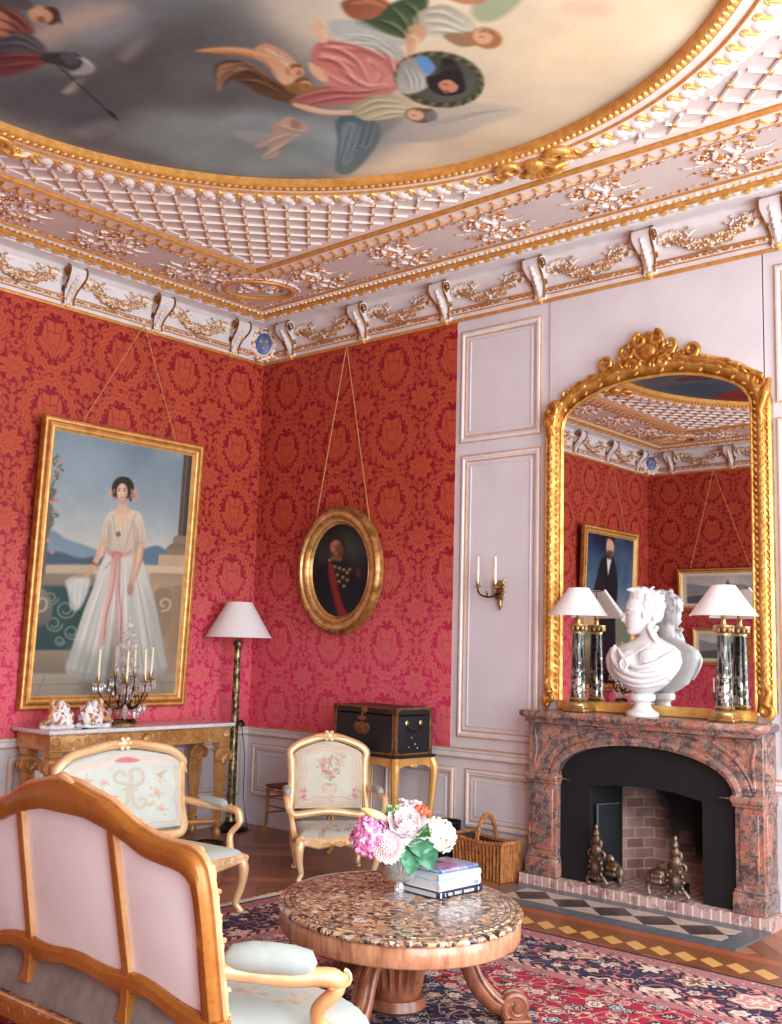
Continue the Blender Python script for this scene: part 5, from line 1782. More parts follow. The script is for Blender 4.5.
fold([(-.13, -.10, .45), (-.07, -.14, .385), (.02, -.155, .33), (.12, -.145, .345), (.21, -.10, .40), (.25, -.03, .45)], [.010, .014, .018, .016, .014, .010])
fold([(-.22, -.01, .44), (-.235, -.02, .38), (-.23, -.015, .31), (-.20, -.01, .25)], [.014, .026, .024, .012])
fold([(-.20, -.045, .455), (-.215, -.055, .38), (-.205, -.05, .30), (-.18, -.03, .23)], [.012, .022, .022, .010])
fold([(.24, -.05, .44), (.275, -.02, .39), (.26, -.02, .33), (.21, -.03, .25)], [.012, .018, .018, .012])
fold([(.10, -.10, .485), (.05, -.135, .44), (-.02, -.15, .40), (-.055, -.155, .375)], [.006, .006, .006, .006])
m.tube([(-.055 + .026 * math.cos(q), -.165, .345 + .036 * math.sin(q)) for q in np.linspace(0, 2 * pi, 18, endpoint=False)], .0085, 6, closed=True)
m.ell((-.055, -.160, .345), (.020, .010, .028), 10, 6)
bm = fuse(m, .0058, 2)
obj('figure', bm, M_marble, bu)

# ------------------------------------------------------------------ mantel lamps
t = NT('white lampshade silk')
t.set(Base_Color=lin((254, 252, 252)), Roughness=.8)
mixn = t.n('ShaderNodeMixShader')
trn = t.n('ShaderNodeBsdfTranslucent')
trn.inputs[0].default_value = (*lin((250, 240, 232)), 1)
mixn.inputs[0].default_value = .3
t.t.links.new(t.b.outputs[0], mixn.inputs[1])
t.t.links.new(trn.outputs[0], mixn.inputs[2])
t.t.links.new(mixn.outputs[0], t.out.inputs[0])
M_shade = t.m
t = NT('black and silver églomisé column')
x, y, z = t.xyz()
n = t.noise(scale=34, detail=4)
st = (t.noise(t.vec(x * 60.0, y * 60.0, z * 9.0), scale=1, detail=2)).smooth(.5, .62)
low = z.smooth(.26, .34, 1, 0)
f = (n + low * .12).smooth(.60, .70).max(st * .35)
t.set(Base_Color=t.mix(f, lin((24, 34, 32)), lin((196, 188, 168))), Roughness=.2, Metallic=f * .7)
M_column = t.m
M_bronzeg = gilt('brown gilt bronze', (56, 34, 18), (140, 100, 56), (220, 186, 130), rough=.35)
def mantel_lamp(label, x, y, rz):
    t = thing('mantel_lamp', label, 'lamp', (x, y, MT), rz, 'pair of lamps on the mantel')
    m = MB().rbox(-.084, .084, -.084, .084, 0, .022, .006).rbox(-.074, .074, -.074, .074, .022, .045, .006)
    obj('base', m, M_bronzeg, t)
    m = MB().lathe([(0, .045), (.078, .045), (.08, .058), (.066, .07), (.06, .078), (.063, .09), (.056, .10), (0, .10)], 24)
    obj('lower_mount', m, M_brass, t)
    m = MB().lathe([(0, .548), (.044, .548), (.047, .562), (.043, .57), (.056, .585), (.066, .60), (.068, .612), (.05, .616), (0, .618)], 24)
    for k in range(10):
        a = k * pi / 5
        m.ell((.056 * math.cos(a), .056 * math.sin(a), .586), (.012, .012, .02), 6, 4)
    obj('capital', m, M_brass, t)
    rings = []
    for z in np.linspace(.10, .55, 14):
        rr = .055 - .013 * (z - .1) / .45
        rings.append([((rr * (1 - .05 * (j % 2))) * math.cos(2 * pi * j / 32), (rr * (1 - .05 * (j % 2))) * math.sin(2 * pi * j / 32), z) for j in range(32)])
    obj('column', MB().loft(rings), M_column, t, ang=70)
    obj('lamp_neck', MB().lathe([(0, .616), (.018, .616), (.014, .65), (.02, .66), (.014, .68), (.012, .74), (0, .74)], 14), M_bronzeg, t)
    me = MB()
    ring = lambda r, z: [(r * math.cos(pi + pi * j / 32), .012 + r * math.sin(pi + pi * j / 32), z) for j in range(33)]
    me.loft([ring(.222, .672), ring(.0755, .872), ring(.073, .871), ring(.219, .671), ring(.222, .672)], closed=False)
    sh = obj('lamp_shade', me, M_shade, t, ang=50)
    me = MB().tube([(0, 0, .86), (.072, 0, .868)], .003, 5).tube([(0, 0, .86), (-.072, 0, .868)], .003, 5).tube([(0, 0, .86), (0, -.062, .868)], .003, 5).tube([(0, 0, .73), (0, 0, .865)], .004, 5)
    obj('shade_carrier', me, M_brass, t)
    return t
mantel_lamp('white half-shaded column lamp at the left end of the mantel', 3.633, -.152, R(6))
mantel_lamp('white half-shaded column lamp on the mantel, right of the bust', 4.712, -.152, R(6))

# ------------------------------------------------------------------ candles and sconces
def candle(label, loc, h, r, group, tilt=(0, 0)):
    t = thing('candle', label, 'candle', loc, 0, group)
    t.rotation_euler = (tilt[0], tilt[1], 0)
    obj('wax', MB().lathe([(0, 0), (r, 0), (r * .95, h * .5), (r * .86, h - .006), (r * .6, h), (0, h)], 14), M_wax, t)
    obj('wick', MB().tube([(0, 0, h - .002), (0, .001, h + .012)], .0018, 5), M_wick, t)
    return t
def sconce(label, loc, Tm, group, which):
    """local X along the wall, Y up, Z out of the wall; origin at the middle of the backplate"""
    t = thing('wall_sconce', label, 'sconce', (0, 0, 0), 0)
    t.matrix_world = MX.Translation(loc) @ Tm.to_3x3().to_4x4()
    m = MB()
    m.ell((0, -.02, .014), (.034, .075, .018), 12, 8)
    m.tube([(0, -.06, .012), (.004, -.11, .016), (0, -.145, .01)], [.024, .016, .006], 8)
    for s in (-1, 1):
        for k in range(4):
            m.tube([(0, -.06 + .035 * k, .014), (s * .034, -.05 + .04 * k, .022), (s * .056, -.03 + .044 * k, .016)], [.014, .012, .004], 7)
        m.tube([(s * x, .04 + y, .02) for x, y in spiral((.022, .02), .024, .006, pi, 1.3, 14)], .008, 6)
    m.ell((0, .06, .018), (.018, .03, .014), 8, 6)
    obj('backplate', fuse(m, .0045, 1), M_brass, t)
    for i, (px, py, pz) in enumerate(((-.15, .055, .10), (.035, .045, .13))):
        m = MB().tube(catmull([(0, -.01, .02), (px * .35, -.045, pz * .7), (px * .8, -.03, pz), (px, .01, pz), (px, .03, pz)], 5), [.010] + [.0075] * 20, 7)
        m.tube([(px * .5, -.05, pz * .8), (px * .45, -.02, pz * .9), (px * .55, .0, pz * .85)], [.007, .006, .003], 6)
        arm = obj('arm', m, M_brass, t)
        Tz = MX.Translation((px, py - .025, pz)) @ MX.Rotation(R(-90), 4, 'X')
        m = MB().lathe([(0, -.005), (.012, -.004), (.032, .004), (.034, .009), (.016, .010), (.012, .018), (.016, .034), (.017, .05), (.012, .05), (.012, .04), (0, .04)], 16, T=Tz)
        obj('drip_pan', m, M_brass, arm)
        wp = t.matrix_world @ V((px, py + .016, pz))
        candle(which[i], wp, .20, .011, group)
    return t
sconce('brass two-armed wall sconce on the tall white panel left of the mirror', (2.862, -.013, 2.09), T_RIGHT, 'candles in the wall sconce', ('ivory candle on the left arm of the brass wall sconce', 'ivory candle on the right arm of the brass wall sconce'))
sconce('small wall sconce with candles on the far wall, reflected in the mirror', (1.12, -D_Y + .009, 1.06), T_BACK, 'candles in the far sconce', ('ivory candle of the far sconce hidden behind the right mantel lamp', 'single ivory candle reflected in the mirror left of the right mantel lamp'))
# ------------------------------------------------------------------ fabrics
def tapestry(name, base, base2, bump=.25):
    """woven tapestry: painted motifs over a faint weave"""
    t = NT(name)
    n = t.noise(scale=240, detail=2)
    m = t.noise(scale=9, detail=3)
    col = t.mix(m.smooth(.35, .65), t.attr('Col'), t.mix(.12, t.attr('Col'), lin(base2)))
    t.set(Base_Color=t.mix(n.smooth(.3, .7) * .10, col, lin(base)), Roughness=.75, Sheen_Weight=.15)
    t.bump(n, bump, .002)
    return t.m
M_tap = tapestry('floral tapestry', (200, 196, 180), (180, 176, 160))
M_mint = plain('pale mint upholstery', (160, 166, 159), (152, 159, 151), sc=14, rough=.7, bump=.2, bsc=260, Sheen_Weight=.15)
M_greyfab = plain('grey brown lining cloth', (138, 132, 122), (118, 112, 104), sc=12, rough=.8, bump=.25, bsc=240)
M_backcloth = plain('plain pink white backcloth', (236, 238, 235), (230, 230, 228), sc=5, rough=.75, bump=.12, bsc=260)
def giltwood(name, a, b, c, rough=.36):
    t = NT(name)
    x, y, z = t.xyz()
    p = t.point().lerp(.45, .57)
    n = t.noise(scale=5, detail=4)
    gr = t.noise(scale=38, detail=3)
    base = t.ramp(n * .85 + gr * .15, [(.2, a), (.5, b), (.8, c)])
    wear = (p * .5 + t.noise(scale=26, detail=4) * .8).smooth(.90, 1.0)
    t.set(Base_Color=t.mix(wear * .8, base, lin((246, 222, 196))), Roughness=gr.lerp(.3, .7, rough - .08, rough + .1), Metallic=.25)
    t.bump(gr, .1, .003)
    return t.m
M_chairgilt = giltwood('cream and gold chair frame', (206, 146, 92), (232, 188, 140), (242, 212, 174))
M_sofawood = giltwood('honey gilt walnut', (142, 84, 30), (168, 105, 42), (188, 127, 60), .32)
M_sofagilt = giltwood('carved sofa gilding', (176, 116, 56), (224, 176, 124), (240, 206, 166))
M_tablegilt = giltwood('console giltwood', (146, 94, 44), (196, 142, 82), (224, 178, 120))

def flowers(c, spots, s=1.0, cols=((196, 104, 104), (214, 146, 138), (226, 178, 166)), leaf=(150, 146, 116), seed=1):
    """sprays of woven roses and leaves"""
    g = np.random.default_rng(seed)
    for x, y, r0 in spots:
        for k in range(7):
            a = g.uniform(0, 6.28)
            d = r0 * g.uniform(.7, 1.5)
            c.ell(x + d * math.cos(a) * s, y + d * math.sin(a), r0 * .5 * s, r0 * .2, leaf if k % 2 else (176, 160, 132), .7, .8, rot=math.degrees(a))
        for k in range(6):
            a = g.uniform(0, 6.28)
            d = r0 * g.uniform(0, .6)
            c.ell(x + d * math.cos(a) * s, y + d * math.sin(a), r0 * .42 * s, r0 * .36, cols[k % len(cols)], .8, .85, rot=g.uniform(0, 180))

def cartouche_border(c, x0, y0, x1, y1, col=(206, 176, 152), w=2.2, seed=3):
    g = np.random.default_rng(seed)
    for off, ww, cc in ((0, w, col), (w * 1.6, w * .6, (190, 150, 130))):
        a, b, d, e = x0 + off, y0 + off, x1 - off, y1 - off
        pts = []
        for (xa, ya), (xb, yb) in (((a, b), (d, b)), ((d, b), (d, e)), ((d, e), (a, e)), ((a, e), (a, b))):
            for k in range(5):
                t = k / 5
                nx, ny = -(yb - ya), xb - xa
                L = math.hypot(nx, ny)
                s = 2.0 * math.sin(t * 2 * pi * 2)
                pts.append((xa + (xb - xa) * t + nx / L * s, ya + (yb - ya) * t + ny / L * s))
        P = catmull(pts, 5, True)
        c.line(P + P[:1], ww, cc, .7, .8, curve=False)

# ------------------------------------------------------------------ armchairs (front = +X)
def shape_back(hw, z0, zt, crest):
    """outline half-width and top height of a serpentine chair back"""
    def top(s):
        a = abs(s)
        return zt + crest * (math.cos(a * pi) * .5 + .5) ** .8 - (.05 * hw / .35) * max(0, (a - .72) / .28) ** 2
    return top

def armchair(label, loc, rz, hw, fw, dep, hs, z0, zt, crest, bcanvas, scanvas, lean=.10, armz=.62, name='armchair'):
    t = thing(name, label, 'armchair', loc, rz)
    top = shape_back(hw, z0, zt, crest)
    xb = -dep / 2
    lx = lambda z: xb - lean * max(0, (z - hs)) / (zt - hs) * 1.0
    # back frame: closed outline of the back
    out = []
    for k in range(13):
        s = -1 + 2 * k / 12
        out.append((lx(top(s)), s * hw, top(s)))
    right = [(lx(z), hw * (1 - .05 * math.sin((zt - z) / (zt - z0) * pi)), z) for z in np.linspace(zt - .10, z0 + .03, 6)]
    bottom = [(lx(z0), hw * .9 * (1 - 2 * k / 6), z0 - .012 * math.cos(k * pi / 3)) for k in range(7)]
    left = [(p[0], -p[1], p[2]) for p in right[::-1]]
    path = out + right + bottom + left
    path = catmull(path, 3, True)
    m = MB().tube(path, .030, 10, closed=True, up=(1, 0, .1))
    fr = obj('back_frame', m, M_chairgilt, t)
    m = MB()
    m.tube([(p[0] + .022, p[1] * .985, (p[2] - (z0 + zt) / 2) * .985 + (z0 + zt) / 2) for p in path], .010, 6, closed=True)
    m.tube([(p[0] + .016, p[1] * 1.02, (p[2] - (z0 + zt) / 2) * 1.02 + (z0 + zt) / 2) for p in path], .009, 6, closed=True)
    zc = top(0)
    q0 = lx(zc) + .02
    m.ell((q0 + .012, 0, zc + .006), (.016, .03, .028), 10, 6)
    for k in range(6):
        a = k * pi / 3
        m.ell((q0 + .010, .038 * math.cos(a), zc + .006 + .03 * math.sin(a)), (.012, .018, .016), 6, 4)
    for s in (-1, 1):
        m.tube([(q0, s * .05, zc - .002), (q0 + .004, s * .10, zc + .002), (q0, s * .16, zc - .02), (q0, s * .2, zc - .02)], [.016, .013, .009, .004], 6)
        m.ell((lx(top(.86)) + .014, s * hw * .86, top(.86)), (.014, .034, .02), 8, 5)
        m.tube([(lx(top(.9)) + .016, s * hw * (.92 + .05 * k), top(.9) - .04 * k) for k in range(4)], [.012, .016, .012, .004], 6)
    obj('crest_carving', m, M_chairgilt, fr)
    # padded back, painted front
    ih = hw - .035
    def bf(U, W):
        s = (U * 2 - 1)
        tp = np.vectorize(top)(s * .93) - .035
        zz = tp - (tp - z0 - .035) * W
        puff = (np.clip(1 - np.abs(s) ** 5, 0, 1) * np.clip(1 - np.abs(W * 2 - 1) ** 5, 0, 1)) ** .5
        xx = xb - lean * np.clip((zz - hs) / (zt - hs), 0, 2) + .012 + .032 * puff
        return xx, s * ih, zz
    painted('back_cushion', bf, 110, 130, bcanvas, M_tap, t)
    def bb(s, w):
        s = s * 2 - 1
        tp = top(s * .93) - .035
        zz = tp - (tp - z0 - .035) * w
        return (lx(zz) - .012, s * ih, zz)
    obj('back_lining', MB().sheet(bb, 12, 10), M_backcloth, t)
    # seat: plan outline, rail, cushion
    def plan(s, d):
        """s -1..1 across, d 0 back..1 front"""
        w = (hw * .93) * (1 - d) + fw * d
        x = xb + dep * d + .028 * (1 - s * s) * d
        return x, s * w
    rp = [plan(-1 + .25 * k, 1) for k in range(9)] + [plan(1, 1 - .25 * k) for k in range(1, 5)] + [plan(1 - .25 * k, 0) for k in range(1, 9)] + [plan(-1, .25 * k) for k in range(1, 4)]
    zr = hs - .115
    wav = lambda i: .016 * math.cos(i * 2 * pi / 4)
    rings = []
    for dz, o in ((0, 0), (.012, .012), (.05, .014), (.062, .004), (.062, -.02)):
        rings.append([(x * (1 + o / .3), y * (1 + o / .35), zr + dz + (wav(i) if dz < .03 else 0)) for i, (x, y) in enumerate(rp)])
    m = MB().loft(rings, caps=False)
    rail = obj('seat_rail', m, M_chairgilt, t)
    m = MB()
    fx, _ = plan(0, 1)
    for k in range(5):
        a = (k - 2) * .5
        m.tube([(fx + .014, 0, zr + .008), (fx + .02, .045 * math.sin(a), zr + .012 + .03 * math.cos(a))], [.008, .013], 6)
    for s in (-1, 1):
        m.tube([(fx + .014 - .01 * k, s * (.04 + .045 * k), zr + .022 + .012 * math.sin(k * 2)) for k in range(5)], [.014, .012, .013, .009, .004], 6)
        m.ell((fx - .02, s * fw * .62, zr + .03), (.012, .03, .016), 6, 4)
    obj('rail_carving', m, M_chairgilt, rail)
    def sf(U, W):
        s = U * 2 - 1
        d = W
        w = (hw * .93) * (1 - d) + fw * d
        edge = np.maximum(np.abs(s), np.abs(d * 2 - 1))
        puff = np.clip(1 - edge ** 6, 0, 1) ** .5
        x = xb + dep * d + .028 * (1 - s * s) * d
        return x * .985, s * w * .975, zr + .058 + (hs - zr - .058) * (.35 * (1 - edge ** 14) + .65 * puff)
    painted('seat_cushion', sf, 110, 90, scanvas, M_tap, t, flip=True)
    # arms
    for s in (-1, 1):
        x0 = lx(armz)
        pts = catmull([(x0 + .01, s * (hw + .005), armz + .015), (x0 + dep * .30, s * (hw + .04), armz), (x0 + dep * .58, s * (fw + .06), armz - .012), (x0 + dep * .72, s * (fw + .068), armz - .018), (x0 + dep * .775, s * (fw + .068), armz - .045)], 5)
        m = MB().tube(pts, np.interp(range(len(pts)), [0, len(pts) * .8, len(pts) - 1], [.022, .026, .018]).tolist(), 8)
        pts = catmull([(x0 + dep * .77, s * (fw + .068), armz - .035), (x0 + dep * .80, s * (fw + .06), armz - .09), (x0 + dep * .72, s * (fw + .03), armz - .16), (x0 + dep * .76, s * (fw + .012), hs - .04), (x0 + dep * .82, s * fw, zr + .03)], 5)
        m.tube(pts, np.interp(range(len(pts)), [0, len(pts) * .3, len(pts) - 1], [.024, .018, .026]).tolist(), 8)
        a = obj('arm', m, M_chairgilt, t)
        m = MB().tube([(x0 + dep * k, s * (hw + .035 + (fw - hw + .025) * k * 1.2), armz + .022 - .01 * k) for k in (.20, .22, .30, .42, .54, .58, .60)], [.012, .026, .032, .032, .030, .024, .010], 10)
        obj('arm_pad', m, M_mint, a)
    # legs
    def leg(x, y, dx, dy):
        pts = catmull([(x, y, zr + .055), (x + dx * .7, y + dy * .7, zr - .02), (x + dx * .5, y + dy * .5, zr * .55), (x - dx * .1, y - dy * .1, zr * .22), (x + dx * .35, y + dy * .35, .028), (x + dx * .7, y + dy * .7, .010)], 5)
        m = MB().tube(pts, np.interp(range(len(pts)), [0, 5, 10, 18, 22, len(pts) - 1], [.038, .036, .026, .017, .018, .016]).tolist(), 10)
        m.ell((x + dx * .5, y + dy * .5, .014), (.022, .022, .014), 8, 5)
        obj('leg', m, M_chairgilt, t)
    xf, yf = plan(1, 1)
    leg(xf - .03, yf - .03, .035, .03)
    leg(xf - .03, -yf + .03, .035, -.03)
    leg(xb + .0, hw * .80, -.05, .02)
    leg(xb + .0, -hw * .80, -.05, -.02)
    return t

# back and seat tapestries
MB_ = (216, 210, 196)
bA = Canvas(180, 150, [(0, 0), (120, 0), (120, 100), (0, 100)], (194, 198, 188))
bA.cloud(3, 30, 3, seed=3)
cartouche_border(bA, 4, 6, 116, 95)
bA.poly([(6, 2), (40, 8), (60, 3), (82, 8), (114, 2), (110, 12), (84, 17), (60, 13), (36, 18), (10, 14)], (214, 190, 176), 1.2, .6)
bA.poly([(48, 11), (60, 8), (74, 12), (66, 15), (54, 14)], (196, 84, 96), .9, .9)
flowers(bA, [(18, 26, 5), (26, 48, 6), (20, 70, 5), (95, 30, 6), (92, 52, 6), (97, 74, 5), (36, 34, 4), (84, 66, 4)], cols=((214, 176, 156), (206, 162, 140), (196, 150, 130)), leaf=(186, 180, 154), seed=5)
def swirl(c, pts, w, col):
    c.line(pts, w, col, .6, .95)
g1, g2 = (192, 180, 158), (170, 156, 134)
for col, o in ((g2, .7), (g1, 0)):
    # a curled cipher
    swirl(bA, [(58 + o, 30 + o), (54 + o, 24 + o), (48 + o, 26 + o), (47 + o, 33 + o), (53 + o, 38 + o), (60 + o, 40 + o), (64 + o, 34 + o), (64 + o, 28 + o)], 2.4, col)
    swirl(bA, [(60 + o, 40 + o), (60 + o, 54 + o), (58 + o, 64 + o), (50 + o, 70 + o), (44 + o, 66 + o), (46 + o, 59 + o), (52 + o, 60 + o)], 2.6, col)
    swirl(bA, [(61 + o, 26 + o), (68 + o, 22 + o), (75 + o, 26 + o), (76 + o, 36 + o), (70 + o, 42 + o), (63 + o, 42 + o)], 2.6, col)
    swirl(bA, [(63 + o, 28 + o), (64 + o, 50 + o), (66 + o, 64 + o), (72 + o, 70 + o), (78 + o, 66 + o), (77 + o, 59 + o), (71 + o, 60 + o)], 2.6, col)
    swirl(bA, [(54 + o, 47 + o), (62 + o, 45 + o), (70 + o, 48 + o)], 1.6, col)
bA.poly([(54, 82), (60, 76), (66, 82), (64, 90), (56, 90)], (206, 130, 126), .9, .8)
flowers(bA, [(60, 84, 4)], cols=((196, 100, 100), (214, 150, 140)), seed=8)
sA = Canvas(150, 120, [(0, 0), (100, 0), (100, 80), (0, 80)], (176, 180, 171))
sA.cloud(3, 30, 3, seed=4)
flowers(sA, [(20, 20, 6), (50, 26, 7), (80, 20, 6), (30, 56, 7), (62, 60, 7), (86, 52, 6), (14, 44, 5)], cols=((206, 166, 142), (196, 150, 124), (214, 184, 164)), leaf=(184, 176, 150), seed=9)
armchair('wide gilt armchair with a curled cipher on its cream back, before the console', (2.265, -2.745, .0105), 0, .465, .50, .56, .40, .42, .925, .062, bA, sA, lean=.06, armz=.60)

bB = Canvas(150, 170, [(0, 0), (90, 0), (90, 100), (0, 100)], (200, 194, 176))
bB.cloud(3, 26, 3, seed=5)
cartouche_border(bB, 4, 5, 86, 94, (206, 158, 128), 2.6)
cartouche_border(bB, 11, 12, 79, 88, (212, 176, 152), 1.4, seed=5)
flowers(bB, [(45, 30, 7), (36, 36, 5), (54, 26, 6), (34, 28, 4), (62, 20, 4)], cols=((206, 150, 132), (214, 176, 156), (196, 128, 110)), leaf=(146, 142, 104), seed=2)
flowers(bB, [(38, 44, 5), (54, 42, 4), (47, 50, 5), (34, 36, 4), (58, 32, 4)], cols=((190, 92, 92), (212, 132, 124), (222, 176, 160)), leaf=(128, 128, 92), seed=12)
for x, y, r0 in ((44, 47, 3.4), (39, 44, 2.6), (50, 53, 2.8), (55, 41, 2.2), (35, 35, 2)):
    bB.ell(x, y, r0, r0 * .8, (186, 76, 86), .8, .75)
    bB.ell(x - .6, y - .6, r0 * .5, r0 * .4, (222, 150, 140), .6, .8)
for k in range(6):
    bB.line([(46, 56), (40 + 3 * k, 48), (34 + 5 * k, 38 - 2 * (k % 2))], .8, (140, 138, 100), .5, .7)
for s in (-1, 1):
    for q in range(4):
        bB.line([(45 + s * 2, 66 + 3 * q), (45 + s * (6 + q), 63 + 4 * q), (45 + s * (11 - q), 68 + 3 * q)], 1.4, (214, 150, 132) if q % 2 else (196, 116, 108), .7, .7)
    bB.line([(45, 84), (45 + s * 18, 82), (45 + s * 30, 86)], 1.8, (206, 140, 122), .8, .8)
    flowers(bB, [(45 + s * 34, 70, 4), (45 + s * 34, 80, 5)], cols=((206, 124, 132), (190, 96, 108)), seed=6 + s)
flowers(bB, [(45, 70, 5), (45, 84, 4)], cols=((214, 150, 134), (224, 184, 164)), seed=14)
sB = Canvas(140, 120, [(0, 0), (100, 0), (100, 80), (0, 80)], (164, 160, 144))
sB.cloud(4, 26, 3, seed=6)
flowers(sB, [(30, 16, 7), (50, 22, 8), (70, 18, 7), (24, 40, 6), (48, 48, 8), (74, 44, 7), (36, 66, 6), (62, 68, 6), (84, 64, 5), (14, 62, 5)], cols=((168, 92, 88), (196, 138, 124), (128, 70, 68)), leaf=(112, 106, 82), seed=16)
flowers(sB, [(38, 30, 5), (60, 34, 5), (30, 74, 5), (74, 66, 5), (50, 74, 4)], cols=((150, 70, 74), (190, 120, 112)), leaf=(104, 98, 76), seed=21)
armchair('gilt armchair with pink floral tapestry, in front of the black box', (2.13, -1.035, 0), R(-36), .292, .29, .47, .36, .40, .885, .07, bB, sB, lean=.09, armz=.57)

# ------------------------------------------------------------------ sofa, back towards us (front = +Y)
so = thing('sofa', 'gilt canapé seen from behind with plain white back panels, in the foreground', 'sofa', (4.13, -4.44, .0165))
SH = MX(((1, 0, 0, 0), (0, 1, -.18, .081), (0, 0, 1, 0), (0, 0, 0, 1)))   # the back leans
HALF = [(0, 1.118), (.075, 1.112), (.13, 1.100), (.20, 1.085), (.265, 1.072), (.34, 1.040), (.42, 1.005), (.525, .98), (.62, .972), (.69, .968), (.742, .948), (.770, .905), (.780, .80), (.780, .66), (.778, .46), (.776, .22)]
INN = [(0, 1.003), (.08, 1.003), (.14, 1.002), (.20, .992), (.28, .976), (.38, .948), (.43, .928), (.48, .914), (.585, .902), (.655, .896), (.705, .874), (.726, .835), (.730, .70), (.722, .60), (.716, .46), (.712, .22)]
def resamp(P, n):
    P = np.array(catmull(P, 8), float)
    d = np.r_[0, np.cumsum(np.linalg.norm(np.diff(P, axis=0), axis=1))]
    t = np.linspace(0, d[-1], n)
    return np.c_[np.interp(t, d, P[:, 0]), np.interp(t, d, P[:, 1])]
o_, i_ = resamp(HALF, 40), resamp(INN, 40)
O = np.r_[[(-x, z) for x, z in o_[::-1]], o_[1:]]
I = np.r_[[(-x, z) for x, z in i_[::-1]], i_[1:]]
m = MB()
rings = []
for (ox, oz), (ix, iz) in zip(O, I):
    rings.append([(ix, -.016, iz), (ix * .8 + ox * .2, -.026, iz * .8 + oz * .2), (ix * .2 + ox * .8, -.026, iz * .2 + oz * .8), (ox, -.012, oz), (ox * 1.004, .02, oz + .004), (ox * .99, .042, oz - .006), (ix, .03, iz)])
m.loft(rings)
top = obj('top_rail', m, M_sofawood, so, ang=45)
top.data.transform(SH)
m = MB()
ed = [(x * 1.008, .026, z + .006) for x, z in O]
m.tube(ed, .013, 7)
r_ = random.Random(2)
for k, (x, z) in enumerate(O[::1]):
    if k % 2 == 0:
        m.ell((x * 1.002, .036 + .004 * (k % 4), z + .006), (.022, .012, .010), 6, 4, Euler((r_.uniform(-.4, .4), r_.uniform(-.4, .4), 0)).to_matrix())
for s in (-1, 1):
    for k in range(9):
        z = .90 - .075 * k
        x = np.interp(-z, -o_[:, 1][22:], o_[:, 0][22:])
        m.ell((s * (x + .002), .034, z), (.010, .014, .030), 6, 4)
m.tube([(-.06, .006, 1.112), (-.02, .006, 1.128), (.0, .006, 1.132), (.02, .006, 1.128), (.06, .006, 1.112)], [.010, .017, .02, .017, .010], 8)
obj('gilt_carving', m, M_sofagilt, top).data.transform(SH)
# wavy lower rail
xs = np.linspace(-.80, .80, 60)
zt_ = lambda x: .497 + .008 * math.cos(abs(x) * 15) - .16 * max(0, abs(x) - .36) ** 1.2
m = MB().loft([[(x, -.016, zt_(x) - .066 + .006 * math.sin(abs(x) * 16)), (x, -.03, zt_(x) - .05), (x, -.03, zt_(x) - .016), (x, -.016, zt_(x)), (x, .03, zt_(x)), (x, .03, zt_(x) - .066)] for x in xs])
obj('lower_rail', m, M_sofawood, so, ang=40)
for s in (-1, 1):
    x0, x1 = s * .298, s * .312
    m = MB().loft([[(xx - .018, -.018, z), (xx + .018, -.018, z), (xx + .018, .02, z), (xx - .018, .02, z)] for xx, z in ((x0, .985), (x1, .47))])
    obj('upright', m, M_sofawood, so, bevel=.003).data.transform(SH)
    g = MB().loft([[(xx + .019, -.017, z), (xx + .0225, -.017, z), (xx + .0225, .02, z), (xx + .019, .02, z)] for xx, z in ((x0, .975), (x1, .50))])
    obj('gilt_edge', g, M_sofagilt, so).data.transform(SH)
    m = MB().loft([[(x1 - w, -.03 - d, z), (x1 + w, -.03 - d, z), (x1 + w * 1.3, .03, z), (x1 - w, .03, z)] for w, z, d in ((.026, .45, 0), (.02, .41, -.004), (.022, .37, 0), (.034, .335, .008))])
    obj('stump', m, M_sofawood, so, bevel=.003)
# plain back panels between the uprights
xx = np.linspace(-.885, .885, 60)
izf = lambda x: float(np.interp(abs(x), i_[:30, 0], i_[:30, 1])) if abs(x) < .72 else float(np.interp(abs(x), [.72, .74], [.86, .70]))
for k, (a, b) in enumerate(((-.74, -.30), (-.30, .30), (.30, .74))):
    def fn(s, t, a=a, b=b):
        if a > 0:
            b_ = .738 - .015 * t
            a_ = .30 + .012 * t
        elif b < 0:
            a_ = -(.738 - .015 * t)
            b_ = -(.30 + .012 * t)
        else:
            a_, b_ = -(.30 + .012 * t), .30 + .012 * t
        x = a_ + (b_ - a_) * s
        zt = izf(min(abs(x), .725)) + .008
        return (x, .006 - .016 * math.sin(pi * s) * math.sin(pi * t), zt + (.43 - zt) * t)
    obj('back_panel', MB().sheet(fn, 24, 16), M_backcloth, so).data.transform(SH)
# front padding of the back
def fpad(s, t):
    x = (-.79 + 1.58 * s)
    zt = float(np.interp(abs(x), o_[:, 0], o_[:, 1])) - .03
    if abs(x) > .74:
        zt -= (abs(x) - .74) * 1.0
    e = max(abs(s * 2 - 1), abs(t * 2 - 1)) ** 6
    return (x, .04 + .05 * (1 - e), zt + (.44 - zt) * t)
sp_c = Canvas(60, 40, [(0, 0), (60, 0), (60, 40), (0, 40)], (212, 213, 204))
obj('back_cushion', MB().sheet(fpad, 40, 20), M_mint, so).data.transform(SH)
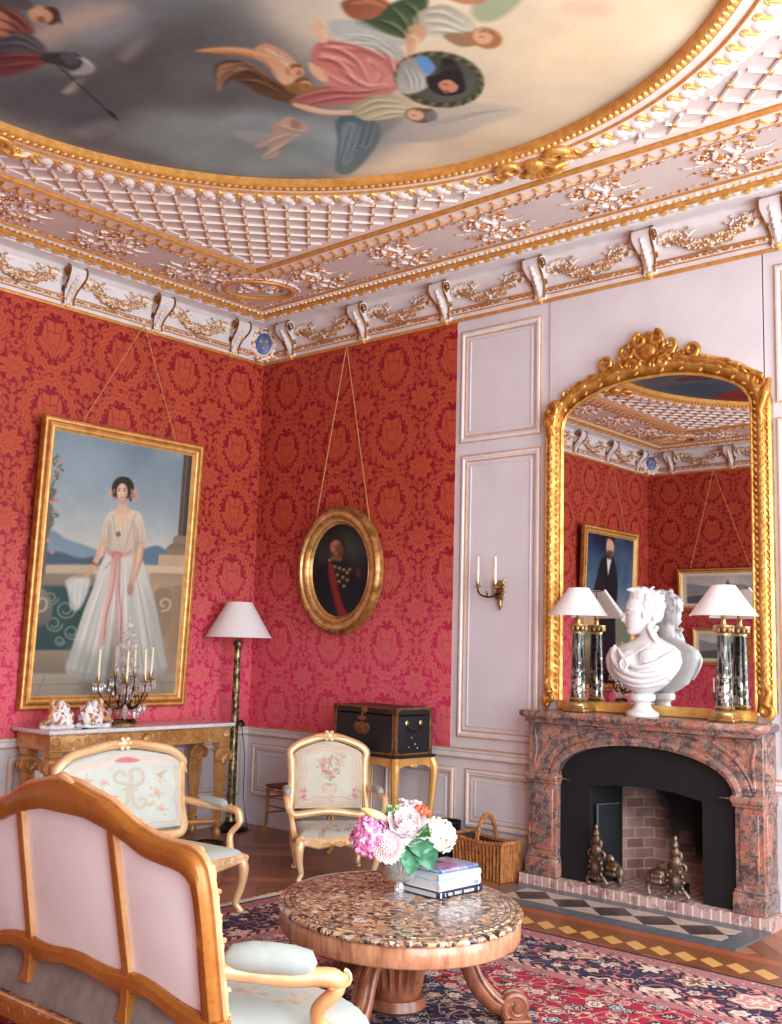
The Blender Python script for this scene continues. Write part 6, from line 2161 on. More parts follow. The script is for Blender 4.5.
# seat
def splan(s, d):
    return s * (.79 + .22 * d + .02 * math.sin(pi * d)), .05 + .46 * d + .03 * math.cos(s * pi * 1.0) * d
cs = Canvas(300, 110, [(0, 0), (240, 0), (240, 60), (0, 60)], (152, 157, 149))
cs.cloud(3, 40, 3, seed=14)
flowers(cs, [(30, 20, 6), (70, 26, 6), (120, 20, 7), (170, 26, 6), (208, 22, 6), (222, 36, 5), (196, 44, 6), (140, 46, 6), (60, 46, 6)], cols=((166, 128, 100), (150, 108, 78), (184, 148, 128)), leaf=(132, 120, 90), seed=19)
for x in (196, 214, 226):
    cs.line([(x - 30, 30), (x - 10, 26), (x, 40), (x + 12, 44)], 1.8, (190, 148, 128), 1, .8)
    cs.line([(x - 34, 50), (x - 8, 52), (x + 8, 46)], 1.8, (190, 154, 136), 1, .8)
def sseat(U, W):
    s = U * 2 - 1
    w = .79 + .22 * W + .02 * np.sin(pi * W)
    y = .05 + .46 * W + .03 * np.cos(s * pi) * W
    e = np.maximum(np.abs(s), np.abs(W * 2 - 1))
    return s * w, y, .33 + .12 * np.clip(1 - e ** 10, 0, 1) ** .4 + .02 * np.clip(1 - e ** 2, 0, 1)
painted('seat_cushion', sseat, 200, 70, cs, M_tap, so, flip=True)
m = MB()
def backlin(s, t):
    x = -.93 + 1.86 * s
    return (x, .02 + .05 * math.sin(pi * t) * 0 + .03 * (1 - t), .44 - .135 * t)
lin_ = MB().sheet(lambda s, t: (-.80 + 1.60 * s, -.0 + .03 - .075 * t, .455 - .17 * t), 30, 6)
obj('seat_lining', lin_, M_greyfab, so)
rp = [splan(-1 + .1 * k, 1) for k in range(21)]
path = [(-.81, -.06)] + [splan(-1, .25 * k) for k in range(1, 4)] + rp + [splan(1, 1 - .25 * k) for k in range(1, 4)] + [(.81, -.06)]
m = MB().mould(path[::-1], [(-.03, .25), (.01, .25), (.016, .27), (.012, .315), (.0, .328), (-.03, .328)], closed=False)
obj('seat_rail', m, M_sofagilt, so, ang=40)
m = MB().rbox(-.84, .84, -.085, -.045, .205, .285, .012)
rr = obj('rear_rail', m, M_sofawood, so)
obj('gilt_edge', MB().tube([(-.84, -.082, .287), (.84, -.082, .287)], .006, 6), M_sofagilt, rr)
# arms
for s in (-1, 1):
    pts = catmull([(s * .775, .02, .592), (s * .83, .085, .580), (s * .92, .165, .570), (s * .985, .24, .572), (s * 1.02, .285, .562), (s * 1.015, .30, .538)], 6)
    m = MB().tube(pts, np.interp(range(len(pts)), [0, 10, 22, len(pts) - 1], [.028, .028, .032, .022]).tolist(), 10)
    pts = catmull([(s * 1.01, .30, .556), (s * 1.01, .29, .52), (s * .97, .255, .465), (s * .965, .275, .41), (s * .995, .325, .36), (s * 1.015, .37, .30)], 6)
    m.tube(pts, np.interp(range(len(pts)), [0, 8, 16, len(pts) - 1], [.030, .026, .024, .036]).tolist(), 10)
    for q in (-1, 1):
        m.tube([(s * 1.018 + s * .6 * xx, .295 + q * .026 + .6 * xx, .556 + zz) for xx, zz in spiral((0, 0), .028, .006, pi / 2, -1.4, 16)], .008, 6)
    a = obj('arm', m, M_sofagilt, so)
    q = [(s * .775, .025, .622), (s * .79, .045, .630), (s * .83, .085, .632), (s * .885, .135, .628), (s * .93, .178, .622), (s * .965, .212, .616), (s * .978, .226, .606)]
    obj('arm_pad', MB().tube(q, [.022, .042, .050, .050, .048, .040, .014], 12), M_mint, a)
    for k, (x, y) in enumerate(((.84, -.05), (1.00, .44))):
        pts = catmull([(s * x, y, .30), (s * (x + .02), y + .03 * k, .22), (s * x, y, .12), (s * (x - .005), y - .01 * k, .05), (s * (x + .02), y + .02 * k, .012)], 5)
        mm = MB().tube(pts, np.interp(range(len(pts)), [0, 8, 15, len(pts) - 1], [.038, .030, .018, .022]).tolist(), 10)
        obj('leg', mm, M_sofagilt, so)

# ------------------------------------------------------------------ low table with a specimen marble top
def brecciamat():
    t = NT('specimen marble top')
    x, y, z = t.xyz()
    w = t.noise(scale=9, detail=3) - .5
    v = t.vec(x * 1.0 + w * .05, y + w * .05, z)
    p1 = t.voro(v, scale=36, out='node')
    p2 = t.voro(v, scale=84, out='node')
    def pal(node):
        s = t.n('ShaderNodeSeparateColor')
        t.t.links.new(node.outputs['Color'], s.inputs[0])
        return X(t, s.outputs[0]), X(t, s.outputs[1])
    a, b = pal(p1)
    a2, b2 = pal(p2)
    st = [(.0, (34, 30, 32)), (.12, (84, 74, 74)), (.22, (160, 132, 108)), (.40, (196, 158, 120)), (.55, (212, 178, 144)), (.68, (184, 130, 86)), (.80, (226, 206, 184)), (.90, (120, 100, 90)), (.97, (140, 144, 150))]
    c1 = t.ramp(a, st, 'CONSTANT')
    c2 = t.ramp(a2, st, 'CONSTANT')
    c = t.mix(b.gt(.42), c1, c2)
    n = t.noise(scale=40, detail=3)
    c = t.mix(n.smooth(.45, .65) * .35, c, lin((158, 122, 84)))
    c = t.mix(t.noise(scale=26, detail=3).smooth(.58, .63) * .85, c, lin((28, 26, 30)))
    rr = ((x / TA) * (x / TA) + (y / TB) * (y / TB)).sqrt()
    ring = ((rr - .90).abs().lt(.006)).max((rr - .945).abs().lt(.005)).max((rr - .86).abs().lt(.004))
    c = t.mix(ring * .8, c, lin((26, 22, 24)))
    mo = t.noise(scale=3, detail=2).smooth(.5, .62)
    c = t.mix(mo * .25, c, lin((60, 50, 50)))
    t.set(Base_Color=c, Roughness=.2)
    t.b.inputs['Specular IOR Level'].default_value = .4
    return t.m
TA, TB = .665, .535
M_breccia = brecciamat()
M_walnut = NT('figured walnut')
x, y, z = M_walnut.xyz()
a_ = x.atan2(y)
gr = M_walnut.noise(M_walnut.vec(a_ * 9.0, z * 4.0, (x * x + y * y).sqrt() * 14.0), scale=2.2, detail=4)
M_walnut.set(Base_Color=M_walnut.ramp(gr, [(.25, (138, 82, 60)), (.5, (184, 124, 92)), (.75, (206, 152, 116))]), Roughness=.3, Coat_Weight=.2)
M_walnut = M_walnut.m
M_walnutd = plain('carved walnut foot', (150, 88, 60), (112, 62, 42), sc=14, rough=.32, bump=.1, bsc=60)
ta = thing('low_table', 'low pedestal table with a mottled specimen marble top on scroll feet', 'table', (4.45, -3.025, .0105), math.atan2(.607, -.795))
sx = TB / TA
def ering(r, z, n=80):
    return [(r * math.cos(2 * pi * k / n), r * sx * math.sin(2 * pi * k / n), z) for k in range(n)]
m = MB().loft([ering(r, z) for r, z in ((TA - .03, .492), (TA - .004, .495), (TA, .503), (TA - .006, .513), (TA - .02, .516), (TA - .05, .5165), (TA - .055, .520), (.3, .520), (.02, .520))])
obj('marble_top', m, M_breccia, ta, ang=25)
m = MB().loft([ering(r, z) for r, z in ((TA - .10, .404), (TA - .03, .404), (TA - .016, .410), (TA - .012, .416), (TA - .012, .482), (TA - .018, .4915), (TA - .10, .4915))])
obj('apron', m, M_walnut, ta, ang=35)
m = MB()
n = 40
rings = []
for z, rr, fl in ((.12, .10, 0), (.15, .11, 0), (.20, .11, .010), (.30, .13, .012), (.36, .16, .012), (.404, .20, 0)):
    rings.append([((rr + fl * (1 if k % 2 else -1)) * math.cos(2 * pi * k / n), (rr + fl * (1 if k % 2 else -1)) * math.sin(2 * pi * k / n), z) for k in range(n)])
m.loft(rings)
m.lathe([(0, .06), (.10, .06), (.13, .08), (.12, .12), (0, .12)], 30)
obj('pedestal', m, M_walnutd, ta, ang=50)
base_r = ta.rotation_euler.z
for wa in (R(47), R(167), R(-73)):
    a = wa - base_r
    T = MX.Rotation(a, 4, 'Z')
    m = MB()
    pts = catmull([(.10, 0, .36), (.20, 0, .35), (.30, 0, .27), (.36, 0, .16), (.43, 0, .085), (.50, 0, .055)], 6)
    m.tube(pts, np.interp(range(len(pts)), [0, 10, 20, len(pts) - 1], [.034, .042, .044, .038]).tolist(), 10, T=T, flat=1.0)
    for s in (-1, 0, 1):
        m.tube([(p[0] + .02, s * .034, p[2] + .028 - .01 * abs(s)) for p in pts], .012, 6, T=T)
    f = obj('foot', m, M_walnutd, ta)
    m = MB()
    for s in (-1, 1):
        m.tube([(.53 + xx, s * .030, .072 + zz) for xx, zz in spiral((0, 0), .060, .012, R(-130), -1.7, 26)], [.018] * 20 + [.014] * 7, 8, T=T)
    m.lathe([(0, -.046), (.052, -.044), (.056, 0), (.052, .044), (0, .046)], 20, T=T @ MX.Translation((.53, 0, .072)) @ MX.Rotation(R(90), 4, 'X'))
    m.lathe([(0, -.055), (.018, -.053), (.02, 0), (.018, .053), (0, .055)], 12, T=T @ MX.Translation((.53, 0, .072)) @ MX.Rotation(R(90), 4, 'X'))
    m.rbox(.47, .60, -.045, .045, .0, .02, .008, T=T)
    obj('scroll', m, M_walnutd, f)
    m = MB()
    for s in (-1, 1):
        m.tube([(.16 + xx, s * .03, .355 + zz) for xx, zz in spiral((0, 0), .042, .01, R(60), 1.3, 18)], .013, 7, T=T)
    obj('volute', m, M_walnutd, f)

# ------------------------------------------------------------------ console with a white marble slab
co_ = thing('console_table', 'gilt console table with a white marble top under the large portrait', 'console table', (0, -1.535, 0))
Lc, Dc, HT_ = .89, .56, .965
t = NT('white veined slab')
n = t.noise(scale=5, detail=5, dist=1.4)
t.set(Base_Color=t.mix((n - .5).abs().smooth(0, .04, .35, 0), lin((226, 224, 226)), lin((170, 170, 178))), Roughness=.12)
M_slab = t.m
m = MB().rbox(.022, Dc, -Lc, Lc, HT_ - .03, HT_, .008)
obj('marble_top', m, M_slab, co_)
m = MB()
m.rbox(.052, Dc - .03, -Lc + .03, Lc - .03, HT_ - .15, HT_ - .031, .006)
for s in (-1, 1):
    for side in (0, 1):
        yb_ = s * (Lc - .075)
        for k in range(3):
            pass
    m.tube([(Dc - .03, s * (Lc - .075) + .035 * math.cos(q), HT_ - .09 + .035 * math.sin(q)) for q in np.linspace(0, 2 * pi, 16, endpoint=False)], .007, 6, closed=True)
    for q in range(6):
        m.ell((Dc - .028, s * (Lc - .075) + .018 * math.cos(q * 1.05), HT_ - .09 + .018 * math.sin(q * 1.05)), (.008, .010, .010), 6, 4)
    for k in range(3):
        m.tube([(Dc - .03, s * (.16 + .19 * k + yy), HT_ - .09 + zz) for yy, zz in spiral((0, 0), .035, .008, 0, 1.6, 18)], .0075, 6)
        m.tube([(Dc - .03, s * (.22 + .19 * k + .03 * q), HT_ - .09 + .02 * math.sin(q * 1.6)) for q in range(5)], [.006, .010, .010, .008, .003], 6)
    for k in range(2):
        m.tube([(.12 + .26 * k + xx, s * (Lc - .03), HT_ - .09 + zz) for xx, zz in spiral((0, 0), .035, .008, 0, 1.6, 18)], .0075, 6)
m.ell((Dc - .02, 0, HT_ - .10), (.02, .06, .05), 10, 6)
for k in range(9):
    a = (k - 4) * .35
    m.tube([(Dc - .02, 0, HT_ - .12), (Dc - .014, .07 * math.sin(a), HT_ - .12 + .07 * math.cos(a))], [.008, .014], 6)
ap_ = obj('apron', m, M_tablegilt, co_)
m = MB().rbox(Dc - .036, Dc - .022, -Lc + .02, Lc - .02, HT_ - .158, HT_ - .146, .004).rbox(Dc - .036, Dc - .022, -Lc + .02, Lc - .02, HT_ - .044, HT_ - .032, .004)
obj('bead', m, M_tablegilt, ap_)
for xx in (.15, Dc - .085):
    for s in (-1, 1):
        yy = s * (Lc - .085)
        m = MB()
        m.loft([[(xx - w, yy - w, z), (xx + w, yy - w, z), (xx + w, yy + w, z), (xx - w, yy + w, z)] for z, w in ((HT_ - .15, .052), (HT_ - .20, .05), (HT_ - .205, .040), (HT_ - .42, .040), (.30, .026), (.16, .022))])
        lg = obj('leg', m, M_tablegilt, co_, bevel=.003)
        m = MB()
        for q in (-1, 1):
            m.tube([(xx + .045, yy + q * .05 + a_, HT_ - .28 + b_) for a_, b_ in spiral((0, 0), .042, .010, pi / 2, -1.5 * q, 20)], .013, 7)
            m.tube([(xx + q * .046 + a_, yy + s * .045, HT_ - .28 + b_) for a_, b_ in spiral((0, 0), .036, .010, pi / 2, -1.5 * q, 20)], .011, 7)
        m.rbox(xx - .04, xx + .055, yy - .06, yy + .06, HT_ - .255, HT_ - .215, .012)
        m.ell((xx + .05, yy, HT_ - .31), (.014, .024, .04), 8, 6)
        obj('capital', m, M_tablegilt, lg)
        m = MB().lathe([(0, .0), (.016, .0), (.03, .03), (.034, .06), (.026, .075), (.022, .09), (.034, .11), (.036, .15), (.024, .165), (0, .165)], 16, T=MX.Translation((xx, yy, 0)))
        obj('toupie_foot', m, M_tablegilt, lg)
m = MB()
for s in (-1, 1):
    m.tube(catmull([(Dc - .085, s * (Lc - .085), .14), (Dc - .20, s * .55, .14), (.30, s * .25, .145), (.28, 0, .15)], 6), .024, 8)
    m.tube(catmull([(.15, s * (Lc - .085), .14), (.18, s * .55, .14), (.26, s * .25, .145), (.28, 0, .15)], 6), .024, 8)
obj('stretcher', m, M_tablegilt, co_)

# ------------------------------------------------------------------ black box on its gilt stand
M_black = plain('black leather', (9, 10, 15), (14, 16, 24), sc=16, rough=.5, bump=.12, bsc=160)
M_honey = giltwood('honey giltwood stand', (164, 108, 44), (206, 152, 84), (224, 178, 116), .34)
rzb = R(-5)
bs = thing('box_stand', 'gilt side table with cabriole legs holding up the black box', 'side table', (1.95, -.325, 0), rzb)
bw, bd, bh = .385, .222, .825
m = MB().rbox(-bw, bw, -bd, bd, bh - .022, bh, .008)
obj('top', m, M_black, bs)
m = MB()
def apr(x0, y0, x1, y1):
    n = 20
    rings = []
    d = V((x1 - x0, y1 - y0)).normalized()
    nn = V((d.y, -d.x)) * .012
    for k in range(n + 1):
        t = k / n
        x, y = x0 + (x1 - x0) * t, y0 + (y1 - y0) * t
        zb = bh - .072 - .045 * abs(2 * t - 1) ** 3 - .014 * math.exp(-((t - .5) / .12) ** 2)
        rings.append([(x - nn.x, y - nn.y, zb), (x + nn.x, y + nn.y, zb), (x + nn.x, y + nn.y, bh - .023), (x - nn.x, y - nn.y, bh - .023)])
    m.loft(rings)
c4 = [(-bw + .03, -bd + .03), (bw - .03, -bd + .03), (bw - .03, bd - .03), (-bw + .03, bd - .03)]
for k in range(4):
    apr(*c4[k], *c4[(k + 1) % 4])
m.ell((0, -bd + .02, bh - .08), (.05, .01, .02), 8, 5)
m.ell((bw - .02, 0, bh - .08), (.01, .04, .018), 8, 5)
obj('apron', m, M_honey, bs, ang=40)
for x, y in c4:
    dx, dy = .02 * (1 if x > 0 else -1), .02 * (1 if y > 0 else -1)
    pts = catmull([(x, y, bh - .03), (x + dx, y + dy, bh - .12), (x + dx * .3, y + dy * .3, bh - .40), (x - dx * .6, y - dy * .6, .14), (x, y, .03), (x + dx * .8, y + dy * .8, .010)], 6)
    mm = MB().tube(pts, np.interp(range(len(pts)), [0, 6, 14, 24, len(pts) - 1], [.036, .034, .022, .014, .018]).tolist(), 8)
    obj('leg', mm, M_honey, bs)
bx = thing('strongbox', 'black leather box with brass corners and a gilt crest, on the side table', 'box', (1.95, -.325, bh), rzb)
hw_, hd_, hh_ = .35, .20, .355
obj('carcass', MB().rbox(-hw_, hw_, -hd_, hd_, .004, hh_ - .06, .010), M_black, bx)
obj('lid', MB().rbox(-hw_, hw_, -hd_, hd_, hh_ - .056, hh_, .012), plain('lid leather', (34, 22, 26), (24, 16, 20), sc=20, rough=.45), bx)
M_brassbox = plain('dull box brass', (140, 92, 52), (104, 68, 38), sc=22, rough=.45, metal=.4)
def strip(a, b, w):
    m = MB()
    m.box(*a, *b)
for sx_ in (-1, 1):
    for sy_ in (-1, 1):
        x, y = sx_ * hw_, sy_ * hd_
        e = .004
        m = MB()
        xa, xb_ = sorted((x + sx_ * e, x - sx_ * .028))
        ya, yb_ = sorted((y + sy_ * e, y - sy_ * .0))
        m.box(xa, xb_, min(y, y + sy_ * e), max(y, y + sy_ * e), .0, hh_)
        m.box(min(x, x + sx_ * e), max(x, x + sx_ * e), min(y + sy_ * e, y - sy_ * .028), max(y + sy_ * e, y - sy_ * .028), .0, hh_)
        for zb, zt2 in ((0, 1), (hh_, -1)):
            m.add([(x, y + sy_ * e, zb), (x - sx_ * .07, y + sy_ * e, zb), (x - sx_ * .028, y + sy_ * e, zb + zt2 * .03), (x, y + sy_ * e, zb + zt2 * .07)], [(0, 1, 2, 3)])
            m.add([(x + sx_ * e, y, zb), (x + sx_ * e, y - sy_ * .07, zb), (x + sx_ * e, y - sy_ * .028, zb + zt2 * .03), (x + sx_ * e, y, zb + zt2 * .07)], [(0, 1, 2, 3)])
        obj('corner_strap', m, M_brassbox, bx)
m = MB()
e = .003
for z0_, z1_ in ((0, .014), (hh_ - .012, hh_ + .002)):
    m.box(-hw_, hw_, -hd_ - e, -hd_, z0_, z1_)
    m.box(hw_, hw_ + e, -hd_, hd_, z0_, z1_)
m.ell((0, -hd_, hh_ - .03), (.04, .006, .03), 8, 5)
obj('edge_band', m, M_brassbox, bx)
m = MB()
cx_ = -.02
for s in (-1, 1):
    m.ell((cx_ + s * .05, -hd_ - .002, .19), (.045, .006, .040), 12, 6)
    m.ell((cx_ + s * .03, -hd_ - .002, .165), (.035, .006, .03), 10, 6)
m.ell((cx_, -hd_ - .003, .255), (.05, .006, .016), 10, 6)
for k in range(5):
    m.ell((cx_ + (k - 2) * .02, -hd_ - .003, .275 - .006 * abs(k - 2)), (.010, .005, .012), 6, 4)
m.ell((cx_, -hd_ - .003, .295), (.008, .005, .012), 6, 4)
m.ell((cx_, -hd_ - .004, .19), (.035, .007, .045), 10, 6)
obj('gilt_crest', m, M_brassbox, bx)
m = MB()
m.tube(catmull([(hw_ + .008, -.075, .235), (hw_ + .022, -.06, .19), (hw_ + .026, 0, .178), (hw_ + .022, .06, .19), (hw_ + .008, .075, .235)], 5), .0055, 6)
for s in (-1, 1):
    m.ell((hw_ + .004, s * .075, .24), (.006, .016, .022), 8, 5)
for y, z in ((-.02, .13), (.02, .08), (-.05, .06), (.045, .05)):
    m.ell((hw_ + .002, y, z), (.004, .006, .006), 6, 4)
obj('handle', m, M_brass, bx)

# ------------------------------------------------------------------ little side chair in the corner
M_darkgilt = giltwood('rubbed dark giltwood', (96, 60, 30), (150, 104, 56), (196, 150, 92), .36)
M_olive = plain('olive yellow velvet', (136, 116, 48), (112, 96, 40), sc=12, rough=.7, Sheen_Weight=.4)
M_cane = plain('brown cane seat', (104, 66, 44), (80, 50, 34), sc=90, rough=.6)
sc_ = thing('side_chair', 'slender gilt chair with an olive back, in the corner behind the floral armchair', 'chair', (1.075, -.37, 0), R(174))
obj('seat', MB().rbox(-.20, .20, -.20, .20, .452, .475, .01), M_cane, sc_)
obj('seat_rail', MB().rbox(-.205, .205, -.205, .205, .425, .451, .01), M_darkgilt, sc_)
for x, y, o in ((.18, .18, .05), (.18, -.18, .05), (-.18, .18, -.06), (-.18, -.18, -.06)):
    pts = catmull([(x, y, .44), (x + o * .1, y, .30), (x + o * .35, y, .14), (x + o, y + (.02 if y > 0 else -.02), .012)], 6)
    obj('leg', MB().tube(pts, np.interp(range(len(pts)), [0, len(pts) - 1], [.017, .011]).tolist(), 8), M_darkgilt, sc_)
for z, a in ((.37, .0), (.24, .01)):
    obj('stretcher', MB().tube([(.18 + a, -.18, z), (.18 + a, .18, z)], .008, 6), M_darkgilt, sc_)
obj('stretcher', MB().tube([(.185, .18, .30), (-.185, .18, .30)], .008, 6), M_darkgilt, sc_)
m = MB()
for s in (-1, 1):
    m.tube([(-.185, s * .17, .46), (-.20, s * .17, .62), (-.235, s * .165, .82)], .014, 7)
m.tube(catmull([(-.235, -.165, .82), (-.245, -.10, .868), (-.25, 0, .885), (-.245, .10, .868), (-.235, .165, .82)], 5), .016, 8)
obj('back_frame', m, M_darkgilt, sc_)
obj('back_pad', MB().ell((-.224, 0, .73), (.040, .165, .160), 16, 10), M_olive, sc_)
# ------------------------------------------------------------------ carpet
def rugmat():
    t = NT('persian carpet')
    x, y, z = t.xyz()
    ex = (x - 2.34).min(7.95 - x)
    ey = (-1.255 - y).min(y + 6.7)
    d = ex.min(ey)
    w = t.noise(scale=7, detail=2) - .5
    v = t.vec(x + w * .05, y + w * .05, 0.0)
    def col3(node):
        s = t.n('ShaderNodeSeparateColor')
        t.t.links.new(node.outputs['Color'], s.inputs[0])
        return [X(t, s.outputs[i]) for i in range(3)]
    pal = [(.0, (30, 36, 66)), (.22, (196, 152, 142)), (.38, (214, 196, 180)), (.52, (176, 96, 96)), (.64, (84, 108, 132)), (.76, (150, 110, 86)), (.88, (70, 92, 86)), (.95, (206, 140, 140))]
    def blooms(sc_, rad, rnd=.75):
        nd = t.voro(v, scale=sc_, out='node', rnd=rnd)
        r, g, b = col3(nd)
        dist = X(t, nd.outputs['Distance'])
        sp = t.n('ShaderNodeSeparateXYZ')
        t.t.links.new(nd.outputs['Position'], sp.inputs[0])
        px, py = X(t, sp.outputs[0]), X(t, sp.outputs[1])
        ang = (y - py).atan2(x - px)
        q = dist / (rad * (.75 + 0.0)) + (ang * 6.0).cos() * .12 + (b - .5) * .35
        c1 = t.ramp(r, pal, 'CONSTANT')
        c2 = t.ramp(g, pal, 'CONSTANT')
        body = t.mix(q.lt(.36), c1, c2)
        body = t.mix(q.lt(.16), body, lin((226, 206, 188)))
        body = t.mix((q - .60).abs().lt(.07), body, lin((228, 210, 196)))
        body = t.mix(q.gt(.86), body, lin((24, 24, 44)))
        return body, q.lt(1.0)
    red = t.mix(t.noise(scale=2.2, detail=2), lin((150, 20, 50)), lin((178, 30, 66)))
    navy = t.mix(t.noise(scale=3, detail=2), lin((34, 36, 62)), lin((52, 54, 86)))
    rose = lin((176, 116, 118))
    b1, m1 = blooms(4.6, .72)
    b2, m2 = blooms(11.0, .62)
    b3, m3 = blooms(24.0, .50, 1.0)
    vine = ((t.noise(v, scale=5.5, detail=1) - .5).abs().lt(.014)).max((t.noise(v, scale=8.5, detail=1) - .5).abs().lt(.013))
    # field with a lobed medallion
    mx, my = x - 4.35, y + 3.35
    ma = my.atan2(mx)
    mr_ = ((mx * mx + my * my).sqrt()) / .95 + (ma * 8.0).cos() * .07
    ground = t.mix(mr_.lt(1.0), red, navy)
    corner = ((ex - .62) * (ey - .62)).sqrt() if False else (ex - .72).max(0.0) * 1.0 + (ey - .72).max(0.0)
    ground = t.mix(corner.lt(.42), ground, navy)
    field = t.mix(vine, ground, lin((196, 160, 140)))
    field = t.mix(m3 * t.noise(scale=9).gt(.46), field, b3)
    field = t.mix(m2, field, b2)
    # border
    bord = t.mix(vine, navy, lin((196, 124, 126)))
    bord = t.mix(m2, bord, b2)
    bord = t.mix(m1, bord, b1)
    gd = t.mix(m3, rose, b3)
    gd2 = t.mix((((x + y) * 14.0).frac() - .5).abs().lt(.22), lin((206, 160, 148)), lin((66, 46, 66)))
    c = t.mix(d.lt(.70), field, gd)
    c = t.mix(d.lt(.62), c, gd2)
    c = t.mix(d.lt(.58), c, bord)
    c = t.mix(d.lt(.17), c, gd2)
    c = t.mix(d.lt(.14), c, gd)
    c = t.mix(d.lt(.03), c, lin((56, 34, 48)))
    pile = t.noise(scale=150, detail=2)
    c = t.mix(pile.smooth(.3, .7) * .18, c, t.mix(.5, c, lin((200, 170, 160))))
    t.set(Base_Color=c, Roughness=1.0)
    t.b.inputs['Specular IOR Level'].default_value = .1
    t.bump(pile, .3, .003)
    return t.m
rug = thing('persian_carpet', 'large red and navy persian carpet under the sofa and low table', 'carpet', (0, 0, 0))
obj('pile', MB().rbox(2.34, 7.95, -6.7, -1.255, .0005, .010, .004), rugmat(), rug)
m = MB()
r_ = random.Random(6)
y = -1.27
while y > -6.6:
    a = r_.uniform(-.012, .012)
    m.tube([(2.345, y, .006), (2.31, y + a * .5, .005), (2.268 + r_.uniform(-.008, .008), y + a, .004)], .0045, 4)
    y -= .017
fr = obj('fringe', m, plain('cream wool fringe', (216, 202, 190), rough=.9), rug)
fr['kind'] = 'stuff'

# ------------------------------------------------------------------ floor lamp
t = NT('mottled bronze pole')
x, y, z = t.xyz()
n = t.noise(scale=26, detail=4)
n2 = t.noise(t.vec(x * 20.0, y * 20.0, z * 5.0), scale=2, detail=3)
t.set(Base_Color=t.ramp(n * .5 + n2 * .5, [(.36, (36, 34, 26)), (.48, (92, 84, 58)), (.60, (190, 172, 124))]), Roughness=.32, Metallic=.7)
M_pole = t.m
fl = thing('floor_lamp', 'tall bronze floor lamp with a white shade, in the corner of the red walls', 'lamp', (.245, -.385, 0))
obj('base', MB().lathe([(0, 0), (.15, 0), (.155, .012), (.14, .03), (.09, .042), (.06, .06), (.05, .08), (0, .08)], 30), plain('dark bronze base', (32, 34, 32), (22, 24, 24), sc=14, rough=.35, metal=.5), fl)
obj('pole', MB().lathe([(0, .07), (.042, .07), (.045, .10), (.038, .12), (.0365, .9), (.030, 1.50), (.034, 1.52), (.034, 1.54), (.028, 1.56), (.028, 1.60), (.04, 1.62), (.044, 1.64), (.034, 1.66), (.012, 1.68), (.010, 1.76), (0, 1.76)], 20), M_pole, fl)
ring = lambda r, z, n=44: [(r * math.cos(2 * pi * j / n), r * math.sin(2 * pi * j / n), z) for j in range(n)]
obj('lamp_shade', MB().loft([ring(.300, 1.692), ring(.112, 2.008), ring(.109, 2.007), ring(.297, 1.691), ring(.300, 1.692)], caps=False), M_shade, fl, ang=50)
m = MB()
for k in range(3):
    a = k * 2.094
    m.tube([(0, 0, 1.985), (.11 * math.cos(a), .11 * math.sin(a), 2.0)], .003, 5)
m.tube([(0, 0, 1.74), (0, 0, 1.99)], .004, 5)
obj('shade_carrier', m, M_brass, fl)
m = MB().lathe([(0, 0), (.032, 0), (.034, .012), (.020, .022), (0, .022)], 16, T=MX.Translation((.052, .03, .93)) @ MX.Rotation(R(60), 4, 'Y'))
obj('dimmer', m, plain('dark bakelite', (34, 30, 30), rough=.3), fl)
obj('flex', MB().tube(catmull([(.06, .03, .92), (.075, .07, .62), (.045, .10, .30), (.09, .12, .02), (.16, .10, .006)], 6), .004, 5), M_iron, fl)
ck = obj('cable_coil', MB().tube([(.62 + (.11 + .01 * math.sin(5 * q)) * math.cos(q) - .012 * q * .3, -.92 + (.10 + .012 * math.sin(3 * q)) * math.sin(q), .008 + .004 * math.sin(q * .5 + 1)) for q in np.linspace(0, 14.5, 70)], .006, 6), plain('black rubber cable', (18, 18, 20), rough=.5))
tag(ck, 'loose coil of black cable on the parquet beside the console foot', 'cable')

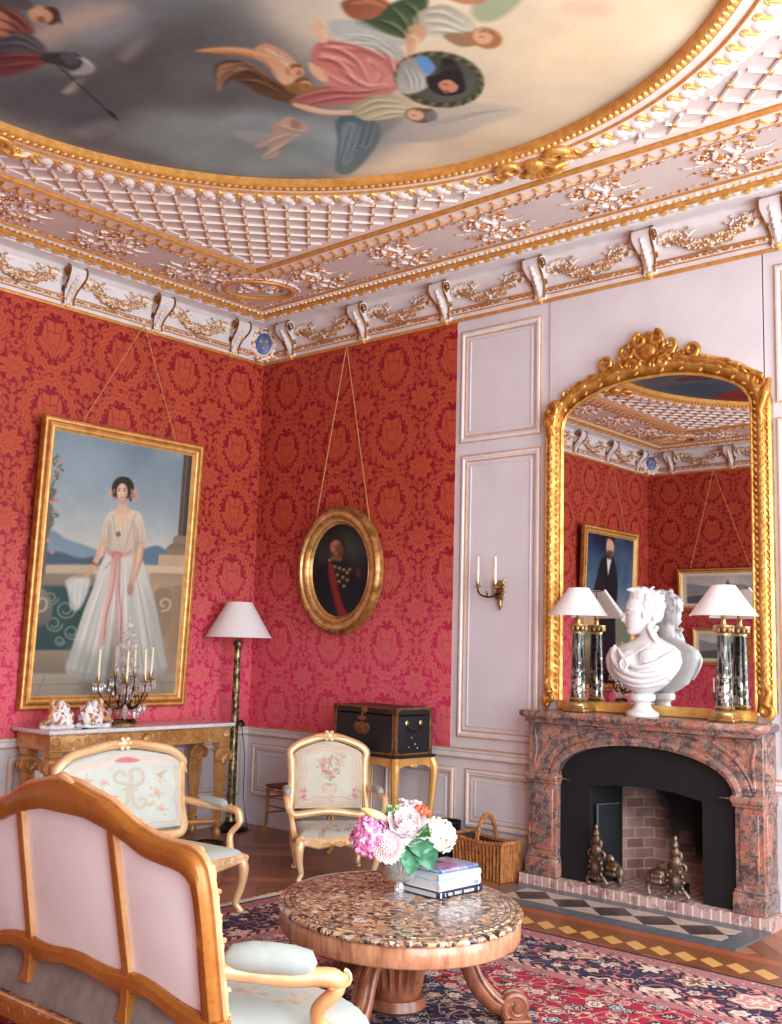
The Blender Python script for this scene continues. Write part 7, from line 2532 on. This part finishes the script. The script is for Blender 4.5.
# ------------------------------------------------------------------ crystal candelabra
t = NT('cut crystal')
t.set(Base_Color=(1, .98, .99), Roughness=.03, Transmission_Weight=.85, IOR=1.45)
M_crystal = t.m
def candelabrum(label, x, y, z, which, group, mirror=False):
    t = thing('candelabrum', label, 'candelabra', (x, y, z))
    m = MB().lathe([(0, 0), (.085, 0), (.088, .010), (.06, .022), (.03, .035), (.018, .06), (.014, .10), (.022, .13), (.012, .15), (.012, .34), (.02, .36), (.012, .38), (.008, .62), (0, .62)], 20)
    for k in range(3):
        a = k * 2.094 + .5
        m.tube([(.03 * math.cos(a), .03 * math.sin(a), .03), (.085 * math.cos(a), .085 * math.sin(a), .035), (.10 * math.cos(a), .10 * math.sin(a), .010)], [.016, .018, .014], 7)
    obj('stem', m, M_brass, t)
    for zz, rr in ((.20, .035), (.45, .028), (.56, .022), (.66, .03), (.74, .022), (.80, .026), (.86, .012)):
        obj('crystal_bead', MB().ell((0, 0, zz), (rr, rr, rr * 1.25), 9, 6), M_crystal, t, ang=5)
    spots = [(-.05, -.23, .36), (.16, -.11, .35), (.21, .03, .37), (.05, .20, .385), (-.09, .14, .40), (-.17, .01, .39)]
    for k, (ax, ay, az) in enumerate(spots):
        n = math.hypot(ax, ay)
        ux, uy = ax / n, ay / n
        pts = catmull([(0, 0, .17 + .03 * (k % 2)), (ux * n * .35, uy * n * .35, .13), (ux * n * .75, uy * n * .75, .19), (ux * n * .98, uy * n * .98, az - .09), (ax, ay, az - .03)], 6)
        m = MB().tube(pts, np.interp(range(len(pts)), [0, len(pts) - 1], [.010, .006]).tolist(), 7)
        for s in (-1, 1):
            m.tube([(ux * n * (.5 + .05 * math.cos(q)), uy * n * (.5 + .05 * math.cos(q)), .20 + .04 * math.sin(q)) for q in np.linspace(-1, 2.6, 9)], .005, 5)
        arm = obj('arm', m, M_brass, t)
        m = MB().lathe([(0, az - .035), (.012, az - .034), (.036, az - .022), (.038, az - .018), (.014, az - .016), (.011, az - .008), (.016, az + .02), (.016, az + .03), (.0125, az + .03), (.0125, az), (0, az)], 14, T=MX.Translation((ax, ay, 0)))
        obj('candle_cup', m, M_brass, arm)
        m = MB()
        for q in range(6):
            a = q * 1.047
            px, py = ax + .034 * math.cos(a), ay + .034 * math.sin(a)
            m.ell((px, py, az - .036), .012, 6, 4)
            m.ell((px, py, az - .072), (.013, .013, .034), 6, 5)
        m.ell((ux * n * .8, uy * n * .8, .13), (.020, .020, .042), 7, 5)
        m.ell((ux * n * .55, uy * n * .55, .095), (.022, .022, .044), 7, 5)
        for q in range(4):
            m.ell((ux * n * (.3 + .15 * q), uy * n * (.3 + .15 * q), .22 + .03 * q), (.012, .012, .022), 6, 5)
        obj('crystal_drop', m, M_crystal, arm, ang=5)
        candle(which[k], (x + ax, y + ay, z + az + .001), .24, .0115, group, (((k * 37) % 5 - 2) * .016, ((k * 53) % 5 - 2) * .02))
    m = MB()
    for k in range(10):
        a = k * .628
        m.ell((.05 * math.cos(a), .05 * math.sin(a), .52), (.013, .013, .032), 6, 5)
        m.ell((.065 * math.cos(a), .065 * math.sin(a), .63), (.012, .012, .028), 6, 5)
        m.ell((.085 * math.cos(a + .3), .085 * math.sin(a + .3), .44), (.013, .013, .03), 6, 5)
        m.ell((.045 * math.cos(a + .3), .045 * math.sin(a + .3), .72), (.010, .010, .022), 6, 5)
        m.tube([(0, 0, .60), (.05 * math.cos(a), .05 * math.sin(a), .56)], .003, 4)
    obj('crystal_spray', m, M_crystal, t, ang=5)
    return t
ZC = HT_ + .0005
candelabrum('crystal and brass candelabrum with six candles on the marble console', .30, -1.60, ZC, [
    'leftmost ivory candle of the candelabrum on the console', 'third candle from the left in the console candelabrum, on its front arm', 'candle of the console candelabrum second from the right',
    'rightmost candle of the console candelabrum', 'fourth candle from the left in the console candelabrum, on a rear arm', 'candle of the console candelabrum second from the left'], 'candles in the console candelabrum')

# ------------------------------------------------------------------ porcelain figures on the console
M_porc = plain('white glazed porcelain', (240, 238, 240), (226, 224, 228), sc=18, rough=.12, Coat_Weight=.4)
M_porcg = whitegold('white porcelain with brown gilding', (240, 238, 240), (176, 116, 66), sc=30, th=.56, metal=.1)
M_flesh = plain('tinted porcelain', (214, 168, 128), (190, 134, 92), sc=18, rough=.16, Coat_Weight=.4)
def porcelain(label, x, y, rz, flip):
    t = thing('porcelain_figure', label, 'figurine', (x, y, ZC), rz)
    m = MB().ell((0, 0, .0), (.075, .16, .030), 18, 7)
    m.v = [(a, b, max(0, c)) for a, b, c in m.v]
    for k in range(8):
        a = k * .785
        m.ell((.06 * math.cos(a), .13 * math.sin(a), .012), (.024, .034, .014), 7, 5)
    m.v = [(a, b, max(0, c)) for a, b, c in m.v]
    obj('base', fuse(m, .006, 2), M_porc, t)
    f = flip
    m = MB()
    m.ell((0, .02 * f, .06), (.058, .105, .052), 12, 8)
    m.ell((0, .045 * f, .10), (.046, .062, .052), 12, 8)
    m.ell((.01, .01 * f, .125), (.036, .034, .038), 10, 7)
    m.ell((.02, .085 * f, .06), (.04, .04, .045), 10, 7)
    m.ell((.01, -.01 * f, .055), (.05, .06, .045), 12, 8)
    for k in range(6):
        m.tube([(.04 - .012 * k, .06 * f, .04), (.05 - .016 * k, .03 * f, .10), (.03 - .012 * k, .02 * f, .16)], [.012, .012, .006], 6)
    r_ = random.Random(7)
    for k in range(26):
        a = r_.uniform(0, 6.28)
        m.ell((.05 * math.cos(a), .03 * f + .085 * math.sin(a), r_.uniform(.02, .11)), (.016, .022, .018), 6, 5)
    obj('drapery', fuse(m, .0055, 1), M_porcg, t)
    m = MB()
    m.ell((0, -.055 * f, .085), (.026, .028, .045), 10, 7)
    m.ell((0, -.06 * f, .145), (.020, .021, .025), 10, 7)
    m.ell((-.004, -.052 * f, .155), (.021, .022, .02), 10, 7)
    m.tube([(0, -.06 * f, .11), (.03, -.09 * f, .09), (.03, -.12 * f, .06)], [.013, .010, .008], 7)
    m.tube([(0, -.05 * f, .11), (.02, -.02 * f, .13), (.01, .01 * f, .165)], [.012, .010, .007], 7)
    m.tube([(.01, -.06 * f, .05), (.04, -.11 * f, .05), (.03, -.155 * f, .03)], [.020, .014, .009], 7)
    m.tube([(-.02, -.06 * f, .05), (.0, -.12 * f, .04), (.0, -.165 * f, .025)], [.020, .014, .009], 7)
    obj('seated_figure', fuse(m, .0055, 2), M_flesh, t)
    t.scale = (1.3, .95, 1.3)
    return t
porcelain('white porcelain group at the left end of the console, figure turned left', .34, -2.23, R(4), 1)
porcelain('white porcelain group nearer the candelabrum, figure kneeling at its right', .36, -1.925, R(-6), -1)
pn = thing('paper_knife', 'slim dark paper knife lying near the front edge of the console', 'paper knife', (.50, -2.06, ZC), R(96))
obj('handle', MB().rbox(-.06, -.01, -.008, .008, 0, .010, .004), plain('ebony', (26, 24, 26), rough=.3), pn)
obj('blade', MB().rbox(-.012, .075, -.006, .006, .001, .004, .0015), plain('dark steel', (60, 60, 66), rough=.3, metal=.8), pn)

# second console and candelabrum further along the same wall, met in the mirror
c2 = dup(co_, (0, -6.45, 0), label='gilt console under the gentleman portrait, only met in the mirror')
candelabrum('crystal candelabrum on the far console, glimpsed at the lower left of the mirror', .30, -6.62, ZC, [
    'candle %s of the far candelabrum reflected in the mirror' % q for q in ('on the outer left arm', 'on the front arm', 'on the front right arm', 'on the outer right arm', 'on the rear right arm', 'on the rear left arm')], 'candles in the far candelabrum')

# ------------------------------------------------------------------ vase, flowers, books on the low table
ZT = .531
VX, VY = 4.414, -2.983
t = NT('clear glass')
gl = t.n('ShaderNodeBsdfGlossy')
gl.inputs['Roughness'].default_value = .03
tr = t.n('ShaderNodeBsdfTransparent')
tr.inputs[0].default_value = (.93, .95, .95, 1)
mx = t.n('ShaderNodeMixShader')
lw = t.n('ShaderNodeLayerWeight')
lw.inputs[0].default_value = .35
t.t.links.new((X(t, lw.outputs['Facing']) * .6 + .10).k, mx.inputs[0])
t.t.links.new(tr.outputs[0], mx.inputs[1])
t.t.links.new(gl.outputs[0], mx.inputs[2])
df = t.n('ShaderNodeBsdfDiffuse')
df.inputs[0].default_value = (.9, .92, .92, 1)
m2 = t.n('ShaderNodeMixShader')
m2.inputs[0].default_value = .14
t.t.links.new(mx.outputs[0], m2.inputs[1])
t.t.links.new(df.outputs[0], m2.inputs[2])
t.t.links.new(m2.outputs[0], t.out.inputs[0])
M_glass = t.m
t = NT('straw coloured water')
gl = t.n('ShaderNodeBsdfGlossy')
gl.inputs['Roughness'].default_value = .03
tr = t.n('ShaderNodeBsdfTransparent')
tr.inputs[0].default_value = (*lin((226, 190, 96)), 1)
mx = t.n('ShaderNodeMixShader')
mx.inputs[0].default_value = .12
t.t.links.new(tr.outputs[0], mx.inputs[1])
t.t.links.new(gl.outputs[0], mx.inputs[2])
t.t.links.new(mx.outputs[0], t.out.inputs[0])
M_water = t.m
va = thing('glass_vase', 'clear footed glass vase half hidden by flowers on the marble table', 'vase', (VX, VY, ZT))
rings = []
def rib(r, z, a=.03, n=48):
    return [((r * (1 - a * (k % 2))) * math.cos(2 * pi * k / n), (r * (1 - a * (k % 2))) * math.sin(2 * pi * k / n), z) for k in range(n)]
m = MB().loft([rib(.012, .070), rib(.045, .072), rib(.066, .09), rib(.072, .13), rib(.072, .18), rib(.074, .225), rib(.071, .226), rib(.069, .18), rib(.069, .13), rib(.062, .094), rib(.04, .080), rib(.005, .079)])
obj('bowl', m, M_glass, va, ang=60)
m = MB().lathe([(0, 0), (.064, 0), (.066, .005), (.03, .012), (.016, .018), (.022, .028), (.024, .042), (.018, .056), (.016, .064), (.03, .0715), (0, .0715)], 30)
obj('foot', m, M_glass, va)
obj('water', MB().loft([rib(.003, .0805, 0), rib(.038, .0815, 0), rib(.060, .095, 0), rib(.066, .118, 0), rib(.002, .118, 0)]), M_water, va)

M_leafg = plain('blue green leaf', (70, 136, 96), (44, 104, 70), sc=20, rough=.4, Sheen_Weight=.2)
M_leafd = plain('dark green leaf', (40, 88, 44), (60, 116, 52), sc=20, rough=.45)
M_stem = plain('green stem', (104, 140, 76), (86, 120, 62), sc=20, rough=.5)
def petalmat(name, a, b, c, sc=16):
    t = NT(name)
    n = t.noise(scale=sc, detail=3)
    t.set(Base_Color=t.ramp(n, [(.32, a), (.5, b), (.66, c)]), Roughness=.6)
    return t.m
GA = math.pi * (3 - math.sqrt(5))
def frame_z(d):
    z = V(d).normalized()
    x = z.orthogonal().normalized()
    return MX((x, z.cross(x), z)).transposed()
def petal_patch(m, base, d, up, L, wd, cup, n=5):
    """one petal: from base along d, curling towards up"""
    d, up = V(d).normalized(), V(up).normalized()
    side = d.cross(up).normalized()
    nrm = side.cross(d)
    def fn(s, t):
        w = wd * math.sin(pi * min(1, .12 + .80 * t) ** .8) * (s - .5) * 2
        p = V(base) + d * (L * t) + side * w + nrm * (cup * t * t * L + .25 * wd * (2 * s - 1) ** 2)
        return p[:]
    m.sheet(fn, 4, n)
def leaf_sheet(m, base, tip, wd, up, fold=.25, ripple=.0):
    b, tp = V(base), V(tip)
    d = tp - b
    side = d.cross(V(up)).normalized()
    nrm = side.cross(d).normalized()
    def fn(s, t):
        w = wd * math.sin(pi * t ** .75) * (s * 2 - 1)
        return (b + d * t + side * w + nrm * (abs(s * 2 - 1) * wd * fold * math.sin(pi * t) + .12 * d.length * math.sin(pi * t) + ripple * math.sin(t * 20 + s * 3) * wd))[:]
    m.sheet(fn, 6, 10)
TOC = V((.62, -.72, .30)).normalized()
def flower(label, c, build, petmat, leaves=(), partname='petals', leafmat=None, foot=(0, 0)):
    t = thing('flower', label, 'flower', (VX, VY, ZT), 0, 'flowers in the glass vase')
    c = V(c) - V((VX, VY, ZT))
    m = MB()
    build(m, c)
    obj(partname, m, petmat, t, ang=60)
    r0 = V((foot[0], foot[1], .095))
    mid = V((foot[0] * 1.2 + c.x * .22, foot[1] * 1.2 + c.y * .22, .235))
    pts = catmull([r0[:], ((r0 + mid) / 2)[:], mid[:], ((mid + c) / 2)[:], c[:]], 4)
    obj('stem', MB().tube(pts, .004, 6), M_stem, t)
    for lf in leaves:
        m = MB()
        b = V(lf[0]) - V((VX, VY, ZT))
        e = V(lf[1]) - V((VX, VY, ZT))
        leaf_sheet(m, b, e, lf[2], lf[3] if len(lf) > 3 else TOC, .2, .05)
        obj('leaf', m, leafmat or M_leafg, t)
    return t
def mop(n, rad, fl, seed):
    def b(m, c):
        r = random.Random(seed)
        for k in range(n):
            z = 1 - 1.75 * (k + .5) / n
            a = GA * k
            d = V((math.sqrt(1 - z * z) * math.cos(a), math.sqrt(1 - z * z) * math.sin(a), z))
            p = c + d * rad * r.uniform(.86, 1.06)
            Rm = frame_z(d + V((r.uniform(-.3, .3), r.uniform(-.3, .3), r.uniform(-.3, .3))))
            a0 = r.uniform(0, 1.5)
            for q in range(4):
                aa = a0 + q * pi / 2
                u = Rm @ V((math.cos(aa), math.sin(aa), .25))
                m.ell(p + u * fl * .55, (fl * .55, fl * .46, fl * .16), 6, 4, Rm @ Euler((0, -.3, aa)).to_matrix())
            m.ell(p + d * fl * .12, fl * .14, 5, 4)
        m.ell(c, rad * .8, 10, 7)
    return b
flower('magenta pink hydrangea head at the left of the bouquet', (4.327, -3.080, .784), mop(74, .084, .029, 3), petalmat('magenta hydrangea', (190, 82, 138), (224, 138, 182), (250, 220, 234), 30), foot=(-.03, -.02))
def dahlia(m, c):
    r = random.Random(4)
    ax = TOC
    Fz = frame_z(ax)
    n = 190
    for k in range(n):
        f = (k + .5) / n
        th = f ** .6 * 1.75
        a = GA * k
        d = Fz @ V((math.sin(th) * math.cos(a), math.sin(th) * math.sin(a), math.cos(th)))
        L = .026 + .044 * f ** .5
        petal_patch(m, c + d * .006, d, ax, L, .013 + .006 * f, .25, 4)
    for k in range(40):
        th = .75 * ((k + .5) / 40) ** .5
        a = GA * k
        d = Fz @ V((math.sin(th) * math.cos(a), math.sin(th) * math.sin(a), math.cos(th)))
        m.ell(c + d * (.052 - .006 * th), (.006, .006, .012), 6, 4, frame_z(d))
    m.ell(c + ax * .012, .036, 10, 7)
td = NT('blush dahlia')
x, y, z = td.xyz()
q = (((x - (4.418 - VX)) * (x - (4.418 - VX)) + (y - (-3.068 - VY)) * (y - (-3.068 - VY)) + (z - (.761 - ZT)) * (z - (.761 - ZT))).sqrt()) / .08
td.set(Base_Color=td.ramp(q + td.noise(scale=30) * .2 - .1, [(.25, (240, 178, 164)), (.6, (250, 216, 212)), (.85, (255, 244, 246))]), Roughness=.6, Sheen_Weight=.2)
flower('round blush pink dahlia at the front of the bouquet', (4.418, -3.068, .761), dahlia, td.m, foot=(.0, -.03))
def peony(m, c):
    r = random.Random(9)
    for ring_, (n, L, wd, th, cup) in enumerate(((8, .088, .070, 1.9, .55), (8, .086, .064, 1.5, .6), (7, .080, .056, 1.15, .6), (6, .070, .046, .8, .6), (5, .056, .036, .45, .5))):
        Fz = frame_z(TOC + V((0, 0, .7)))
        for k in range(n):
            a = 2 * pi * k / n + ring_ * .5 + r.uniform(-.1, .1)
            d = Fz @ V((math.sin(th) * math.cos(a), math.sin(th) * math.sin(a), math.cos(th)))
            petal_patch(m, c - (Fz @ V((0, 0, .045))) + d * .008, d, Fz @ V((0, 0, 1)), L, wd, cup, 6)
    m.ell(c - V((0, 0, .02)), .035, 10, 7)
flower('large white and pale pink peony at the top centre of the bouquet', (4.458, -2.992, .862), peony, petalmat('white pink peony', (255, 250, 250), (254, 240, 241), (247, 214, 220), 14), leaves=[((4.50, -2.94, .77), (4.545, -2.95, .87), .032)], leafmat=M_leafd, foot=(.02, 0))
flower('creamy white hydrangea tinged green at the right of the bouquet', (4.535, -2.868, .800), mop(58, .072, .027, 8), petalmat('white green hydrangea', (206, 216, 150), (240, 240, 222), (252, 250, 246), 20),
       leaves=[((4.49, -2.985, .765), (4.510, -3.030, .640), .050), ((4.525, -2.955, .765), (4.585, -2.965, .665), .052), ((4.51, -2.96, .79), (4.572, -2.945, .735), .045), ((4.47, -3.0, .775), (4.478, -3.055, .690), .034), ((4.50, -2.98, .80), (4.545, -3.0, .72), .040)], foot=(.03, .02))
def redb(m, c):
    r = random.Random(3)
    for k in range(26):
        d = V((r.gauss(0, 1), r.gauss(0, 1), abs(r.gauss(0, 1)))).normalized()
        m.ell(c + d * .028, (.009, .009, .018), 6, 5, frame_z(d))
flower('small scarlet flower between the peony and the white hydrangea', (4.488, -2.925, .900), redb, petalmat('scarlet', (196, 44, 34), (226, 74, 50), (240, 140, 90), 40), foot=(.03, 0))
def lily(m, c):
    d = V((-.62, -.42, .28)).normalized()
    Fz = frame_z(d)
    m.loft([[(c + d * t + Fz @ V((r * math.cos(a), r * math.sin(a), 0)))[:] for a in np.linspace(0, 2 * pi, 10, endpoint=False)] for t, r in ((-.05, .006), (-.03, .014), (.01, .020), (.05, .019), (.08, .012), (.10, .003))])
flower('closed cream lily bud pointing left above the pink hydrangea', (4.352, -3.05, .880), lily, petalmat('lily bud', (206, 196, 120), (232, 218, 172), (246, 234, 206), 12), partname='bud', foot=(-.02, .02))
def smallw(m, c):
    r = random.Random(5)
    for k in range(5):
        p = c + V((r.uniform(-.035, .035), r.uniform(-.03, .03), r.uniform(-.02, .02)))
        for q in range(5):
            a = q * 1.256
            m.ell(p + V((.016 * math.cos(a), .016 * math.sin(a), .003 * q)), (.014, .012, .007), 6, 4)
flower('loose white blossom rising behind the peony', (4.430, -2.945, .925), smallw, petalmat('white blossom', (250, 246, 246), (246, 228, 230), (232, 190, 200), 30), foot=(0, .03))
def budg(m, c):
    r = random.Random(6)
    for k in range(40):
        d = V((r.gauss(0, 1), r.gauss(0, 1), r.gauss(0, 1))).normalized()
        m.ell(c + d * r.uniform(.02, .045), r.uniform(.006, .011), 6, 4)
flower('green cluster of unopened buds left of the peony', (4.375, -2.995, .895), budg, petalmat('green buds', (92, 130, 70), (134, 164, 96), (180, 196, 140), 40), leaves=[((4.39, -3.0, .78), (4.38, -3.06, .86), .03)], leafmat=M_leafd, partname='buds', foot=(-.01, .03))

# books
def book(label, z0, L, D, th, cover, pages, rz, off=(0, 0), name='book', spine=None):
    t = thing('book', label, 'book', (4.462 + off[0], -2.738 + off[1], z0), rz, 'books stacked on the low table')
    m = MB().rbox(-D / 2, D / 2, -L / 2, L / 2, 0, .004, .0015).rbox(-D / 2, D / 2, -L / 2, L / 2, th - .004, th, .0015)
    n = 8
    m.loft([[(D / 2 - .004 + .010 * math.cos(a), y, th / 2 + (th / 2) * math.sin(a)) for a in np.linspace(-pi / 2, pi / 2, n)] + [(D / 2 - .006, y, th - .002), (D / 2 - .006, y, .002)] for y in (-L / 2, L / 2)])
    obj('cover', m, cover, t)
    obj('page_block', MB().box(-D / 2 + .005, D / 2 - .006, -L / 2 + .005, L / 2 - .005, .0042, th - .0042), pages, t)
    return t
t = NT('page edges')
x, y, z = t.xyz()
t.set(Base_Color=t.mix((z * 900.0).sin().smooth(-1, 1), lin((236, 234, 232)), lin((206, 206, 208))), Roughness=.8)
M_page = t.m
M_white_b = plain('white book cloth', (232, 234, 240), (220, 224, 232), sc=6, rough=.3)
M_sky_b = plain('pale blue book cloth', (176, 206, 220), (160, 192, 210), sc=6, rough=.28)
M_navy_b = plain('navy book cloth', (22, 28, 48), (30, 36, 58), sc=9, rough=.32)
t = NT('violet printed jacket')
n = t.noise(scale=13, detail=4)
n2 = t.noise(scale=30, detail=3)
t.set(Base_Color=t.ramp(n * .6 + n2 * .4, [(.36, (66, 60, 96)), (.46, (112, 116, 172)), (.52, (146, 172, 206)), (.58, (140, 110, 150)), (.68, (190, 170, 186))]), Roughness=.18, Coat_Weight=.4)
M_violet_b = t.m
rb = R(-5)
b1 = book('bottom book of the stack, navy with white lettering on its spine', ZT, .30, .235, .030, M_navy_b, M_page, rb)
b2 = book('thick white book second from the bottom of the stack', ZT + .0305, .285, .215, .040, M_white_b, M_page, rb + R(1.5), (.006, .0))
b3 = book('pale blue book second from the top of the stack', ZT + .071, .28, .212, .033, M_sky_b, M_page, rb + R(-1), (.006, .004))
b4 = book('top book of the stack with a violet and blue printed cover', ZT + .1045, .262, .20, .016, M_violet_b, M_page, rb + R(2), (-.002, .012))
m = MB()
r_ = random.Random(15)
y = -.105
for wlen in (1, 3, 5, 7):
    for k in range(wlen):
        xs_ = .1195
        h = .0125
        m.box(xs_, xs_ + .004, y, y + .0022, .009, .009 + h)
        if r_.random() < .7:
            m.box(xs_, xs_ + .004, y + .005, y + .0072, .009, .009 + h)
        for zz in r_.sample([.009, .014, .0195], 2):
            m.box(xs_, xs_ + .004, y, y + .0072, zz, zz + .002)
        y += .0100
    y += .012
m.box(.1195, .1235, -.135, -.128, .004, .026)
m.box(.1195, .1235, .118, .124, .008, .022)
obj('spine_lettering', m, plain('white foil', (236, 236, 240), rough=.4), b1)
m = MB().rbox(.110, .1185, .095, .120, .010, .024, .002)
obj('spine_label', m, plain('grey label', (110, 130, 150), rough=.4), b2)

# ------------------------------------------------------------------ log basket and bin
t = NT('woven wicker')
x, y, z = t.xyz()
n = t.noise(scale=60, detail=2)
n2 = t.noise(t.vec(x * 40.0, y * 40.0, z * 8.0), scale=1.5, detail=2)
t.set(Base_Color=t.ramp(n * .4 + n2 * .6, [(.3, (104, 58, 28)), (.5, (170, 106, 58)), (.7, (208, 148, 92))]), Roughness=.55)
M_wicker = t.m
M_wickerd = plain('dark wicker inside', (72, 44, 26), (50, 30, 18), sc=30, rough=.8)
ba = thing('log_basket', 'wicker log basket with an arched handle beside the chimneypiece', 'basket', (2.905, -.215, 0), R(-11))
def brect(hw, hd, z, n=7, r=.2):
    pts = []
    for (x0, y0), (x1, y1) in (((-hw, -hd), (hw, -hd)), ((hw, -hd), (hw, hd)), ((hw, hd), (-hw, hd)), ((-hw, hd), (-hw, -hd))):
        for k in range(n * (2 if abs(x1 - x0) > abs(y1 - y0) else 1)):
            t = k / (n * (2 if abs(x1 - x0) > abs(y1 - y0) else 1))
            pts.append((x0 + (x1 - x0) * t, y0 + (y1 - y0) * t, z))
    return pts
B0, B1, B2 = brect(.245, .085, .006), brect(.255, .092, .14), brect(.265, .10, .25)
rim = [(x, y, z + .022 * (abs(x) / .265) ** 2) for x, y, z in B2]
obj('lining', MB().loft([B0, B1, rim, [(x * .9, y * .88, z) for x, y, z in rim], [(x * .9, y * .88, .02) for x, y, z in B0]]), M_wickerd, ba)
m = MB()
for k in range(len(B0)):
    m.tube([B0[k], B1[k], rim[k]], .0125, 6)
st_ = obj('stake', m, M_wicker, ba)
m = MB()
for k in range(13):
    t = k / 12
    ringp = []
    for j in range(len(B0)):
        p = V(B0[j]).lerp(V(B1[j]), min(1, t * 2)) if t < .5 else V(B1[j]).lerp(V(rim[j]), t * 2 - 1)
        o = 1 + (.024 if (j + k) % 2 else -.03)
        ringp.append((p.x * o, p.y * (1 + (o - 1) * 2), p.z))
    m.tube(ringp, .0048, 5, closed=True)
obj('weave', m, M_wicker, ba)
m = MB().tube(rim, .014, 8, closed=True)
for j in range(len(rim)):
    p, q = V(rim[j]), V(rim[(j + 1) % len(rim)])
    m.ell(((p + q) / 2 + V((0, 0, .006)))[:], (.020, .010, .010), 6, 4, Euler((0, .5, math.atan2(q.y - p.y, q.x - p.x))).to_matrix())
obj('rim', m, M_wicker, ba)
m = MB()
hp = [(0.0, .10 * math.cos(q) * 1.0, .20 + .235 * math.sin(q)) for q in np.linspace(0, pi, 26)]
for s in range(3):
    m.tube([(p[0] + .012 * math.cos(i * .9 + s * 2.09), p[1], p[2] + .012 * math.sin(i * .9 + s * 2.09)) for i, p in enumerate(hp)], .0105, 6)
obj('handle', m, M_wicker, ba)
bn = thing('waste_bin', 'dark cylindrical waste bin standing left of the log basket', 'bin', (2.50, -.165, 0))
obj('bin_body', MB().lathe([(0, .0), (.085, 0), (.088, .004), (.105, .33), (.109, .336), (.106, .342), (.100, .336), (.083, .01), (0, .01)], 32), plain('dark green black tole', (22, 26, 34), (16, 18, 26), sc=12, rough=.35), bn)
obj('band', MB().lathe([(.1015, .262), (.1045, .264), (.1045, .272), (.102, .274)], 32), plain('tole band', (88, 74, 50), rough=.4, metal=.5), bn)
m = MB().tube([(.09 + .016 * math.cos(q) + .016, -.03 + 0 * q, .15 + .024 * math.sin(q)) for q in np.linspace(0, 2 * pi, 14, endpoint=False)], .004, 6, closed=True)
obj('ring_handle', m, M_brass, bn)
# ------------------------------------------------------------------ light
wd = bpy.data.worlds.new('world')
S.world = wd
wd.use_nodes = True
bgn = wd.node_tree.nodes['Background']
bgn.inputs[0].default_value = (.75, .85, 1, 1)
bgn.inputs[1].default_value = 1.0
for i, (yc, hw) in enumerate(wins):
    L = bpy.data.lights.new('window_daylight', 'AREA')
    L.shape = 'RECTANGLE'
    L.size, L.size_y = 1.5, 3.7
    L.energy = (232, 232, 232)[i]
    L.color = (.82, .935, 1.0)
    o = bpy.data.objects.new('window_daylight', L)
    COL.objects.link(o)
    o.location = (W_X + .06, yc, 2.15)
    o.rotation_euler = (R(90), 0, R(90))
S.view_settings.view_transform = 'Standard'
S.view_settings.look = 'None'
S.view_settings.exposure = 0.0
